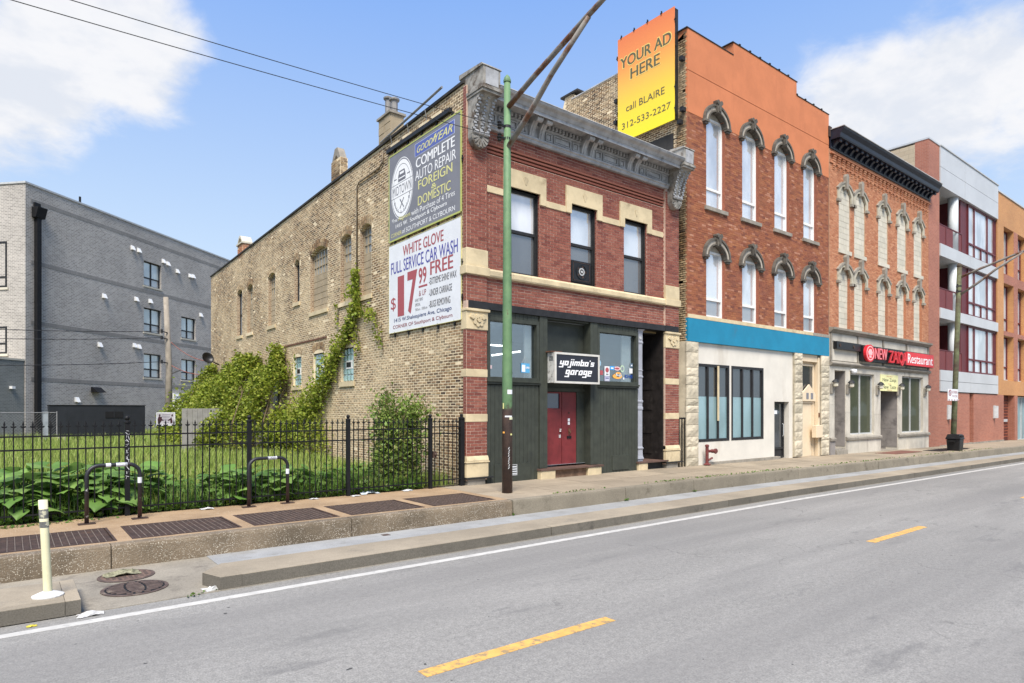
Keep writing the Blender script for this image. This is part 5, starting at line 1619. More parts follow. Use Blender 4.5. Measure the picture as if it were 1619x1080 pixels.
def corner_block():
    F = FRONT
    t = empty('apartment_building', 'orange brick apartments with maroon windows at the far right edge', 'apartment building', (52, FY, -.2))
    cols = [(47.38, 49.40), (50.26, 52.3), (53.2, 55.2), (56.2, 58.2)]
    rows = [(3.50, 6.23), (6.50, 9.42), (9.98, 12.85)]
    hs = [Hole(a, b, z0, z1) for a, b in cols for z0, z1 in rows]
    wall(F, 46.16, 60, 2.6, 14.72, hs, -.5, 0, APO, 'facade', t)
    for a, b in zip(cols, cols[1:]):
        for z0, z1 in rows: pass
    for a, b in cols:
        for z0, z1 in ((6.231, 6.499), (9.421, 9.979)): MB(F).box(a-.0, b+.0, -.3, .008, z0, z1).build('spandrel', APB, t)
    for (a, b), (c, d) in zip(cols, cols[1:]): MB(F).box(b+.002, c-.002, -.3, .01, 3.5, 12.85).build('brick_strip', APB, t)
    for a, b in cols:
        for z0, z1 in rows:
            w = window(F, t, a, b, z0, z1, -.32, MRED, P_SKY, .08, mull=(a+(b-a)*.55,), rails=(z0+.85,), mw=.08, depth=.12)
            MB(F).box(a+.01, b-.01, -.44, -.30, z0+.02, z0+.09).build('sill', LTGREY, w)
    MB(F).box(46.14, 60, -.5, .05, 14.722, 14.80).build('coping', METAL, t)
    MB(F).box(46.05, 46.7, -1.6, -.6, 14.3, 15.15).build('roof_screen', LTGREY, t)
    base = MB(F).box(49.62, 50.25, -.5, 0, -.5, 2.59).box(53.5, 60, -.5, 0, -.5, 2.59).build('base_wall', APB, t)
    dk = MB(F).box(47.39, 49.61, -1.2, -.35, -.5, 2.59).build('entry_wall', mat('dark_red_brick_panel', (.10, .028, .02), .8), t)
    for i in range(7):
        for j in range(14):
            MB(F).box(47.5+i*.30+(j % 2)*.15, 47.58+i*.30+(j % 2)*.15, -.35, -.30, .0+j*.18, .055+j*.18).build('header_brick', mat('bright_header_brick', (.3, .09, .05), .8), dk) if 47.58+i*.30+(j % 2)*.15 < 49.6 else None
    MB(F).box(48.4, 49.3, -.30, -.285, .95, 1.12).build('house_number', LTGREY, dk)
    window(F, t, 50.3, 53.4, -.3, 2.55, -.3, LTGREY, P_TEAL, .08, mull=(51.3, 52.4), depth=.1, name='shop_window')
    MB().box(46.2, 60, 12.4, 26, -.4, 14.4).build('rear_block', APO, t)
corner_block()

# ------------------------------------------------------------------ grey brick apartments across the lot (turned to the diagonal street)
def grey_block():
    t = empty('brick_building', 'large dark grey brick apartment block across the grassy lot', 'building', (.73, 46.82, 0), rz=math.radians(42.38))
    F = Frame((0, 0, 0), (1, 0, 0), (0, -1, 0))
    F.local = True
    wins = [Hole(9.44, 11.25, z0, z1) for z0, z1 in ((10.82, 12.62), (7.42, 9.20), (4.08, 5.84))]+[Hole(13.5, 15.25, z0, z1) for z0, z1 in ((7.42, 9.12), (4.08, 5.74))]
    wins = wins+[Hole(22.5, 24.3, z0, z1) for z0, z1 in ((7.42, 9.12), (4.08, 5.74))]
    wall(F, 0, 34, -1, 14.95, wins, -.5, 0, GRB, 'facade', t)
    MB(F).box(.001, .4, -24, -.501, -1, 14.95).build('gable_wall', GRB, t)
    MB(F).box(.4, 34, -24, -.55, 13.9, 14.2).build('roof', ROOFM, t)
    MB(F).box(-.06, 34, -.55, .06, 14.952, 15.06).build('coping', LTGREY, t)
    MB(F).box(-.06, .4, -24, -.551, 14.952, 15.06).build('coping', LTGREY, t)
    for z in (13.95, 10.3, 6.75, 3.4): MB(F).box(.35, 34, 0, .015, z, z+.24).build('brick_course', GRC, t)
    for h in wins:
        c = (h.a0+h.a1)/2
        w = window(F, t, h.a0, h.a1, h.z0, h.z1, -.14, BEAMK, P_BLIND, .07, mull=(c,), rails=(h.z0+.62,), mw=.09, depth=.1, pane_mats={(0, 0): P_GREY, (1, 0): P_GREY})
        MB(F).box(h.a0-.08, h.a1+.08, -.1, .06, h.z0-.12, h.z0-.005).build('sill', CMU, t)
    b = MB(F)
    b.box(.55, .83, .02, .24, -.5, 13.1)
    b.extrude_dz([(.02, 13.1), (.30, 13.1), (.48, 13.7), (.02, 13.7)], .38, 1.02).box(.5, .9, .02, .12, 13.72, 14.0)
    b.build('downspout', BLACKM, t)
    for s, z in ((8.31, 13.25), (8.92, 13.22), (11.45, 13.02), (11.94, 12.94), (13.01, 12.59), (14.51, 12.55), (14.9, 12.58), (5.76, 9.37), (8.67, 9.66), (10.06, 9.75), (15.86, 9.58), (5.39, 6.05), (8.49, 6.32), (8.92, 6.27), (3.57, 2.35)):
        b = MB(F); b.extrude_dz([(.0, z-.12), (.2, z-.16), (.06, z+.14), (0, z+.14)], s-.13, s+.13).box(s-.15, s+.15, 0, .03, z-.16, z+.16)
        b.build('vent_hood', WHITEF, t)
    MB(F).extrude_dz([(0, 2.85), (.55, 2.85), (.1, 3.2), (0, 3.2)], 4.7, 5.4).build('vent_hood', BLACKM, t)
    v = MB(F).box(12.5, 13.5, 0, .12, 1.7, 3.0).build('louvre_vent', WHITEF, t)
    for k in range(6): MB(F).extrude_dz([(.121, 1.76+k*.2), (.19, 1.76+k*.2), (.13, 1.9+k*.2), (.121, 1.9+k*.2)], 12.56, 13.44).build('slat', WHITEF, v)
    b = MB(F); b.tube([F(5.1, -1.2, 14.2), F(5.1, -1.2, 15.9)], .07, 6); b.build('roof_flue', BLACKM, t)
    # lower wing in front at the left edge, and a dark window recess above it
    wg = MB(F).box(-14, -.03, -8, -.06, -1, 4.55).build('low_wing', texbrick_mat('green_gray_brick', (.15, .16, .148), (.20, .21, .195), (.33, .33, .30), .23, .082, .014, 'local'), t)
    MB(F).box(-14, -.01, -8, -.02, 4.552, 4.66).build('coping', CMU, wg)
    g = side(.0)
    gF = Frame((0, 0, 0), (0, -1, 0), (-1, 0, 0))
    for y in (1.25, 8.0, 15.0):
        for z0, z1 in ((5.0, 6.6), (8.9, 11.6)):
            w = window(gF, t, -y-2.6, -y, z0, z1, .03, BEAMK, P_DARK, .10, mull=(-y-1.3,), rails=(z0+.6,), depth=.08)
            MB(gF).box(-y-2.7, -y+.1, -.05, .06, z0-.14, z0-.005).build('sill', CMU, t)
    cam_ = MB(F).box(-.95, -.75, -.06, .14, 2.9, 3.05).build('security_camera', WHITEF, t)
grey_block()

# ------------------------------------------------------------------ signs
RED_T = flat('dusty_red_print', (.36, .085, .095)); BLUE_T = flat('violet_blue_print', (.085, .085, .33)); NAVY_T = flat('navy_print', (.03, .05, .16))
WHITE_T = flat('white_print', (.80, .80, .80)); YEL_T = flat('yellow_print', (.66, .63, .26)); GREY_T = flat('dark_grey_print', (.10, .10, .11)); MAROON_T = flat('maroon_print', (.26, .05, .06))

def hooks(F, t, pts, d0, d1, m):
    for a, z in pts:
        b = MB(F); b.box(a-.012, a+.012, d0, d1, z-.07, z+.07).box(a-.04, a+.04, d1-.02, d1, z-.012, z+.012); b.build('hook', m, t)

def repair_banner():
    F = side(WX)
    a0, a1, z0, z1 = -15.50, -12.03, 6.19, 8.48
    t = empty('wall_banner', 'dark grey auto repair banner, upper of the two on the tan brick wall', 'banner', (WX-.06, 13.77, z0), 'advertising banners on the tan brick wall')
    s = MB(F).box(a0, a1, .03, .05, z0, z1).build('banner_sheet', GREYV, t)
    yb = flat('yellow_green_edge', (.42, .45, .14)); e = MB(F)
    e.box(a0-.015, a0+.02, .03, .056, z0, z1).box(a1-.02, a1+.015, .03, .056, z0, z1).box(a0+.02, a1-.02, .03, .056, z0-.015, z0+.025).box(a0+.02, a1-.02, .03, .056, z1-.02, z1+.015)
    e.build('hem', yb, s)
    d = .053
    def T(body, u0, u1, v0, v1, m, bold=.0, shear=0): text(F, body, a0+(a1-a0)*u0, a0+(a1-a0)*u1, z0+(z1-z0)*v0, z0+(z1-z0)*v1, d, m, s, bold, shear)
    U = lambda u: a0+(a1-a0)*u
    V = lambda v: z0+(z1-z0)*v
    MB(F).box(U(.40), U(.925), .05, .0515, V(.815), V(.955)).build('name_panel', flat('panel_outline', (.45, .5, .72)), s)
    MB(F).box(U(.405), U(.92), .0514, .0525, V(.82), V(.95)).build('name_panel', flat('slate_blue_print', (.10, .13, .36)), s)
    T('GOOD', .43, .65, .845, .915, YEL_T, .025, .35); T('YEAR', .675, .905, .845, .925, YEL_T, .025, .35)
    b = MB(F); b.extrude_az([(U(.645), V(.855)), (U(.665), V(.87)), (U(.70), V(.935)), (U(.675), V(.93)), (U(.66), V(.90))], .0525, .0535); b.build('winged_foot', YEL_T, s)
    T('COMPLETE', .415, .93, .685, .79, WHITE_T, .035); T('AUTO REPAIR', .405, .945, .55, .655, WHITE_T, .004)
    T('FOREIGN', .45, .90, .44, .535, YEL_T, .018); T('&', .63, .70, .375, .425, YEL_T, .01); T('DOMESTIC', .445, .88, .265, .365, YEL_T, .012)
    T('*Free', .045, .135, .205, .255, WHITE_T, .01); T('Aligment', .15, .335, .19, .25, YEL_T, .01); T('with Purchase of 4 Tires', .35, .93, .19, .25, WHITE_T, .005)
    T('1415 W.  Southport & Clybourn', .11, .83, .115, .175, WHITE_T, .022); T('CORNER', .035, .20, .04, .085, YEL_T, .0); T('of SOUTHPORT & CLYBOURN', .21, .93, .04, .092, WHITE_T, .0)
    # round emblem: rings, car, name bar, crossed spanners, arc of letters
    cu, cv, ru, rv = U(.205), V(.56), (a1-a0)*.165, (z1-z0)*.34
    el = lambda k: [(cu+ru*k*math.cos(i*math.pi/20), cv+rv*k*math.sin(i*math.pi/20)) for i in range(40)]
    g2 = flat('banner_grey_print', (.15, .15, .17))
    def EL(k0, k1, m, dd):
        b = MB(F); p, q = el(k0), el(k1); p.append(p[0]); q.append(q[0]); b.band(p, q, .05, dd); return b.build('emblem_ring', m, s)
    EL(1.0, 1.025, WHITE_T, .0515); b = MB(F); b.extrude_az(el(.955), .05, .052); b.build('emblem_disc', WHITE_T, s)
    EL(.80, .82, g2, .0527); 
    MB(F).box(cu-ru*.99, cu+ru*.99, .052, .0528, cv-.19, cv-.175).box(cu-ru*.99, cu+ru*.99, .052, .0528, cv+.155, cv+.17).build('emblem_bar', g2, s)
    text(F, 'MIDTOWN', cu-ru*.88, cu+ru*.88, cv-.13, cv+.11, .0532, g2, s, .0)
    b = MB(F)
    b.extrude_az([(cu-.20, cv+.20), (cu+.20, cv+.20), (cu+.20, cv+.34), (cu+.14, cv+.48), (cu-.14, cv+.48), (cu-.20, cv+.34)], .052, .0529)
    b.box(cu-.43, cu-.28, .052, .0529, cv+.29, cv+.32).box(cu+.28, cu+.43, .052, .0529, cv+.29, cv+.32)
    b.build('emblem_car', g2, s)
    MB(F).box(cu-.17, cu+.17, .0529, .0535, cv+.27, cv+.30).box(cu-.11, cu+.11, .0529, .0535, cv+.38, cv+.44).build('emblem_car_detail', WHITE_T, s)
    b = MB(F); b.extrude_az([(cu-.12, cv-.27), (cu-.09, cv-.25), (cu+.12, cv-.50), (cu+.09, cv-.52)], .052, .053); b.extrude_az([(cu+.12, cv-.27), (cu+.09, cv-.25), (cu-.12, cv-.50), (cu-.09, cv-.52)], .052, .0533); b.build('emblem_spanners', g2, s)
    for i, ch in enumerate('TIRES & REPAIR'):
        an = math.pi*(1.12+.76*i/13)
        if ch == ' ': continue
        x, z = cu+ru*.78*math.cos(an), cv+rv*.78*math.sin(an)
        text(F, ch, x-.028, x+.028, z-.04, z+.04, .0532, g2, s)
    hooks(F, t, [(a0+.3+.7*i, z1+.05) for i in range(5)]+[(a0-.04, z0+.5), (a1+.04, z0+1.2)], 0, .05, BEAMK)

def carwash_banner():
    F = side(WX)
    a0, a1, z0, z1 = -15.50, -12.03, 3.75, 6.08
    t = empty('wall_banner', 'white car wash banner with red and blue lettering, lower on the tan brick wall', 'banner', (WX-.06, 13.77, z0), 'advertising banners on the tan brick wall')
    s = MB(F).box(a0, a1, .03, .05, z0, z1).build('banner_sheet', WHITEV, t)
    e = MB(F)
    hem = flat('hem_yellow', (.55, .52, .25))
    e.box(a0-.012, a0, .03, .055, z0, z1).box(a1-.0, a1+.012, .03, .055, z0, z1).box(a0, a1, .03, .055, z0-.012, z0).box(a0, a1, .03, .055, z1, z1+.012); e.build('hem', hem, s)
    d = .053
    def T(body, u0, u1, v0, v1, m, bold=.0, shear=0): text(F, body, a0+(a1-a0)*u0, a0+(a1-a0)*u1, z0+(z1-z0)*v0, z0+(z1-z0)*v1, d, m, s, bold, shear)
    T('WHITE GLOVE', .22, .79, .83, .945, RED_T, .02); T('FULL SERVICE CAR WASH', .035, .965, .665, .80, BLUE_T, .012)
    T('$', .03, .11, .245, .40, RED_T, .0); T('1', .14, .24, .17, .62, RED_T, .03); T('7', .29, .435, .17, .635, RED_T, .03); T('99', .455, .565, .46, .635, RED_T, .02)
    MB(F).box(a0+(a1-a0)*.455, a0+(a1-a0)*.575, .05, .053, z0+(z1-z0)*.425, z0+(z1-z0)*.445).build('underline', RED_T, s)
    T('& UP', .46, .56, .335, .395, MAROON_T, .0)
    T('EARLY BIRD', .405, .515, .285, .315, GREY_T); T('SPECIAL', .405, .48, .235, .265, GREY_T); T('7:00 am - 10:00 am', .405, .575, .185, .212, GREY_T)
    T('FREE', .615, .91, .525, .66, RED_T, .035); T('-EXTREME SHINE WAX', .60, .95, .425, .495, GREY_T, .01); T('-UNDER CARRIAGE', .60, .895, .305, .375, GREY_T, .01); T('-BUGS REMOVING', .60, .875, .185, .255, GREY_T, .01)
    T('1415 W.Shakespiere Ave, Chicago', .085, .89, .10, .155, NAVY_T, .02); T('CORNER OF Southport & Clybourn', .065, .90, .03, .08, MAROON_T, .015)
    hooks(F, t, [(a0+.3+.72*i, z1+.06) for i in range(5)]+[(a0+.3+.72*i, z0-.05) for i in range(5)]+[(a1+.03, z0+.5), (a1+.03, z0+1.3), (a0-.03, z0+1.4)], 0, .05, BEAMK)

def ad_banner():
    X = 15.92
    F = side(X)
    a0, a1, z0, z1 = -14.46, -12.16, 10.55, 14.0
    t = empty('wall_banner', 'orange to yellow advertising banner standing above the common brick wall', 'banner', (X, 13.3, z0))
    m, nt, b = new_mat('orange_yellow_print')
    g = nt.nodes.new('ShaderNodeNewGeometry'); sp = nt.nodes.new('ShaderNodeSeparateXYZ'); nt.links.new(g.outputs['Position'], sp.inputs[0])
    mr = nt.nodes.new('ShaderNodeMapRange'); mr.inputs['From Min'].default_value = z0; mr.inputs['From Max'].default_value = z1; nt.links.new(sp.outputs['Z'], mr.inputs['Value'])
    nt.links.new(ramp(nt, mr.outputs[0], [(.86, .70, .02), (.84, .62, .04), (.82, .46, .07), (.80, .27, .07), (.72, .19, .06)]), b.inputs['Base Color'])
    b.inputs['Roughness'].default_value = .5
    s = MB(F).box(a0, a1, 0, .02, z0, z1).build('banner_sheet', m, t)
    ink, halo = flat('olive_grey_ink', (.115, .105, .06)), flat('pale_halo_print', (.80, .55, .16))
    def T(body, u0, u1, v0, v1, bold=.0, h=0):
        P = (a0+(a1-a0)*u0, a0+(a1-a0)*u1, z0+(z1-z0)*v0, z0+(z1-z0)*v1)
        if h: text(F, body, P[0]-.03, P[1]+.03, P[2]-.03, P[3]+.03, .0225, halo, s, .06)
        text(F, body, *P, .0245, ink, s, bold)
    T('YOUR AD', .05, .95, .70, .80, .03, 1); T('HERE', .24, .76, .56, .66, .03, 1); T('call BLAIRE', .16, .84, .27, .335, .006); T('312-533-2227', .08, .94, .115, .175, .006)
    fr = MB(F)
    for a in (a0+.05, a1-.05): fr.box(a-.03, a+.03, -.19, -.03, z0+.05, z1-.02)
    for z in (z0+.2, z0+1.2, z0+2.3): fr.box(a0, a1, -.09, -.02, z-.03, z+.03)
    fr.build('steel_frame', BEAMK, t)
    hooks(F, t, [(a0+.15+.55*i, z1+.02) for i in range(4)]+[(a1+.03, z0+.35), (a1+.03, z0+1.0), (a1+.03, z1-.4), (a0-.03, z1-.6), (a0-.03, z0+1.0)], -.02, .03, BEAMK)
    for i, (y, z) in enumerate(((11.98, 12.3), (11.95, 10.75), (12.05, 10.4), (14.62, 12.0), (14.65, 11.3))):
        o = MB(side(16.11)).box(-y-.06, -y+.06, 0, .16, z, z+.12).build('wall_bracket', BEAMK, t)
repair_banner(); carwash_banner(); ad_banner()

# block lettering of the garage sign, drawn from bars on a unit grid
GLY = {
 'y': (2.5, [(0, .5, .8, 3), (.8, .5, 1.7, 1.2), (1.7, -1.5, 2.5, 3), (-.2, -1.5, 1.7, -.8)]),
 'o': (2.5, [(0, 0, .8, 3), (1.7, 0, 2.5, 3), (.8, 0, 1.7, .85), (.8, 2.15, 1.7, 3)]),
 'j': (1.6, [(.75, -1.5, 1.55, 3), (-.5, -1.5, .75, -.8), (.75, 3.6, 1.55, 4.3)]),
 'i': (.85, [(0, 0, .8, 3), (0, 3.6, .8, 4.3)]),
 'm': (3.6, [(0, 0, .75, 3), (1.4, 0, 2.15, 3), (2.8, 0, 3.55, 3), (.75, 2.2, 1.4, 3), (2.15, 2.2, 2.8, 3)]),
 'b': (2.5, [(0, 0, .8, 4.4), (1.7, 0, 2.5, 3), (.8, 0, 1.7, .85), (.8, 2.15, 1.7, 3)]),
 "'": (.7, [(0, 3.3, .6, 4.2)]),
 's': (2.3, [(0, 0, 2.2, .75), (1.4, .75, 2.2, 1.15), (0, 1.15, 2.2, 1.85), (0, 1.85, .8, 2.25), (0, 2.25, 2.2, 3)]),
 'g': (2.5, [(0, .3, .8, 3), (.8, .3, 1.7, 1.05), (.8, 2.2, 1.7, 3), (1.7, -1.5, 2.5, 3), (-.2, -1.5, 1.7, -.8)]),
 'a': (2.5, [(0, 0, .8, 2.5), (1.7, 0, 2.5, 3), (.8, 0, 1.7, .75), (.5, 2.2, 1.7, 3)]),
 'r': (1.9, [(0, 0, .8, 3), (.8, 2.2, 1.9, 3)]),
 'e': (2.5, [(0, -.6, .8, 3), (.8, 2.25, 1.7, 3), (1.7, 1.0, 2.5, 3), (.8, 1.0, 1.7, 1.7), (.8, -.6, 2.4, .15)]),
}
def glyphs(F, body, a0, z0, u, uz, d, m, parent, shear=.3):
    x = a0
    for ch in body:
        w, rs = GLY[ch]
        b = MB(F)
        for i, (p, q, r, s) in enumerate(rs):
            b.extrude_az([(x+p*u+q*uz*shear, z0+q*uz), (x+r*u+q*uz*shear, z0+q*uz), (x+r*u+s*uz*shear, z0+s*uz), (x+p*u+s*uz*shear, z0+s*uz)], d, d+.006+.0004*i)
        b.build('lettering', m, parent)
        x += (w+.5)*u

def garage_sign():
    F = FRONT
    t = empty('shop_sign', 'projecting black box sign with white blocky lettering over the red doors', 'sign', (11.25, FY, 2.4))
    a0, a1, z0, z1, d = 10.48, 12.02, 2.37, 3.11, .27
    MB(F).box(a0, a1, -.005, d-.03, z0, z1).build('sign_box', mat('chipped_white_metal', (.50, .50, .47), .6, .15, 6, .3, 40, stain=(.14, .13, .11), sscale=5, slo=.5, shi=.62), t)
    b = MB(F)
    w = .04
    b.box(a0-.01, a1+.01, d-.028, d+.012, z0-.01, z0+w).box(a0-.01, a1+.01, d-.028, d+.012, z1-w, z1+.01).box(a0-.01, a0+w, d-.028, d+.012, z0+w, z1-w).box(a1-w, a1+.01, d-.028, d+.012, z0+w, z1-w)
    b.build('sign_frame', mat('sign_trim', (.58, .56, .51), .6, .1), t)
    f = MB(F).box(a0+w, a1-w, d-.026, d, z0+w, z1-w).build('sign_face', mat('dark_sign_face', (.022, .024, .033), .35, .1, 3, 0), t)
    glyphs(F, "yojimbo's", a0+.15, 2.805, .0515, .0375, d, WHITE_T, f)
    glyphs(F, 'garage', a0+.34, 2.575, .0535, .041, d, WHITE_T, f)
    MB(F).box(a0-.06, a0+.3, -.005, .2, z1+.012, z1+.04).build('mounting_bar', RUST, t)
    for k in range(4): MB(side(a0)).box(-FY+.06, -FY+.2, .0, .006, z1-.1-.03*k, z1-.088-.03*k).build('vent_slot', BEAMK, t)
garage_sign()

def window_stickers():
    F = FRONT
    d = -.105
    def st(label, cat, shapes, prints=()):
        o = None
        b = MB(F)
        for kind_, a, z, w, h in shapes:
            if kind_ == 'r': b.box(a, a+w, d-.004, d, z, z+h)
            else: b.extrude_az([(a+w*math.cos(i*math.pi/8), z+h*math.sin(i*math.pi/8)) for i in range(16)], d-.004, d)
        return b
    t = empty('window_sticker', 'round pale blue sticker at the left of the right shop window', 'sticker', F(12.42, d, 2.9), 'stickers on the right shop window')
    st('', '', [('e', 12.42, 2.95, .06, .09)]).build('sticker', flat('pale_blue_print', (.35, .55, .68)), t); text(F, 'O', 12.40, 12.44, 2.91, 2.98, d+.002, NAVY_T, t)
    items = [
        ('white arrow sticker above a red square beside the box sign', [('r', 12.36, 2.60, .05, .22)], WHITEV, [('r', 12.43, 2.64, .13, .12, RED_T)]),
        ('white and red parking style sticker in the right shop window', [('r', 12.62, 2.62, .20, .26)], WHITEV, [('e', 12.72, 2.78, .07, .07, RED_T), ('r', 12.68, 2.65, .09, .03, GREY_T)]),
        ('pale lilac printed notice under the white and red sticker', [('r', 12.62, 2.47, .20, .14)], flat('lilac_print', (.42, .42, .55)), [('r', 12.66, 2.50, .13, .015, WHITE_T), ('r', 12.66, 2.55, .12, .02, NAVY_T)]),
        ('bright blue rectangular sticker in the right shop window', [('r', 12.84, 2.79, .18, .10)], flat('bright_blue_print', (.06, .34, .72)), [('r', 12.87, 2.82, .10, .035, WHITE_T)]),
        ('pink and white oval sticker in the right shop window', [('e', 13.12, 2.835, .13, .055)], flat('pink_print', (.75, .5, .5)), [('e', 13.12, 2.835, .09, .028, RED_T)]),
        ('green ring sticker in the right shop window', [('e', 13.33, 2.84, .085, .10)], flat('pale_green_print', (.42, .55, .4)), [('e', 13.33, 2.84, .05, .06, INT)]),
        ('orange cap shaped sticker in the right shop window', [('e', 13.13, 2.62, .19, .07), ('e', 13.17, 2.67, .12, .07)], flat('orange_print', (.85, .40, .08)), []),
        ('small white sticker beside the blue letters', [('r', 13.36, 2.54, .05, .06)], WHITEV, []),
        ('white square notice at the right edge of the right shop window', [('r', 13.62, 2.72, .13, .14)], WHITEV, []),
        ('dark blue grey sticker above the white square notice', [('r', 13.66, 2.89, .10, .11)], flat('slate_print', (.12, .18, .25)), [('r', 13.69, 2.93, .05, .03, WHITE_T)]),
    ]
    for lb, sh, m, pr in items:
        k, a, z, w, h = sh[0]
        t = empty('window_sticker', lb, 'sticker', F(a, d, z), 'stickers on the right shop window')
        st('', '', sh).build('sticker', m, t)
        for (k, a, z, w, h, pm) in pr:
            b = MB(F)
            if k == 'r': b.box(a, a+w, d, d+.002, z, z+h)
            else: b.extrude_az([(a+w*math.cos(i*math.pi/8), z+h*math.sin(i*math.pi/8)) for i in range(16)], d, d+.002)
            b.build('print', pm, t)
        if 'cap' in lb: text(F, 'fuji', 13.06, 13.28, 2.60, 2.70, d+.003, WHITE_T, t, .03)
    t = empty('window_sticker', 'dark blue three letter name sticker in the right shop window', 'sticker', F(13.5, d, 2.58), 'stickers on the right shop window')
    text(F, 'KHS', 13.42, 13.76, 2.58, 2.68, d+.001, flat('deep_blue_print', (.01, .06, .30)), t, .05, .2)
    t = empty('hanging_sign', 'small blue and white sign hanging in the left shop window', 'sign', F(9.8, -.2, 2.6))
    s = MB(F).box(9.72, 9.98, -.115, -.10, 2.60, 2.83).build('sign_plate', flat('sky_blue_print', (.10, .36, .60)), t)
    MB(F).box(9.735, 9.84, -.10, -.097, 2.62, 2.79).build('print', WHITE_T, s)
    text(F, 'OPEN', 9.855, 9.965, 2.70, 2.75, -.096, WHITE_T, s, .03)
    b = MB(F); b.tube([F(9.74, -.11, 2.83), F(9.85, -.11, 3.0), F(9.96, -.11, 2.83)], .004, 4); b.build('cord', LTGREY, t)
    t = tag(MB(F).box(8.78, 8.84, d-.004, d, 2.66, 2.74).build('window_sticker', flat('pink_white_print', (.72, .55, .55))), 'tiny pink sticker at the lower left of the left shop window', 'sticker')
window_stickers()

def window_fan():
    F = FRONT
    t = empty('window_fan', 'black square window fan in the lower sash of the middle upstairs window', 'fan', F(11.8, -.2, 5.02))
    b = MB(F); b.box(11.44, 12.16, -.25, -.152, 5.03, 5.60); p = b.build('housing', PLAST, t, bevel=.015)
    b = MB(F); w = .012
    a0, a1, z0, z1 = 11.5, 12.1, 5.08, 5.56
    b.box(a0, a1, -.152, -.145, z0, z0+w).box(a0, a1, -.152, -.145, z1-w, z1).box(a0, a0+w, -.152, -.145, z0, z1).box(a1-w, a1, -.152, -.145, z0, z1); b.build('trim', STEEL, t)
    for r0, r1, m in ((.0, .10, LTGREY), (.10, .2, PLAST)):
        b = MB(F); n = 20
        b.band([(11.8+(r1-.03)*math.cos(i*2*math.pi/n), 5.32+(r1-.03)*math.sin(i*2*math.pi/n)) for i in range(n+1)], [(11.8+r1*math.cos(i*2*math.pi/n), 5.32+r1*math.sin(i*2*math.pi/n)) for i in range(n+1)], -.152, -.138); b.build('grille_ring', m, t)
    MB(F).disc((11.8, -.152, 5.32), .035, n=10, th=.02).build('hub', LTGREY, t)
    for k in range(5):
        an = k*2*math.pi/5
        MB(F).extrude_az([(11.8+.03*math.cos(an), 5.32+.03*math.sin(an)), (11.8+.17*math.cos(an-.2), 5.32+.17*math.sin(an-.2)), (11.8+.17*math.cos(an+.25), 5.32+.17*math.sin(an+.25))], -.1515, -.146).build('blade', STEEL, t)
window_fan()

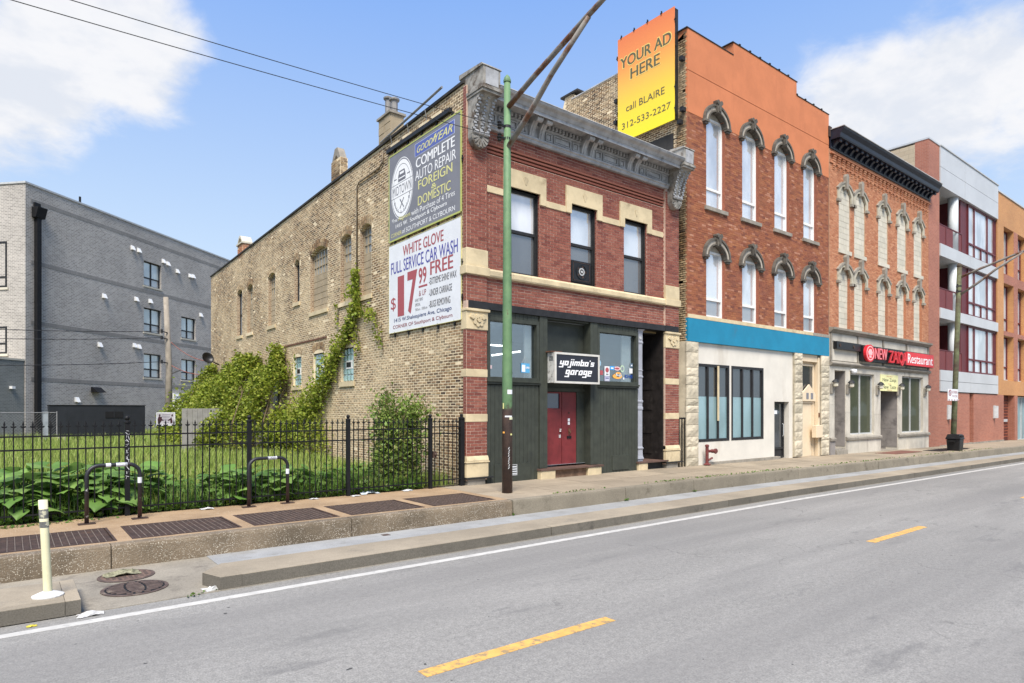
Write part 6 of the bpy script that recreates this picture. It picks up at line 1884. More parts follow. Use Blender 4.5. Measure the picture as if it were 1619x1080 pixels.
def restaurant_signs():
    F = FRONT
    t = empty('shop_sign', 'long black and red illuminated style sign over the restaurant windows', 'sign', F(31, 0, 3.7))
    MB(F).box(25.45, 27.6, .02, .16, 4.10, 4.40).build('backing_box', PLAST, t)
    for x in (25.7, 26.9): MB(F).disc((x, .16, 4.25), .07, n=10, th=.02).build('old_letter_stud', STEEL, t)
    bk = MB(F).box(27.6, 35.30, .02, .22, 3.72, 4.36).build('sign_box', PLAST, t)
    red = mat('bright_red_sign', (.62, .02, .03), .35, .06, 3, 0); pink = flat('pink_red_print', (.78, .20, .22))
    rd = MB(F).box(31.98, 35.24, .22, .26, 3.74, 4.34).build('red_panel', red, t)
    text(F, 'Restaurant', 32.1, 35.1, 3.84, 4.26, .263, WHITE_T, rd, .012)
    b = MB(F); b.extrude_az([(28.05+.42*math.cos(i*math.pi/12), 4.05+.36*math.sin(i*math.pi/12)) for i in range(24)], .22, .32); lg = b.build('round_emblem', red, t)
    b = MB(F); n = 24
    b.band([(28.05+.30*math.cos(i*2*math.pi/n), 4.05+.26*math.sin(i*2*math.pi/n)) for i in range(n+1)], [(28.05+.35*math.cos(i*2*math.pi/n), 4.05+.30*math.sin(i*2*math.pi/n)) for i in range(n+1)], .32, .325)
    b.extrude_az([(27.88, 3.98), (28.22, 3.98), (28.26, 4.10), (28.14, 4.22), (27.96, 4.22), (27.84, 4.10)], .32, .326).box(27.95, 28.15, .32, .326, 3.86, 3.96)
    b.build('print', flat('pale_pink_print', (.85, .45, .45)), lg)
    def lets(body, p, q, z0, z1, m, dd):
        text(F, body, p, q, z0, z1, dd, m, t, .03)
        text(F, body, p+.02, q+.02, z0-.015, z1-.015, dd-.06, red, t, .05)
        text(F, body, p+.01, q+.01, z0-.008, z1-.008, dd-.03, red, t, .05)
    lets('NEW', 28.5, 29.75, 3.84, 4.30, pink, .32)
    lets('ZAI', 29.95, 31.0, 3.76, 4.28, red, .32); lets('Q', 30.98, 31.45, 3.66, 4.28, red, .33); lets('A', 31.42, 31.9, 3.76, 4.28, red, .32)
    MB(F).disc((35.42, .02, 4.0), .05, n=10, th=.06).build('sign_light', WHITEV, t)
    t = empty('wall_banner', 'pale yellow banner with dark green words over the restaurant doorway', 'banner', F(30.7, 0, 2.55))
    s = MB(F).box(29.78, 31.64, .01, .03, 2.53, 3.25).build('banner_sheet', mat('pale_yellow_vinyl', (.72, .70, .36), .6, .05), t)
    gr = flat('dark_green_print', (.035, .05, .03))
    text(F, 'New Zaiqa', 29.98, 31.42, 2.90, 3.10, .033, gr, s, .0); text(F, 'New Taste', 29.98, 31.42, 2.63, 2.80, .033, gr, s, .0)
    rs = flat('red_small_print', (.5, .1, .06))
    text(F, 'Same Place', 30.4, 31.0, 3.155, 3.20, .033, rs, s); text(F, 'Same', 30.55, 30.85, 2.83, 2.87, .033, rs, s); text(F, 'Welcome', 30.45, 30.95, 2.555, 2.595, .033, rs, s)
    # lanterns on stone brackets
    labs = ['grey wall lantern left of the narrow stone doorway', 'grey wall lantern between narrow doorway and left restaurant window', 'grey wall lantern at the left edge of the yellow banner',
            'grey wall lantern right of the yellow banner', 'grey wall lantern at the right corner of the stone front']
    for x, lb in zip((25.3, 26.66, 29.45, 31.68, 34.8), labs):
        t = empty('wall_lantern', lb, 'lantern', F(x, 0, 2.5), 'lanterns along the restaurant front')
        MB(F).extrude_dz([(0, 2.35), (.06, 2.35), (.08, 2.6), (.10, 2.72), (0, 2.72)], x-.13, x+.13).build('bracket', LEDGE, t)
        MB(F).box(x-.06, x+.06, .10, .18, 2.70, 2.76).build('arm', STEEL, t)
        b = MB(F); b.lathe(F(x, .17, 2.60), [(.05, 0), (.10, .03), (.11, .16), (.09, .17)], 8); b.build('glass', CMU, t)
        b = MB(F); b.lathe(F(x, .17, 2.775), [(.15, 0), (.12, .05), (.06, .11), (.02, .13)], 8); b.build('hood', BEAMK, t)
    t = empty('security_camera', 'white dome camera above the left restaurant window', 'camera', F(26.95, 0, 3.3))
    b = MB(F); b.lathe(F(26.98, .14, 3.24), [(.04, -.08), (.09, -.03), (.1, .03), (.1, .1)], 10); b.build('dome', WHITEV, t, smooth=True); MB(F).box(26.9, 27.05, .02, .14, 3.3, 3.36).build('arm', WHITEV, t)
    tag(MB().box(31.7, 35.4, 10.15, 10.85, gz(33)+.002, gz(33)+.016).build('door_mat', BLACKM), 'long dark rubber mat on the pavement before the restaurant', 'mat')
    tag(MB().box(27.9, 30.6, 10.5, 11.3, gz(29)+.002, gz(29)+.014).build('cellar_hatch', mat('red_brown_hatch', (.16, .07, .05), .8, .2, 4)), 'red brown cellar hatch in the pavement before the restaurant', 'hatch')
restaurant_signs()

# ------------------------------------------------------------------ street furniture
def fence():
    Y = 11.90
    t = empty('iron_fence', 'black wrought iron fence with pointed pickets along the grassy lot', 'fence', (4, Y, 0))
    posts = [-2.27, -.39, 1.49, 3.38, 5.26, 7.14]
    def post(x, y, parent, w=.035, h=1.55, z0=-.1):
        b = MB(); b.box(x-w, x+w, y-w, y+w, z0, h-.06)
        b.lathe((x, y, h-.06), [(w*1.5, 0), (w*1.5, .025), (w*.7, .04), (.035, .06), (.04, .085), (.025, .11), (.0, .115)], 8)
        return b.build('post', BLACKM, parent)
    me = None; pc = None
    def picket(x, y, parent):
        nonlocal me, pc
        if me is None:
            b = MB()
            b.box(x-.008, x+.008, y-.008, y+.008, .06, 1.47)
            b.add([(x-.016, y, 1.47), (x, y-.012, 1.47), (x+.016, y, 1.47), (x, y+.012, 1.47), (x, y, 1.54)], [(0, 1, 4), (1, 2, 4), (2, 3, 4), (3, 0, 4), (3, 2, 1, 0)])
            for s in (-1, 1):
                b.add([(x, y-.006, 1.425), (x+s*.03, y-.006, 1.435), (x+s*.036, y-.006, 1.46), (x, y-.006, 1.45), (x, y+.006, 1.425), (x+s*.03, y+.006, 1.435), (x+s*.036, y+.006, 1.46), (x, y+.006, 1.45)],
                      [(0, 1, 2, 3), (7, 6, 5, 4), (0, 4, 5, 1), (1, 5, 6, 2), (2, 6, 7, 3)])
            o = b.build('picket', BLACKM, parent); me = o.data; pc = WO[o.name]-Vector((x, y, 0))
        else:
            o = bpy.data.objects.new('picket', me); place(o, Vector((x, y, 0))+pc, parent)
            o.rotation_euler = (R.uniform(-.006, .006), R.uniform(-.008, .008), R.uniform(-.3, .3))
    for x in posts: post(x, Y, t)
    sc = flat('white_scrawl', (.55, .55, .55))
    b = MB(Frame((0, Y-.036, 0), (1, 0, 0), (0, -1, 0)))
    rr = random.Random(4)
    for i in range(26):
        z = .62+i*.03+rr.uniform(-.02, .02); x = 1.49+rr.uniform(-.02, .02)
        an = rr.uniform(0, 3.1); ln = rr.uniform(.012, .026); cx_, cz_ = math.cos(an)*ln, math.sin(an)*ln*1.3
        if abs(cx_)+abs(x-1.49) > .033: x = 1.49
        b.extrude_az([(x-cx_-.002, z-cz_-.003), (x-cx_+.004, z-cz_+.002), (x+cx_+.002, z+cz_+.003), (x+cx_-.004, z+cz_-.002)], .0, .002+.0001*i)
    b.build('scrawl', sc, t)
    for p, q in zip(posts, posts[1:]):
        n = 17
        for i in range(1, n): picket(p+(q-p)*i/n, Y, t)
        for z in (.13, 1.10, 1.30): MB().box(p+.036, q-.036, Y-.014, Y+.014, z-.012, z+.012).build('rail', BLACKM, t)
    g = empty('iron_gate', 'narrow iron gate in the fence beside the red brick pier', 'gate', (7.55, Y, 0))
    post(7.97, Y+.03, g, .05, 1.56)
    for i in range(1, 7): picket(7.14+.80*i/7, Y, g)
    for z in (.16, 1.18, 1.33): MB().box(7.18, 7.92, Y-.014, Y+.014, z-.012, z+.012).build('rail', BLACKM, g)
    b = MB(); b.box(7.19, 7.27, Y-.05, Y+.04, .66, .80); b.lathe((7.235, Y-.07, .71), [(.01, 0), (.03, .01), (.035, .03), (.02, .05)], 8); b.build('latch', STEEL, g)
fence()

def bike_rack(p, q, h, label, seed):
    rr = random.Random(seed)
    t = empty('bicycle_rack', label, 'bicycle rack', ((p[0]+q[0])/2, (p[1]+q[1])/2, 0), 'hoop racks in front of the iron fence')
    P, Q = Vector((*p, 0)), Vector((*q, 0))
    u = (Q-P).normalized(); L = (Q-P).length
    r = .16
    pts = [P, P+Vector((0, 0, h-r))]
    for i in range(1, 6):
        an = math.pi/2*i/6
        pts.append(P+u*(r-r*math.cos(an))+Vector((0, 0, h-r+r*math.sin(an))))
    pts += [P+u*r+Vector((0, 0, h)), Q-u*r+Vector((0, 0, h))]
    for i in range(1, 6):
        an = math.pi/2*i/6
        pts.append(Q-u*(r-r*math.sin(an))+Vector((0, 0, h-r+r*math.cos(an))))
    pts += [Q+Vector((0, 0, h-r)), Q]
    m = MATS.get('scuffed_black_tube')
    if not m:
        m, nt, b = new_mat('scuffed_black_tube')
        s = nnoise(nt, 7, 5, .7); g = nt.nodes.new('ShaderNodeNewGeometry'); sp = nt.nodes.new('ShaderNodeSeparateXYZ'); nt.links.new(g.outputs['Position'], sp.inputs[0])
        low = nstep(nt, sp.outputs['Z'], .1, .55, .5, 0)
        c = nmix(nt, nmath(nt, 'ADD', low, nstep(nt, s, .55, .7, 0, .5)), (.014, .014, .018), (.075, .035, .028))
        c = nmix(nt, nstep(nt, nnoise(nt, 11, 5, .7), .66, .70, 0, .9), c, (.5, .5, .5))
        nt.links.new(c, b.inputs['Base Color']); b.inputs['Roughness'].default_value = .5
    b = MB(); b.tube(pts, .03, 10); b.build('hoop', m, t, smooth=True)
    for c in (P, Q):
        MB().box(c.x-.11, c.x+.11, c.y-.07, c.y+.07, .001, .014).build('base_plate', STEEL, t)
    n = Vector((u.y, -u.x, 0))
    for i in range(3):
        s = rr.uniform(.3, .9); a = P+u*(r+(L-2*r)*s*.9)+Vector((0, 0, h))
        w = rr.uniform(.03, .07)
        b = MB(); b.tube([a-u*w, a+u*w], .0312, 10); b.build('sticker', WHITEV if i else mat('silver_sticker', (.35, .36, .38), .5), t)
    a = Q+Vector((0, 0, h-.30)); b = MB(); b.tube([a, a+Vector((0, 0, .09))], .0312, 10); b.build('sticker', WHITEV, t)
bike_rack((.90, 11.34), (1.60, 11.42), .86, 'left black hoop bicycle rack before the big leaved weeds', 2)
bike_rack((3.28, 11.57), (3.97, 11.62), .84, 'right black hoop bicycle rack covered in stickers', 5)

def delineator():
    x, y, z = .30, 7.83, -.152
    t = empty('delineator_post', 'leaning cream plastic bollard with grey bands on the traffic island', 'bollard', (x, y, z))
    b = MB(); b.lathe((x, y, z+.001), [(.135, 0), (.135, .012), (.06, .045), (.045, .05)], 16); b.build('base', mat('rusty_white_base', (.58, .57, .54), .6, .1, 5, .1, stain=(.40, .16, .06), sscale=9, slo=.6, shi=.68), t)
    m = mat('cream_plastic', (.66, .62, .40), .5, .08, 5, .05)
    top = Vector((x-.04, y, z+.96))
    B = Vector((x, y, z+.05)); d = (top-B)
    b = MB()
    V = []
    for s, w, dd in ((0, .038, .038), (.62, .037, .037), (.7, .038, .028), (1, .039, .026)):
        c = B+d*s
        V += [(c.x+w*math.cos(k*math.pi/6), c.y+dd*math.sin(k*math.pi/6), c.z) for k in range(12)]
    b.add(V, [(i*12+k, i*12+(k+1) % 12, (i+1)*12+(k+1) % 12, (i+1)*12+k) for i in range(3) for k in range(12)]+[tuple(36+k for k in range(12))])
    b.build('tube', m, t, smooth=True)
    rf = mat('worn_reflective_band', (.16, .16, .15), .4, .4, 14, .1, stain=(.55, .52, .36), sscale=14, slo=.52, shi=.58)
    for s0, s1 in ((.80, .90), (.70, .765)):
        c0, c1 = B+d*s0, B+d*s1
        V = [(c.x+.0395*math.cos(k*math.pi/6), c.y+(.0295 if s0 > .75 else .031)*math.sin(k*math.pi/6), c.z) for c in (c0, c1) for k in range(12)]
        b = MB(); b.add(V, [(k, (k+1) % 12, 12+(k+1) % 12, 12+k) for k in range(12)]); b.build('reflective_band', rf, t)
delineator()

def manholes():
    t = empty('drain_grate', 'round cast iron drain grate with slots in the gutter, nearer the road', 'drain', (1.10, 8.18, -.288))
    b = MB(); n = 28
    F = None
    def ring(r0, r1, z, cx, cy):
        V = [(cx+r*math.cos(i*2*math.pi/n), cy+r*math.sin(i*2*math.pi/n), z) for r in (r0, r1) for i in range(n)]
        return V, [(i, (i+1) % n, n+(i+1) % n, n+i) for i in range(n)]
    cast = mat('cast_iron', (.085, .06, .05), .75, .3, 10, .4, 60, stain=(.2, .16, .12), sscale=5)
    b.lathe((1.10, 8.18, -.2885), [(.33, 0), (.33, .006), (.30, .008)], 28); b.build('rim', cast, t)
    b = MB(); b.lathe((1.10, 8.18, -.2815), [(.295, .0), (.29, .002)], 28); b.build('pit', BLACKM, t)
    for k in range(-4, 5):
        y = 8.18+k*.064
        w = math.sqrt(max(0, .285**2-(k*.064)**2))
        for j in range(3):
            p = 1.10-w+2*w*j/3; q = 1.10-w+2*w*(j+1)/3
            MB().box(p+.012, q-.012, y-.022, y+.022, -.281, -.2735).build('grate_bar', cast, t)
    b = MB(); b.box(1.095, 1.105, 7.9, 8.46, -.2800, -.2728); b.build('cross_bar', cast, t)
    t = empty('manhole_cover', 'round rusty manhole cover with litter in the gutter, nearer the kerb', 'manhole cover', (1.10, 8.85, -.288))
    b = MB(); b.lathe((1.10, 8.85, -.2885), [(.30, 0), (.30, .005), (.27, .007)], 28); b.build('rim', cast, t)
    b = MB(); b.lathe((1.10, 8.85, -.2820), [(.265, 0), (.26, .003)], 28); c = b.build('cover', mat('rusty_cover', (.13, .085, .065), .85, .3, 14, .6, 40, stain=(.22, .17, .12), sscale=6), t)
    for i in range(8):
        for j in range(8):
            x, y = 1.10-.2+.057*i, 8.85-.2+.057*j
            if math.hypot(x-1.1, y-8.85) < .24: MB().box(x-.016, x+.016, y-.016, y+.016, -.279, -.2755).build('tread', cast, c)
    tag(MB(WORLDF).box(4.62, 4.74, 9.1, 9.22, -.284, -.279).build('valve_cover', cast), 'small dark valve cover in the pale strip near the kerb', 'cover')
manholes()

def litter():
    def scrap(x, y, z, s, label, seed, m):
        rr = np.random.default_rng(seed)
        n = 6
        V = [(x+s*(i/(n-1)-.5)*1.4+rr.uniform(-.12, .12)*s, y+s*(j/(n-1)-.5)+rr.uniform(-.12, .12)*s, z+max(.004, rr.uniform(0, .38)*s*(1-abs(i/(n-1)-.5)-abs(j/(n-1)-.5)))) for i in range(n) for j in range(n)]
        b = MB(); b.add(V, [(i*n+j, i*n+j+1, (i+1)*n+j+1, (i+1)*n+j) for i in range(n-1) for j in range(n-1)])
        return tag(b.build('litter', m), label, 'litter')
    scrap(5.72, 11.98, 0, .28, 'crumpled pale plastic bag against the fence by the shrub', 3, mat('clear_plastic_bag', (.50, .55, .58), .3, .2, 6, .2))
    scrap(6.56, 11.86, .0, .16, 'crumpled white paper by the fence near the gate', 5, mat('dirty_paper', (.46, .46, .45), .8, .25, 12))
    scrap(2.66, 11.80, -.0, .15, 'scattered white scraps under the fence near the right rack', 7, mat('pale_scraps', (.45, .44, .42), .8, .4, 20))
    scrap(4.55, 11.86, 0, .12, 'flattened white wrapper at the foot of the fence', 8, mat('dirty_paper', (.46, .46, .45), .8, .25, 12))
    scrap(1.80, 7.62, -.297, .17, 'crumpled white paper at the end of the divider kerb', 9, mat('dirty_paper', (.46, .46, .45), .8, .25, 12))
    scrap(.62, 7.42, -.299, .15, 'pale scrap on the road at the corner of the traffic island', 12, mat('pale_scraps', (.45, .44, .42)))
    scrap(.16, 7.36, -.299, .06, 'small yellow leaf on the road beside the traffic island', 14, flat('yellow_leaf', (.5, .42, .05)))
    scrap(1.05, 8.93, -.275, .25, 'leaf litter heaped on the manhole cover', 21, mat('leaf_litter', (.20, .19, .12), .9, .5, 30))
    scrap(5.35, 11.75, 0, .12, 'small white paper scrap beside the plastic bag', 23, mat('dirty_paper', (.46, .46, .45), .8, .25, 12))
litter()

def pole_material():
    m, nt, b = new_mat('green_pole_paint')
    g = nt.nodes.new('ShaderNodeNewGeometry'); sp = nt.nodes.new('ShaderNodeSeparateXYZ'); nt.links.new(g.outputs['Position'], sp.inputs[0])
    n = nnoise(nt, 4, 6, .7); n2 = nnoise(nt, 9, 6, .75, (1, 1, .6))
    c = ramp(nt, nstep(nt, n, .3, .7), [(.085, .165, .075), (.125, .225, .10)])
    c = nmix(nt, nstep(nt, n2, .60, .68, 0, .9), c, (.085, .045, .028))
    zz = nmath(nt, 'ADD', sp.outputs['Z'], nmath(nt, 'MULTIPLY', nmath(nt, 'SUBTRACT', n2, .5), .55))
    c = nmix(nt, nstep(nt, zz, 1.72, 1.80, 1, 0), c, ramp(nt, nstep(nt, n, .35, .65), [(.045, .030, .026), (.085, .052, .04)]))
    nt.links.new(c, b.inputs['Base Color']); b.inputs['Roughness'].default_value = .65
    bump(nt, b, n2, .3, .01)
    return m
POLEM = pole_material()

def lamp_pole(x, y, z0, h, lean, label, m, rb, rt, stickers=True):
    t = empty('street_lamp', label, 'street lamp', (x, y, z0), 'tall street lamp poles on the kerb')
    top = Vector((x+lean, y, h)); bot = Vector((x, y, z0))
    at = lambda z: bot+(top-bot)*((z-z0)/(h-z0))
    b = MB(); b.tube([bot, at(z0+2.2), at(z0+5), top], [rb, rb*.97, (rb+rt)/2, rt], 14); p = b.build('pole', m, t, smooth=True)
    b = MB(); b.lathe(top, [(rt*1.2, 0), (rt*1.2, .04), (rt*.9, .10), (rt*.3, .15), (0.0, .16)], 12); b.build('finial', m, t)
    arm = mat('bare_rusty_arm', (.22, .205, .185), .65, .2, 4, .2, 50, stain=(.14, .06, .03), sscale=2.2, slo=.45, shi=.6)
    A, B = at(h-.53), at(h-1.36)
    J = Vector((x+lean, y-2.25, h+.22)); E = Vector((x+lean, y-3.6, h+.55))
    b = MB()
    b.tube([A, A+(J-A)*.35+Vector((0, 0, .02)), J, (J+E)/2+Vector((0, 0, .03)), E], [.055, .052, .05, .045, .04], 10)
    b.build('arm', arm, t, smooth=True)
    b = MB(); b.tube([B, B+(J-B)*.3+Vector((0, -.05, -.0)), B+(J-B)*.6+Vector((0, -.03, .03)), J+Vector((.0, -.10, .0))], [.055, .055, .05, .045], 10); b.build('arm', arm, t, smooth=True)
    b = MB(); b.lathe((E.x, E.y-.3, E.z-.1), [(.05, -.1), (.16, -.06), (.2, .02), (.16, .1), (.05, .14)], 12); hd = b.build('lamp_head', LTGREY, t)
    hd.scale = (1, 2.0, 1)
    for z in (h-.92, h-1.17):
        q = at(z)
        b = MB(); b.lathe(q, [(rt*1.12, -.03), (rt*1.12, .03)], 12); b.build('clamp', BEAMK, t)
        b = MB()
        b.box(q.x-.20, q.x-.05, q.y-.02, q.y+.02, q.z-.02, q.z+.02)
        b.lathe((q.x-.2, q.y, q.z-.09), [(.025, 0), (.05, .02), (.03, .05), (.055, .08), (.03, .11), (.05, .14), (.02, .17)], 8); b.build('insulator', PLAST, t)
    if stickers:
        fr = Frame((x, y-rb*.985, 0), (1, 0, 0), (0, -1, 0))
        for (a, z, w, hh, mm) in ((.0, 2.02, .075, .09, WHITEV), (-.09, 1.72, .02, .12, YEL_T), (-.05, 1.55, .10, .03, WHITEV), (.04, 1.5, .06, .05, flat('cream_sticker', (.6, .6, .4))), (-.09, 1.22, .03, .035, flat('orange_print', (.85, .4, .08))), (.06, 1.18, .03, .035, YEL_T)):
            c = at(z)
            V = []
            for k in range(4):
                an0 = math.asin(max(-.99, min(.99, a/rb)))-.62
                an = an0+w*1.6/rb*(k/3)
                V.append((c.x+(rb+.003)*math.sin(an), c.y-(rb+.003)*math.cos(an)))
            b = MB(); b.add([(p, q, z) for p, q in V]+[(p, q, z+hh) for p, q in V], [(k, k+1, 5+k, 4+k) for k in range(3)]); b.build('sticker', mm, t)
        rr = random.Random(8); b = MB()
        for k in range(9):
            z = .50+.05*k; an = -.35+.06*math.sin(k*2)
            P = lambda an, z: (x+(rb+.003)*math.sin(an), y-(rb+.003)*math.cos(an), z)
            b.add([P(an-.14, z), P(an-.06, z-.008), P(an+.16, z+.035), P(an+.08, z+.045)], [(0, 1, 2, 3)])
        b.build('scrawl', flat('white_scrawl', (.55, .55, .55)), t)
    return t
lamp_pole(8.02, 10.32, 0, 8.42, 0, 'rusting green street lamp pole in front of the dark green storefront', POLEM, .108, .066)
lamp_pole(33.5, 10.25, gz(33.5)-.01, 8.30, .85, 'leaning weathered street lamp pole behind the black litter bin', mat('weathered_green_wood', (.105, .115, .06), .85, .25, 5, .3, 30, stain=(.06, .042, .03), sscale=.9, slo=.42, shi=.6), .115, .10, False)

def no_parking():
    F = Frame((0, 10.08, 0), (1, 0, 0), (0, -1, 0))
    t = empty('parking_sign', 'small white parking sign with red symbol strapped to the leaning pole', 'sign', (33.0, 10.08, 2.1))
    s = MB(F).box(32.28, 33.52, 0, .02, 2.1, 2.62).build('sign_plate', WHITEV, t)
    b = MB(F); n = 18
    b.band([(32.52+.12*math.cos(i*2*math.pi/n), 2.45+.10*math.sin(i*2*math.pi/n)) for i in range(n+1)], [(32.52+.17*math.cos(i*2*math.pi/n), 2.45+.14*math.sin(i*2*math.pi/n)) for i in range(n+1)], .02, .022)
    b.extrude_az([(32.40, 2.54), (32.44, 2.56), (32.64, 2.36), (32.60, 2.34)], .02, .0225); b.build('symbol', MAROON_T, s)
    text(F, 'P', 32.46, 32.58, 2.38, 2.52, .0215, GREY_T, s, .02)
    text(F, 'NO PARKING', 32.75, 33.45, 2.42, 2.55, .022, MAROON_T, s); text(F, 'TOW ZONE', 32.78, 33.42, 2.26, 2.36, .022, MAROON_T, s)
    for x in (32.4, 32.75, 33.1, 33.4): MB(F).box(x-.06, x+.06, .02, .022, 2.11, 2.16).build('print', MAROON_T, s)
    for z in (2.16, 2.55):
        b = MB(); b.lathe((33.5+.85*(z+.1)/8.4, 10.25, z), [(.172, -.012), (.172, .012)], 12); b.build('strap', LTGREY, t)
no_parking()

def litter_bin():
    x, y, z = 33.0, 10.02, gz(33)
    t = empty('litter_bin', 'black plastic litter bin standing beside the leaning pole', 'litter bin', (x, y, z))
    b = MB()
    def ring(w, zz): return [(x-w, y-w, zz), (x+w, y-w, zz), (x+w, y+w, zz), (x-w, y+w, zz)]
    V = ring(.235, z)+ring(.265, z+.50)
    b.add(V, [(0, 1, 5, 4), (1, 2, 6, 5), (2, 3, 7, 6), (3, 0, 4, 7), (3, 2, 1, 0), (4, 5, 6, 7)]); b.build('body', PLAST, t, bevel=.03)
    b = MB(); b.box(x-.29, x+.29, y-.29, y+.29, z+.505, z+.56); b.build('rim', PLAST, t, bevel=.02)
    b = MB(); V = ring(.28, z+.562)+ring(.22, z+.73); b.add(V, [(0, 1, 5, 4), (1, 2, 6, 5), (2, 3, 7, 6), (3, 0, 4, 7), (4, 5, 6, 7)]); b.build('lid', PLAST, t)
    b = MB(); b.box(x-.19, x+.19, y-.285, y-.255, z+.60, z+.69); b.build('flap', BLACKM, t)
    for s in (-1, 1): MB().box(x+s*.30-.05, x+s*.30+.05, y-.1, y+.1, z+.40, z+.47).build('handle', PLAST, t)
litter_bin()

def standpipe():
    F = FRONT
    m = mat('dark_red_iron', (.13, .032, .03), .55, .2, 6, .1)
    t = empty('standpipe', 'dark red fire standpipe with twin caps in front of the white stucco wall', 'standpipe', F(16.95, .14, 0))
    b = MB(); b.tube([F(16.92, .14, -.02), F(16.92, .14, .56)], .05, 10); b.lathe(F(16.92, .14, .56), [(.065, 0), (.065, .05), (.03, .07)], 10); b.lathe(F(16.92, .14, 0), [(.11, 0), (.11, .02), (.06, .05)], 10); b.build('riser', m, t)
    b = MB(); b.tube([F(16.92, .14, .42), F(17.12, .16, .42)], .045, 8); b.build('branch', m, t)
    b = MB(); b.tube([F(17.12, .16, .42), F(17.16, .27, .42)], .06, 10); b.tube([F(17.155, .265, .42), F(17.165, .30, .42)], .085, 10); b.build('cap', m, t)
    b = MB(); b.tube([F(17.12, .16, .42), F(17.27, .20, .42)], .05, 10); b.tube([F(17.26, .2, .42), F(17.30, .21, .42)], .075, 10); b.build('cap', m, t)
    b = MB(); b.tube([F(16.94, .18, .15), F(17.06, .24, .22)], .03, 8); b.build('valve', m, t)
    g = empty('iron_gate', 'tiny iron gate closing the slit between garage and orange topped building', 'gate', (15.9, FY-.05, 0))
    for x in (15.72, 15.86, 16.0): MB(F).box(x-.012, x+.012, -.02, .01, -.05, 1.45).build('bar', BLACKM, g)
    MB(F).box(15.73, 16.03, -.018, .008, 1.42, 1.47).build('rail', BLACKM, g)
standpipe()

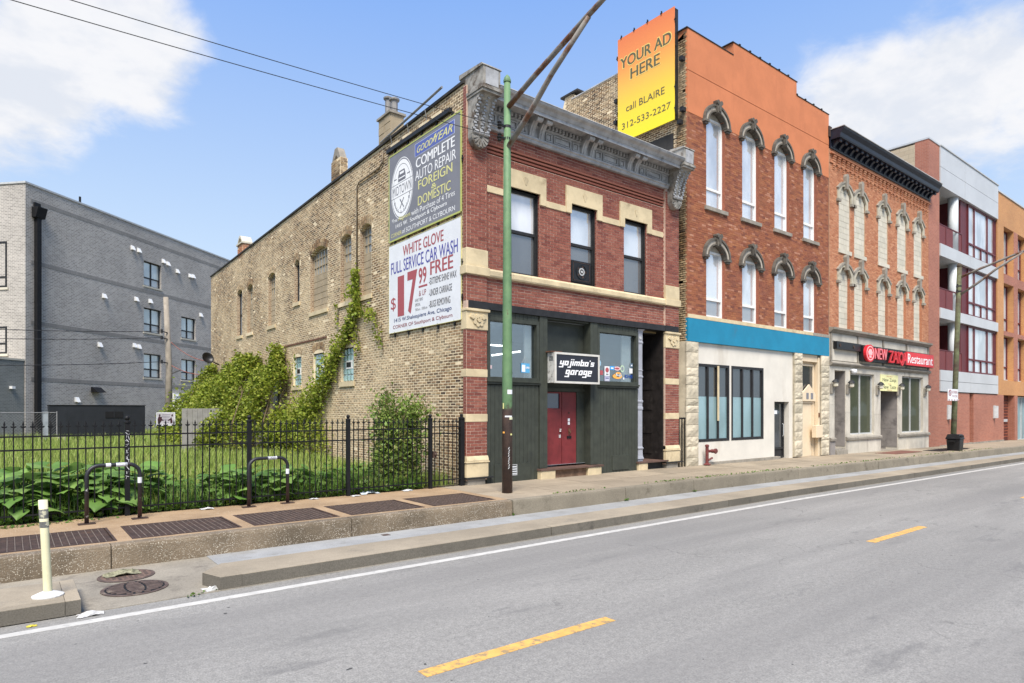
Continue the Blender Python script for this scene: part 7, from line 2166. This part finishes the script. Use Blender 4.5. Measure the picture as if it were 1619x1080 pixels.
def lot_things():
    p = Vector((7.0, 39.0, 0))
    t = empty('utility_pole', 'bare grey wooden utility pole standing before the grey brick block', 'utility pole', (6.85, 39, 0))
    wood = mat('grey_pole_wood', (.27, .235, .19), .9, .2, 3, .4, 20, stain=(.13, .11, .09), sscale=2, streak=True)
    b = MB(); b.tube([(6.80, 39, -.3), (6.86, 39, 4), (6.70, 39, 7.85)], [.19, .165, .13], 10); b.build('pole', wood, t, smooth=True)
    for z in (5.55, 4.25, 5.9): 
        b = MB(); b.tube([(6.75, 38.85, z), (6.45, 38.7, z+.05)], .03, 5); b.tube([(6.45, 38.7, z-.05), (6.45, 38.7, z+.15)], .06, 6); b.build('insulator', BEAMK, t)
    b = MB(); b.tube([(6.8, 38.9, 3.6), (7.4, 38.9, 3.9)], .03, 5); b.build('step_iron', BEAMK, t)
    for i, (a, bb, sag) in enumerate((((6.45, 38.7, 5.6), (-14, 36, 5.1), .5), ((6.45, 38.7, 5.95), (-14, 36, 5.7), .5), ((6.45, 38.7, 4.3), (-14, 34, 3.9), .5), ((6.9, 39.1, 5.5), (8.5, 34.8, 4.2), .4), ((6.9, 39.1, 4.2), (8.5, 34.9, 3.6), .3))):
        A, B = Vector(a), Vector(bb)
        pts = [A+(B-A)*(k/12)-Vector((0, 0, sag*4*(k/12)*(1-k/12))) for k in range(13)]
        b = MB(); b.tube(pts, .016 if i < 3 else .02, 4)
        tag(b.build('service_wire', BEAMK if i < 3 else mat('reddish_wire', (.22, .08, .06), .7)), ['upper left service wire leaving the bare utility pole', 'topmost service wire leaving the bare utility pole', 'lowest left service wire leaving the bare utility pole', 'upper reddish wire from the bare pole to the tan wall', 'lower reddish wire from the bare pole to the vine'][i], 'wire')
    t = empty('warning_sign', 'small white notice with two dark figures on a post before the utility pole', 'sign', (3.68, 22, 0))
    F = Frame((1.184, 22, .72), (.44, 0, 0), (0, -.44, 0), .54)
    a = 5.15; 
    s = MB(F).box(a, a+1.08, 1.2, 1.23, .98, 1.63).build('sign_plate', mat('greyish_white_sign', (.45, .43, .45), .6), t)
    fr = MB(F); fr.box(a-.03, a+1.11, 1.2, 1.235, 1.63, 1.67).box(a-.03, a+1.11, 1.2, 1.235, .94, .98).box(a-.03, a, 1.2, 1.235, .98, 1.63).box(a+1.08, a+1.11, 1.2, 1.235, .98, 1.63); fr.build('border', WHITEV, t)
    dk = flat('dark_maroon_print', (.045, .015, .02))
    for c, sg in ((a+.16, 1), (a+.92, -1)):
        b = MB(F)
        b.extrude_az([(c-.05, 1.5), (c-.02, 1.57), (c+.04, 1.57), (c+.06, 1.5), (c+.04, 1.44), (c-.03, 1.44)], 1.23, 1.233)
        b.extrude_az([(c-.10, 1.06), (c+.02, 1.06), (c+.05*sg+.08, 1.2), (c+.10*sg+.05, 1.42), (c-.06, 1.44), (c-.12, 1.3)], 1.23, 1.2335)
        b.extrude_az([(c+.08*sg, 1.36), (c+.24*sg, 1.24), (c+.22*sg, 1.18), (c+.05*sg, 1.28)] if sg > 0 else [(c+.05*sg, 1.28), (c+.22*sg, 1.18), (c+.24*sg, 1.24), (c+.08*sg, 1.36)], 1.23, 1.234)
        b.build('figure', dk, s)
    b = MB(F)
    for k, (w0, w1) in enumerate(((.32, .82), (.28, .80), (.34, .78), (.36, .76), (.36, .76), (.4, .72))):
        b.box(a+w0, a+w1, 1.23, 1.233, 1.53-k*.085, 1.56-k*.085)
    b.build('print', flat('violet_grey_print', (.16, .14, .19)), s)
    MB(F).box(a+.5, a+.58, 1.15, 1.199, -1.4, 1.6).build('post', BEAMK, t)
    # black container by the grey block, turned with it
    th = math.radians(42.38); o = Vector((.73, 46.82, 0)); u = Vector((math.cos(th), math.sin(th), 0)); n = Vector((u.y, -u.x, 0))
    F = Frame(o, u, n)
    t = empty('storage_container', 'long black metal storage container before the grey brick block', 'container', (3.9, 42, 0))
    F = Frame((0, 42, 0), (1, 0, 0), (0, -1, 0))
    kc = mat('black_container_paint', (.016, .018, .022), .45, .15, 2, .1)
    c = MB(F).box(1.68, 6.15, -2.2, 0, .1, 1.93).build('body', kc, t)
    for k in range(1, 6): MB(F).box(1.68+k*.75-.02, 1.68+k*.75+.02, 0, .006, .15, 1.9).build('rib', kc, c)
    MB(F).box(4.2, 5.05, .001, .03, 1.25, 1.6).build('vent_panel', BLACKM, c)
    MB(F).box(4.6, 4.65, .03, .04, 1.27, 1.58).build('vent_bar', kc, c)
    MB(F).box(1.64, 6.19, -2.24, .03, 1.931, 1.97).build('roof_edge', BLACKM, c)
    MB(F).box(1.40, 1.62, -.6, .05, -.1, 1.6).build('utility_cabinet', mat('bluish_grey_cabinet', (.25, .28, .30), .6), t)
    for x in (1.75, 5.7): MB(F).box(x, x+.4, -2.0, -.1, -.1, .099).build('skid', CMU, t)
    MB(F).box(1.75, 2.35, .1, .5, -.1, .28).build('concrete_block', CMU, t)
    # chain link fence at the far left, shed fence under the vine
    t = empty('chain_link_fence', 'pale chain link fence behind the lot at the far left', 'fence', (-2, 42, 0))
    b = MB(); b.tube([(-14, 40.5, 1.55), (2.0, 42.0, 1.55)], .022, 6); b.build('top_rail', mat('dull_galvanised', (.22, .22, .22), .6), t)
    for k in range(7):
        x = -14+16*k/6; y = 40.5+1.5*k/6
        b = MB(); b.tube([(x, y, -.2), (x, y, 1.62)], .03, 6); b.build('post', MATS['dull_galvanised'], t)
    b = MB()
    for k in range(110):
        for s in (-1, 1):
            x = -14+16*k/110; x2 = min(2, max(-14, x+s*1.5)); hgt = abs(x2-x)
            if hgt < .1: continue
            b.add([(x, 40.5+1.5*(x+14)/16, 0), (x+.012, 40.5+1.5*(x+14)/16, 0), (x2+.012, 40.5+1.5*(x2+14)/16, hgt), (x2, 40.5+1.5*(x2+14)/16, hgt)], [(0, 1, 2, 3)])
    kind(b.build('wire_mesh', MATS['dull_galvanised'], t), 'stuff')
    t = empty('board_fence', 'grey wooden board fence half buried under the vine', 'fence', (6.5, 27, 0))
    wd = mat('grey_fence_wood', (.27, .26, .245), .9, .15, 4, .3, 20, stain=(.15, .14, .12), sscale=2)
    k = 0
    x = 5.0
    while x < 7.95:
        MB().box(x, x+.17, 26.0+.01*(k % 2), 26.04+.01*(k % 2), -.1, 1.75).build('board', wd, t); x += .178; k += 1
    MB().box(5.0, 7.95, 26.06, 26.12, 1.2, 1.3).build('rail', wd, t)
    t = empty('satellite_dish', 'small black satellite dish above the vine at the far end of the tan wall', 'satellite dish', (7.55, 33.6, 3.8))
    b = MB(); c = Vector((7.45, 33.2, 4.15)); b.lathe((0, 0, 0), [(.02, -.10), (.14, -.07), (.24, -.02), (.29, .05), (.275, .055), (.21, -.015), (.07, -.07), (.01, -.08)], 18); o = b.build('dish', PLAST, t, smooth=True)
    o.location = c-WO[t.name]; o.rotation_euler = (math.radians(70), 0, math.radians(15))
    b = MB(); b.tube([c+Vector((.05, .05, -.0)), (8.05, 33.3, 3.9)], .03, 6); b.build('mast', PLAST, t)
lot_things()

def overhead():
    labs = ['lower overhead cable crossing the sky at upper left', 'upper overhead cable crossing the sky at upper left']
    for i, (za, zb) in enumerate(((7.25, 0), (7.49, .22))):
        pts = []
        for k in range(41):
            x = 7.82-34*k/40
            pts.append((x, 10.32+.02*i, za-.0016*(7.82-x)*(x+26.2)))
        b = MB(); b.tube(pts, .0065, 5)
        tag(b.build('overhead_cable', BEAMK), labs[i], 'cable')
overhead()

# ------------------------------------------------------------------ vegetation
GRASSM = leaf_mat('grass_blades', [(.26, .37, .07), (.36, .44, .11), (.20, .32, .05), (.43, .45, .17), (.29, .41, .08)], .35)
LUSH = leaf_mat('lush_weeds', [(.085, .18, .028), (.14, .25, .045), (.065, .14, .024), (.19, .28, .06)], .3)
BURD = leaf_mat('big_weed_leaf', [(.15, .29, .06), (.21, .35, .085), (.115, .235, .045), (.26, .39, .11)], .3)
VINEM = leaf_mat('vine_leaves', [(.20, .28, .028), (.31, .37, .045), (.12, .18, .02), (.40, .41, .075), (.24, .31, .04)], .35)
SHRUBM = leaf_mat('shrub_leaves', [(.17, .29, .055), (.27, .36, .085), (.12, .20, .04), (.32, .29, .12)], .3)
STEMM = mat('woody_stem', (.12, .085, .05), .9, .2, 8, .3)

def leaf_cloud(name, P, size, m, parent=None, droop=.3, ratio=.62, up=.6, k='stuff'):
    """small folded leaves spread through a volume: P Nx3 centres"""
    n = len(P)
    sz = size*NR.uniform(.6, 1.3, n)
    az = NR.uniform(0, 2*np.pi, n)
    el = NR.uniform(-.9, .5, n)*droop*2
    u = np.c_[np.cos(az)*np.cos(el), np.sin(az)*np.cos(el), np.sin(el)]
    t = NR.normal(0, 1, (n, 3)); t[:, 2] += up
    w = np.cross(u, t); w /= np.linalg.norm(w, axis=1)[:, None]+1e-9
    nn = np.cross(w, u)
    s = sz[:, None]
    V = np.stack([P-u*s*.5, P+w*s*ratio*.5-nn*s*.08, P+u*s*.5-nn*s*.12, P-w*s*ratio*.5-nn*s*.08], 1).reshape(-1, 3)
    F = np.arange(n*4).reshape(-1, 4)
    T = np.concatenate([F[:, [0, 1, 2]], F[:, [0, 2, 3]]])
    o = np_mesh(name, V, T, m, parent, origin=tuple(P.mean(0)))
    if k: kind(o, k)
    return o

def blades(name, XY, h, w, m, parent=None, z=0, lean=.35):
    n = len(XY)
    hh = h*NR.uniform(.5, 1.35, n)
    az = NR.uniform(0, 2*np.pi, n)
    dx, dy = np.cos(az), np.sin(az)
    ln = hh*NR.uniform(.05, lean, n)*1.4
    b = np.c_[XY, np.full(n, z)]
    pw = np.c_[-dy, dx, np.zeros(n)]*(w*NR.uniform(.6, 1.3, n))[:, None]
    mid = b+np.c_[dx*ln*.35, dy*ln*.35, hh*.6]
    tip = b+np.c_[dx*ln, dy*ln, hh]
    V = np.stack([b-pw, b+pw, mid+pw*.8, tip, mid-pw*.8], 1).reshape(-1, 3)
    k = np.arange(n)[:, None]*5
    T = np.concatenate([k+np.array([[0, 1, 2]]), k+np.array([[0, 2, 4]]), k+np.array([[4, 2, 3]])])
    return np_mesh(name, V, T, m, parent, origin=(float(XY[:, 0].mean()), float(XY[:, 1].mean()), 0))

def grass():
    def field(n, y0, y1, h, w, x0=-7, x1=7.9, fan=0.0):
        Y = y0+(y1-y0)*NR.random(n)**1.25
        X = x0+(x1-x0)*NR.random(n)
        return np.c_[X, Y]
    A = field(26000, 12.1, 20, 0, 0, -4)
    B = field(50000, 18, 34, 0, 0, -7, 7.6)
    C = field(44000, 30, 60, 0, 0, -16, 13)
    C = C[(C[:, 0] < 8) | (C[:, 1] > 36)]
    d = C-np.array([.73, 46.82]); th = math.radians(42.38)
    C = C[(d[:, 0]*math.sin(th)-d[:, 1]*math.cos(th)) > -.2]
    o = blades('grass', np.concatenate([A]), .30, .008, GRASSM)
    tag(o, 'tall pale green grass covering the open lot near the fence', 'grass'); kind(o, 'stuff')
    o = blades('grass', np.concatenate([B]), .34, .010, GRASSM)
    tag(o, 'tall yellow green grass in the middle of the open lot', 'grass'); kind(o, 'stuff')
    o = blades('grass', np.concatenate([C]), .38, .015, GRASSM)
    tag(o, 'tall grass at the back of the lot by the grey block', 'grass'); kind(o, 'stuff')
    # low weeds along the foot of the fence
    n = 9000
    X = NR.uniform(-3, 7.0, n); Y = 11.95+NR.random(n)**1.6*2.6
    clump = .5+.5*np.sin(X*2.3+1)*np.sin(X*5.1+Y*2)
    Z = NR.random(n)*(.10+.35*clump)*np.clip((Y-11.8)/.5, .25, 1.2)
    P = np.c_[X, Y, Z+.03]
    o = leaf_cloud('weeds', P, .10, LUSH, droop=.3)
    tag(o, 'low green weeds crowding the foot of the iron fence', 'weeds')
    xs = NR.uniform(-3, 7.0, 5200); ys = 11.98+NR.random(5200)**1.4*1.6
    o = blades('weeds', np.c_[xs, ys], .34, .009, LUSH, lean=.5)
    tag(o, 'tall dark weeds and grass just behind the iron fence', 'weeds'); kind(o, 'stuff')
    # tufts in the kerb joints
    L = []
    for x, y, s, k in ((9.3, 9.6, .3, 60), (12.4, 9.6, .5, 60), (13.9, 9.6, .3, 40), (15.8, 9.59, .9, 90), (17.5, 9.6, .5, 50), (20.5, 9.6, .9, 60), (24, 9.6, 1.5, 80), (29, 9.6, 1.5, 80), (34, 9.6, 2, 80), (1.9, 7.56, .08, 30), (1.55, 7.46, .06, 12), (7.41, 9.36, .06, 20), (10.55, 9.34, .04, 16), (13.0, 9.33, .04, 16), (0.1, 11.7, .5, 120), (-.5, 11.6, .5, 120)):
        for _ in range(k): L.append((x+R.gauss(0, s), y+R.gauss(0, .018), R.uniform(0, .035)+gz(x)+(0 if y > 9.5 else -.29 if y < 8 else -.27)))
    o = leaf_cloud('kerb_weeds', np.array(L), .05, LUSH, droop=.3)
    tag(o, 'tiny green weeds growing in the kerb and pavement joints', 'weeds')
grass()

def leaf_shape(seed):
    """broad heart-shaped leaf, wavy edge, cupped, stalk end at the origin, pointing along +x"""
    rr = random.Random(seed)
    n, m = 7, 6
    V = []
    for i in range(n+1):
        s = i/n
        half = .60*math.sin(math.pi*min(1, s*1.02)**.62)**.9*(1-.15*s)+.0
        half = max(half, .012)
        for j in range(m+1):
            q = j/m*2-1
            x = s-.16*(1-s)*(abs(q)**1.5)
            y = q*half
            z = .10*math.sin(s*2.6)-.16*s*s-.10*q*q*half+.03*math.sin(s*11+q*4+seed)*abs(q)+rr.uniform(-.008, .008)
            V.append((x, y, z))
    F = [(i*(m+1)+j, (i+1)*(m+1)+j, (i+1)*(m+1)+j+1, i*(m+1)+j+1) for i in range(n) for j in range(m)]
    me = bpy.data.meshes.new('leaf'); me.from_pydata(V, [], F); me.materials.append(BURD); me.shade_smooth()
    return me
LEAVES = [leaf_shape(i) for i in range(5)]

def burdock(x, y, s, nl, label, seed):
    rr = random.Random(seed)
    t = empty('burdock_plant', label, 'plant', (x, y, 0), 'broad leaved weeds behind the iron fence')
    st = MB()
    L = []
    for k in range(nl):
        az = k*2.4+rr.uniform(-.4, .4)
        ring = k/nl
        reach = s*(.10+.42*ring)
        hz = s*(.78-.62*ring)*rr.uniform(.8, 1.1)
        tip = Vector((x+math.cos(az)*reach, y+math.sin(az)*reach*.8, max(.06, hz)))
        if tip.y < 11.97: tip.y = 11.97+rr.uniform(0, .05)
        st.tube([(x, y, 0), (x+(tip.x-x)*.35, y+(tip.y-y)*.35, tip.z*.65), tip], [.012, .010, .007], 4, cap=False)
        o = bpy.data.objects.new('leaf', LEAVES[rr.randrange(5)])
        L.append((o, tip, az, s*rr.uniform(.2, .37), ring))
    st.build('stem', LUSH, t)
    for o, tip, az, sc, ring in L:
        place(o, tip, t)
        o.rotation_euler = (rr.uniform(-.5, .5), rr.uniform(-.45, .4)+.25*ring, az+rr.uniform(-.3, .3))
        o.scale = (sc, sc*rr.uniform(.9, 1.1), sc)
spots = [(-1.3, 12.5, .9, 10), (-.75, 12.35, .95, 11), (-.25, 12.7, 1.0, 12), (.12, 12.25, .85, 12), (.45, 12.75, 1.05, 13), (.72, 12.28, .95, 13), (1.05, 12.7, 1.05, 13), (1.22, 12.22, .9, 12), (1.75, 12.55, .95, 12), (2.05, 12.9, .8, 10),
         (2.9, 12.5, .75, 10), (3.25, 12.25, .72, 11), (3.7, 12.5, .78, 12), (4.05, 12.25, .72, 11), (4.5, 12.55, .75, 11), (4.9, 12.35, .6, 9), (.2, 13.3, 1.0, 10), (1.4, 13.3, 1.0, 10), (3.5, 13.2, .8, 9), (-.9, 13.2, 1.0, 9)]
blabs = ['broad leaved weed at the far left end of the fence, outside the frame', 'broad leaved weed left of the cream bollard at the picture edge', 'tall broad leaved weed behind the leftmost fence pickets', 'broad leaved weed with a drooping leaf behind the cream bollard top',
         'tall broad leaved weed left of the left bicycle rack', 'broad leaved weed behind the left leg of the left bicycle rack', 'tall broad leaved weed seen through the left bicycle rack', 'low broad leaved weed inside the left bicycle rack hoop', 'broad leaved weed right of the scrawled fence post',
         'smaller broad leaved weed thinning out right of the scrawled post', 'low broad leaved weed left of the right bicycle rack', 'low broad leaved weed at the left leg of the right rack', 'broad leaved weed seen through the right bicycle rack', 'broad leaved weed at the right leg of the right rack',
         'broad leaved weed midway between right rack and next post', 'smallest broad leaved weed beside the bare fence post', 'rear broad leaved weed behind the cream bollard', 'rear broad leaved weed behind the left rack', 'rear broad leaved weed behind the right rack', 'rear broad leaved weed at the picture edge']
for i, ((x, y, s, n), lb) in enumerate(zip(spots, blabs)): burdock(x, y, s, int(n*2.3), lb, 40+i)

def shrub():
    t = empty('shrub', 'leafy young shrub with reddish tips behind the fence next to the gate', 'shrub', (6.5, 12.5, 0))
    st = MB(); P = []
    for k in range(20):
        bx, by = 6.75+R.uniform(-.5, .5), 12.55+R.uniform(-.2, .25)
        h = R.uniform(1.35, 2.2)
        tx, ty = bx+R.uniform(-.5, .6), by+R.uniform(-.15, .3)
        pts = [(bx, by, 0), (bx+(tx-bx)*.3, by+(ty-by)*.4, h*.5), (tx, ty, h)]
        st.tube(pts, [.016, .012, .006], 5)
        for j in range(290):
            s = R.uniform(.3, 1.0)
            P.append((bx+(tx-bx)*s+R.gauss(0, .13), by+(ty-by)*s+R.gauss(0, .12), h*s+R.gauss(0, .09)))
    st.build('stem', STEMM, t)
    leaf_cloud('foliage', np.array(P), .105, SHRUBM, t, droop=.7, ratio=.5)
    t = empty('shrub', 'dense dark low bush under the taller shrub near the gate', 'shrub', (6.2, 12.4, 0))
    P = []
    for k in range(1500):
        v = Vector((R.gauss(0, 1), R.gauss(0, 1), R.gauss(0, 1))).normalized()*R.random()**.35
        P.append((6.6+v.x*.6, 12.45+v.y*.38, max(.04, .42+v.z*.46)))
    for k in range(900):
        P.append((R.uniform(5.3, 7.2), R.uniform(12.0, 12.7), R.uniform(.02, .28)))
    leaf_cloud('foliage', np.array(P), .11, SHRUBM, t, droop=.5)
    st = MB()
    for k in range(6): st.tube([(6.6, 12.45, 0), (6.6+R.uniform(-.4, .4), 12.45+R.uniform(-.2, .2), R.uniform(.5, .9))], [.012, .006], 5)
    st.build('stem', STEMM, t)
shrub()

def vines():
    # the great heap over the shed fence and up the rear of the wall
    t = empty('climbing_vine', 'huge yellow green vine heaped against the rear of the tan wall', 'vine', (7, 27.5, 0))
    def H(y):
        return 2.9+.6*math.sin(y*1.9+.4)+.45*math.sin(y*4.3)+(.85 if 27.2 < y < 29 else 0)+(.5 if 24.4 < y < 25.8 else 0)-(1.2 if y < 23.2 else 0)-(.9 if 26 < y < 26.5 else 0)
    P = []
    lob = [(R.uniform(22.5, 34), R.uniform(0, 1), R.uniform(.25, .6)) for _ in range(60)]
    for _ in range(50000):
        y = R.uniform(22.3, 34.6)
        s = R.random()
        D = (2.7 if y > 25 else 1.0+.85*(y-23))*max(.25, min(1, (35.2-y)/1.5)) if y > 23 else .7
        h = H(y)
        x = 8.0-D*s**1.25
        z = h*(1-s**1.9*.92)
        if math.sin(y*5.1+s*9)*math.sin(z*4.7+y)+.5*math.sin(y*11+z*9) > .95 and R.random() < .8: continue
        bump_ = sum(r*.5*max(0, 1-((y-ly)/r)**2-((s-ls)/.16)**2) for ly, ls, r in lob)
        depth = R.random()**1.6*.45
        x -= bump_-depth*.8+.0; z += bump_*.4-depth*.5
        # openings where the doorway and boards show through
        if 24.35 < y < 25.3 and s < .55 and .9 < z < 3.0: continue
        if s > .93 and R.random() < .6: continue
        P.append((x+R.gauss(0, .06), y+R.gauss(0, .06), max(.05, z+R.gauss(0, .08))))
    for _ in range(40):
        y = R.uniform(23, 34); z0 = H(y); dy = R.uniform(-.5, .5); ln = R.uniform(.2, .7)
        for j in range(26): P.append((7.95-abs(R.gauss(0, .08)), y+dy*j/26+R.gauss(0, .04), z0-.1+ln*j/26+R.gauss(0, .04)))
    leaf_cloud('foliage', np.array(P), .115, VINEM, t, droop=.6, ratio=.75, up=.9)
    st = MB()
    for k in range(26):
        y = R.uniform(23, 34); x = R.uniform(6.2, 7.9)
        st.tube([(x, y, 0), (x+R.uniform(-.2, .3), y+R.uniform(-.5, .5), 1.2), (min(7.95, x+.5), y+R.uniform(-.7, .7), 2.6)], [.03, .022, .012], 5)
    st.build('stem', STEMM, t)
    # the runner climbing diagonally to the upper windows
    t = empty('climbing_vine', 'narrow vine climbing diagonally across the tan wall to the upper windows', 'vine', (7.9, 20, 0))
    path = [(22.6, .9), (21.4, 1.5), (20.6, 2.0), (19.7, 2.55), (19.2, 3.2), (18.4, 3.75), (17.8, 4.3), (17.35, 4.75), (17.5, 5.4), (17.45, 5.75)]
    st = MB(); P = []
    st.tube([(8.03, y, z-.05) for y, z in path], [.03]*6+[.022, .018, .012, .008], 5)
    def along(p, q, n, w, out):
        for _ in range(n):
            s = R.random()
            g = R.gauss(0, w)
            P.append((8.03-abs(R.gauss(0, out))-.03, p[0]+(q[0]-p[0])*s+g*.8, p[1]+(q[1]-p[1])*s+R.gauss(0, w)))
    wd = [.5, .42, .34, .28, .22, .18, .17, .16, .12]
    for p, q, w in zip(path, path[1:], wd): along(p, q, int(760*w/.3*.8), w*.8, w*.6)
    for (p, q, n, w) in (((17.4, 4.6), (16.25, 4.35), 150, .10), ((16.3, 4.4), (16.15, 3.6), 40, .07), ((18.9, 5.0), (18.95, 4.3), 26, .05), ((18.2, 5.2), (17.5, 5.2), 60, .10), ((18.9, 3.3), (19.0, 2.6), 40, .09), ((17.6, 4.2), (17.3, 3.4), 70, .1), ((16.0, 4.1), (15.9, 3.2), 26, .06),
                         ((21.5, 1.6), (20.0, .3), 900, .45), ((20.9, 1.9), (19.4, .3), 500, .3), ((23.3, 1.4), (21.5, .4), 700, .4), ((22.6, 3.6), (22.4, 2.6), 30, .1), ((23.8, 3.7), (23.6, 2.2), 40, .12)):
        along(p, q, n, w, w*.9)
        if n < 200: st.tube([(8.04, *p), (8.04, (p[0]+q[0])/2, (p[1]+q[1])/2+.05), (8.04, *q)], .008, 4)
    P = np.array(P); P[:, 2] = np.maximum(P[:, 2], .04); P[:, 0] = np.minimum(P[:, 0], 8.03)
    leaf_cloud('foliage', P, .10, VINEM, t, droop=.7, ratio=.7)
    st.build('stem', STEMM, t)
    # scrub behind the heap, by the utility pole
    t = empty('shrub', 'sparse yellow green scrub at the foot of the utility pole', 'shrub', (7.4, 38, 0))
    P = [(7.4+R.gauss(0, .35), 38+R.gauss(0, .3), abs(R.gauss(1.6, .9))) for _ in range(260)]
    leaf_cloud('foliage', np.array(P), .16, VINEM, t, droop=.5)
    st = MB()
    for k in range(7): st.tube([(7.4, 38, 0), (7.4+R.gauss(0, .3), 38+R.gauss(0, .2), R.uniform(1.6, 2.8))], [.02, .008], 5)
    st.build('stem', STEMM, t)
vines()

def street_trees():
    # the trees across the street: behind the camera, seen only in the shop windows
    for i, (x, y, h) in enumerate(((76, -17, 9), (84, -16, 10), (92, -17.5, 9), (100, -16, 10), (108, -17, 9.5), (117, -16, 10))):
        t = empty('street_tree', ['first', 'second', 'third', 'fourth', 'fifth', 'sixth'][i]+' bushy street tree across the road, counted from the garage end', 'tree', (x, y, -.3), 'trees across the road')
        b = MB(); b.tube([(x, y, -.4), (x+.1, y, h*.4), (x, y+.1, h*.75)], [.22, .17, .08], 8); b.build('trunk', STEMM, t)
        P = []
        for _ in range(1500):
            v = Vector((R.gauss(0, 1), R.gauss(0, 1), R.gauss(0, 1))).normalized()*R.random()**.4
            P.append((x+v.x*3.6, y+v.y*2.6, h*.58+v.z*h*.42))
        leaf_cloud('crown', np.array(P), .75, SHRUBM, t, droop=.5, ratio=.8)
street_trees()
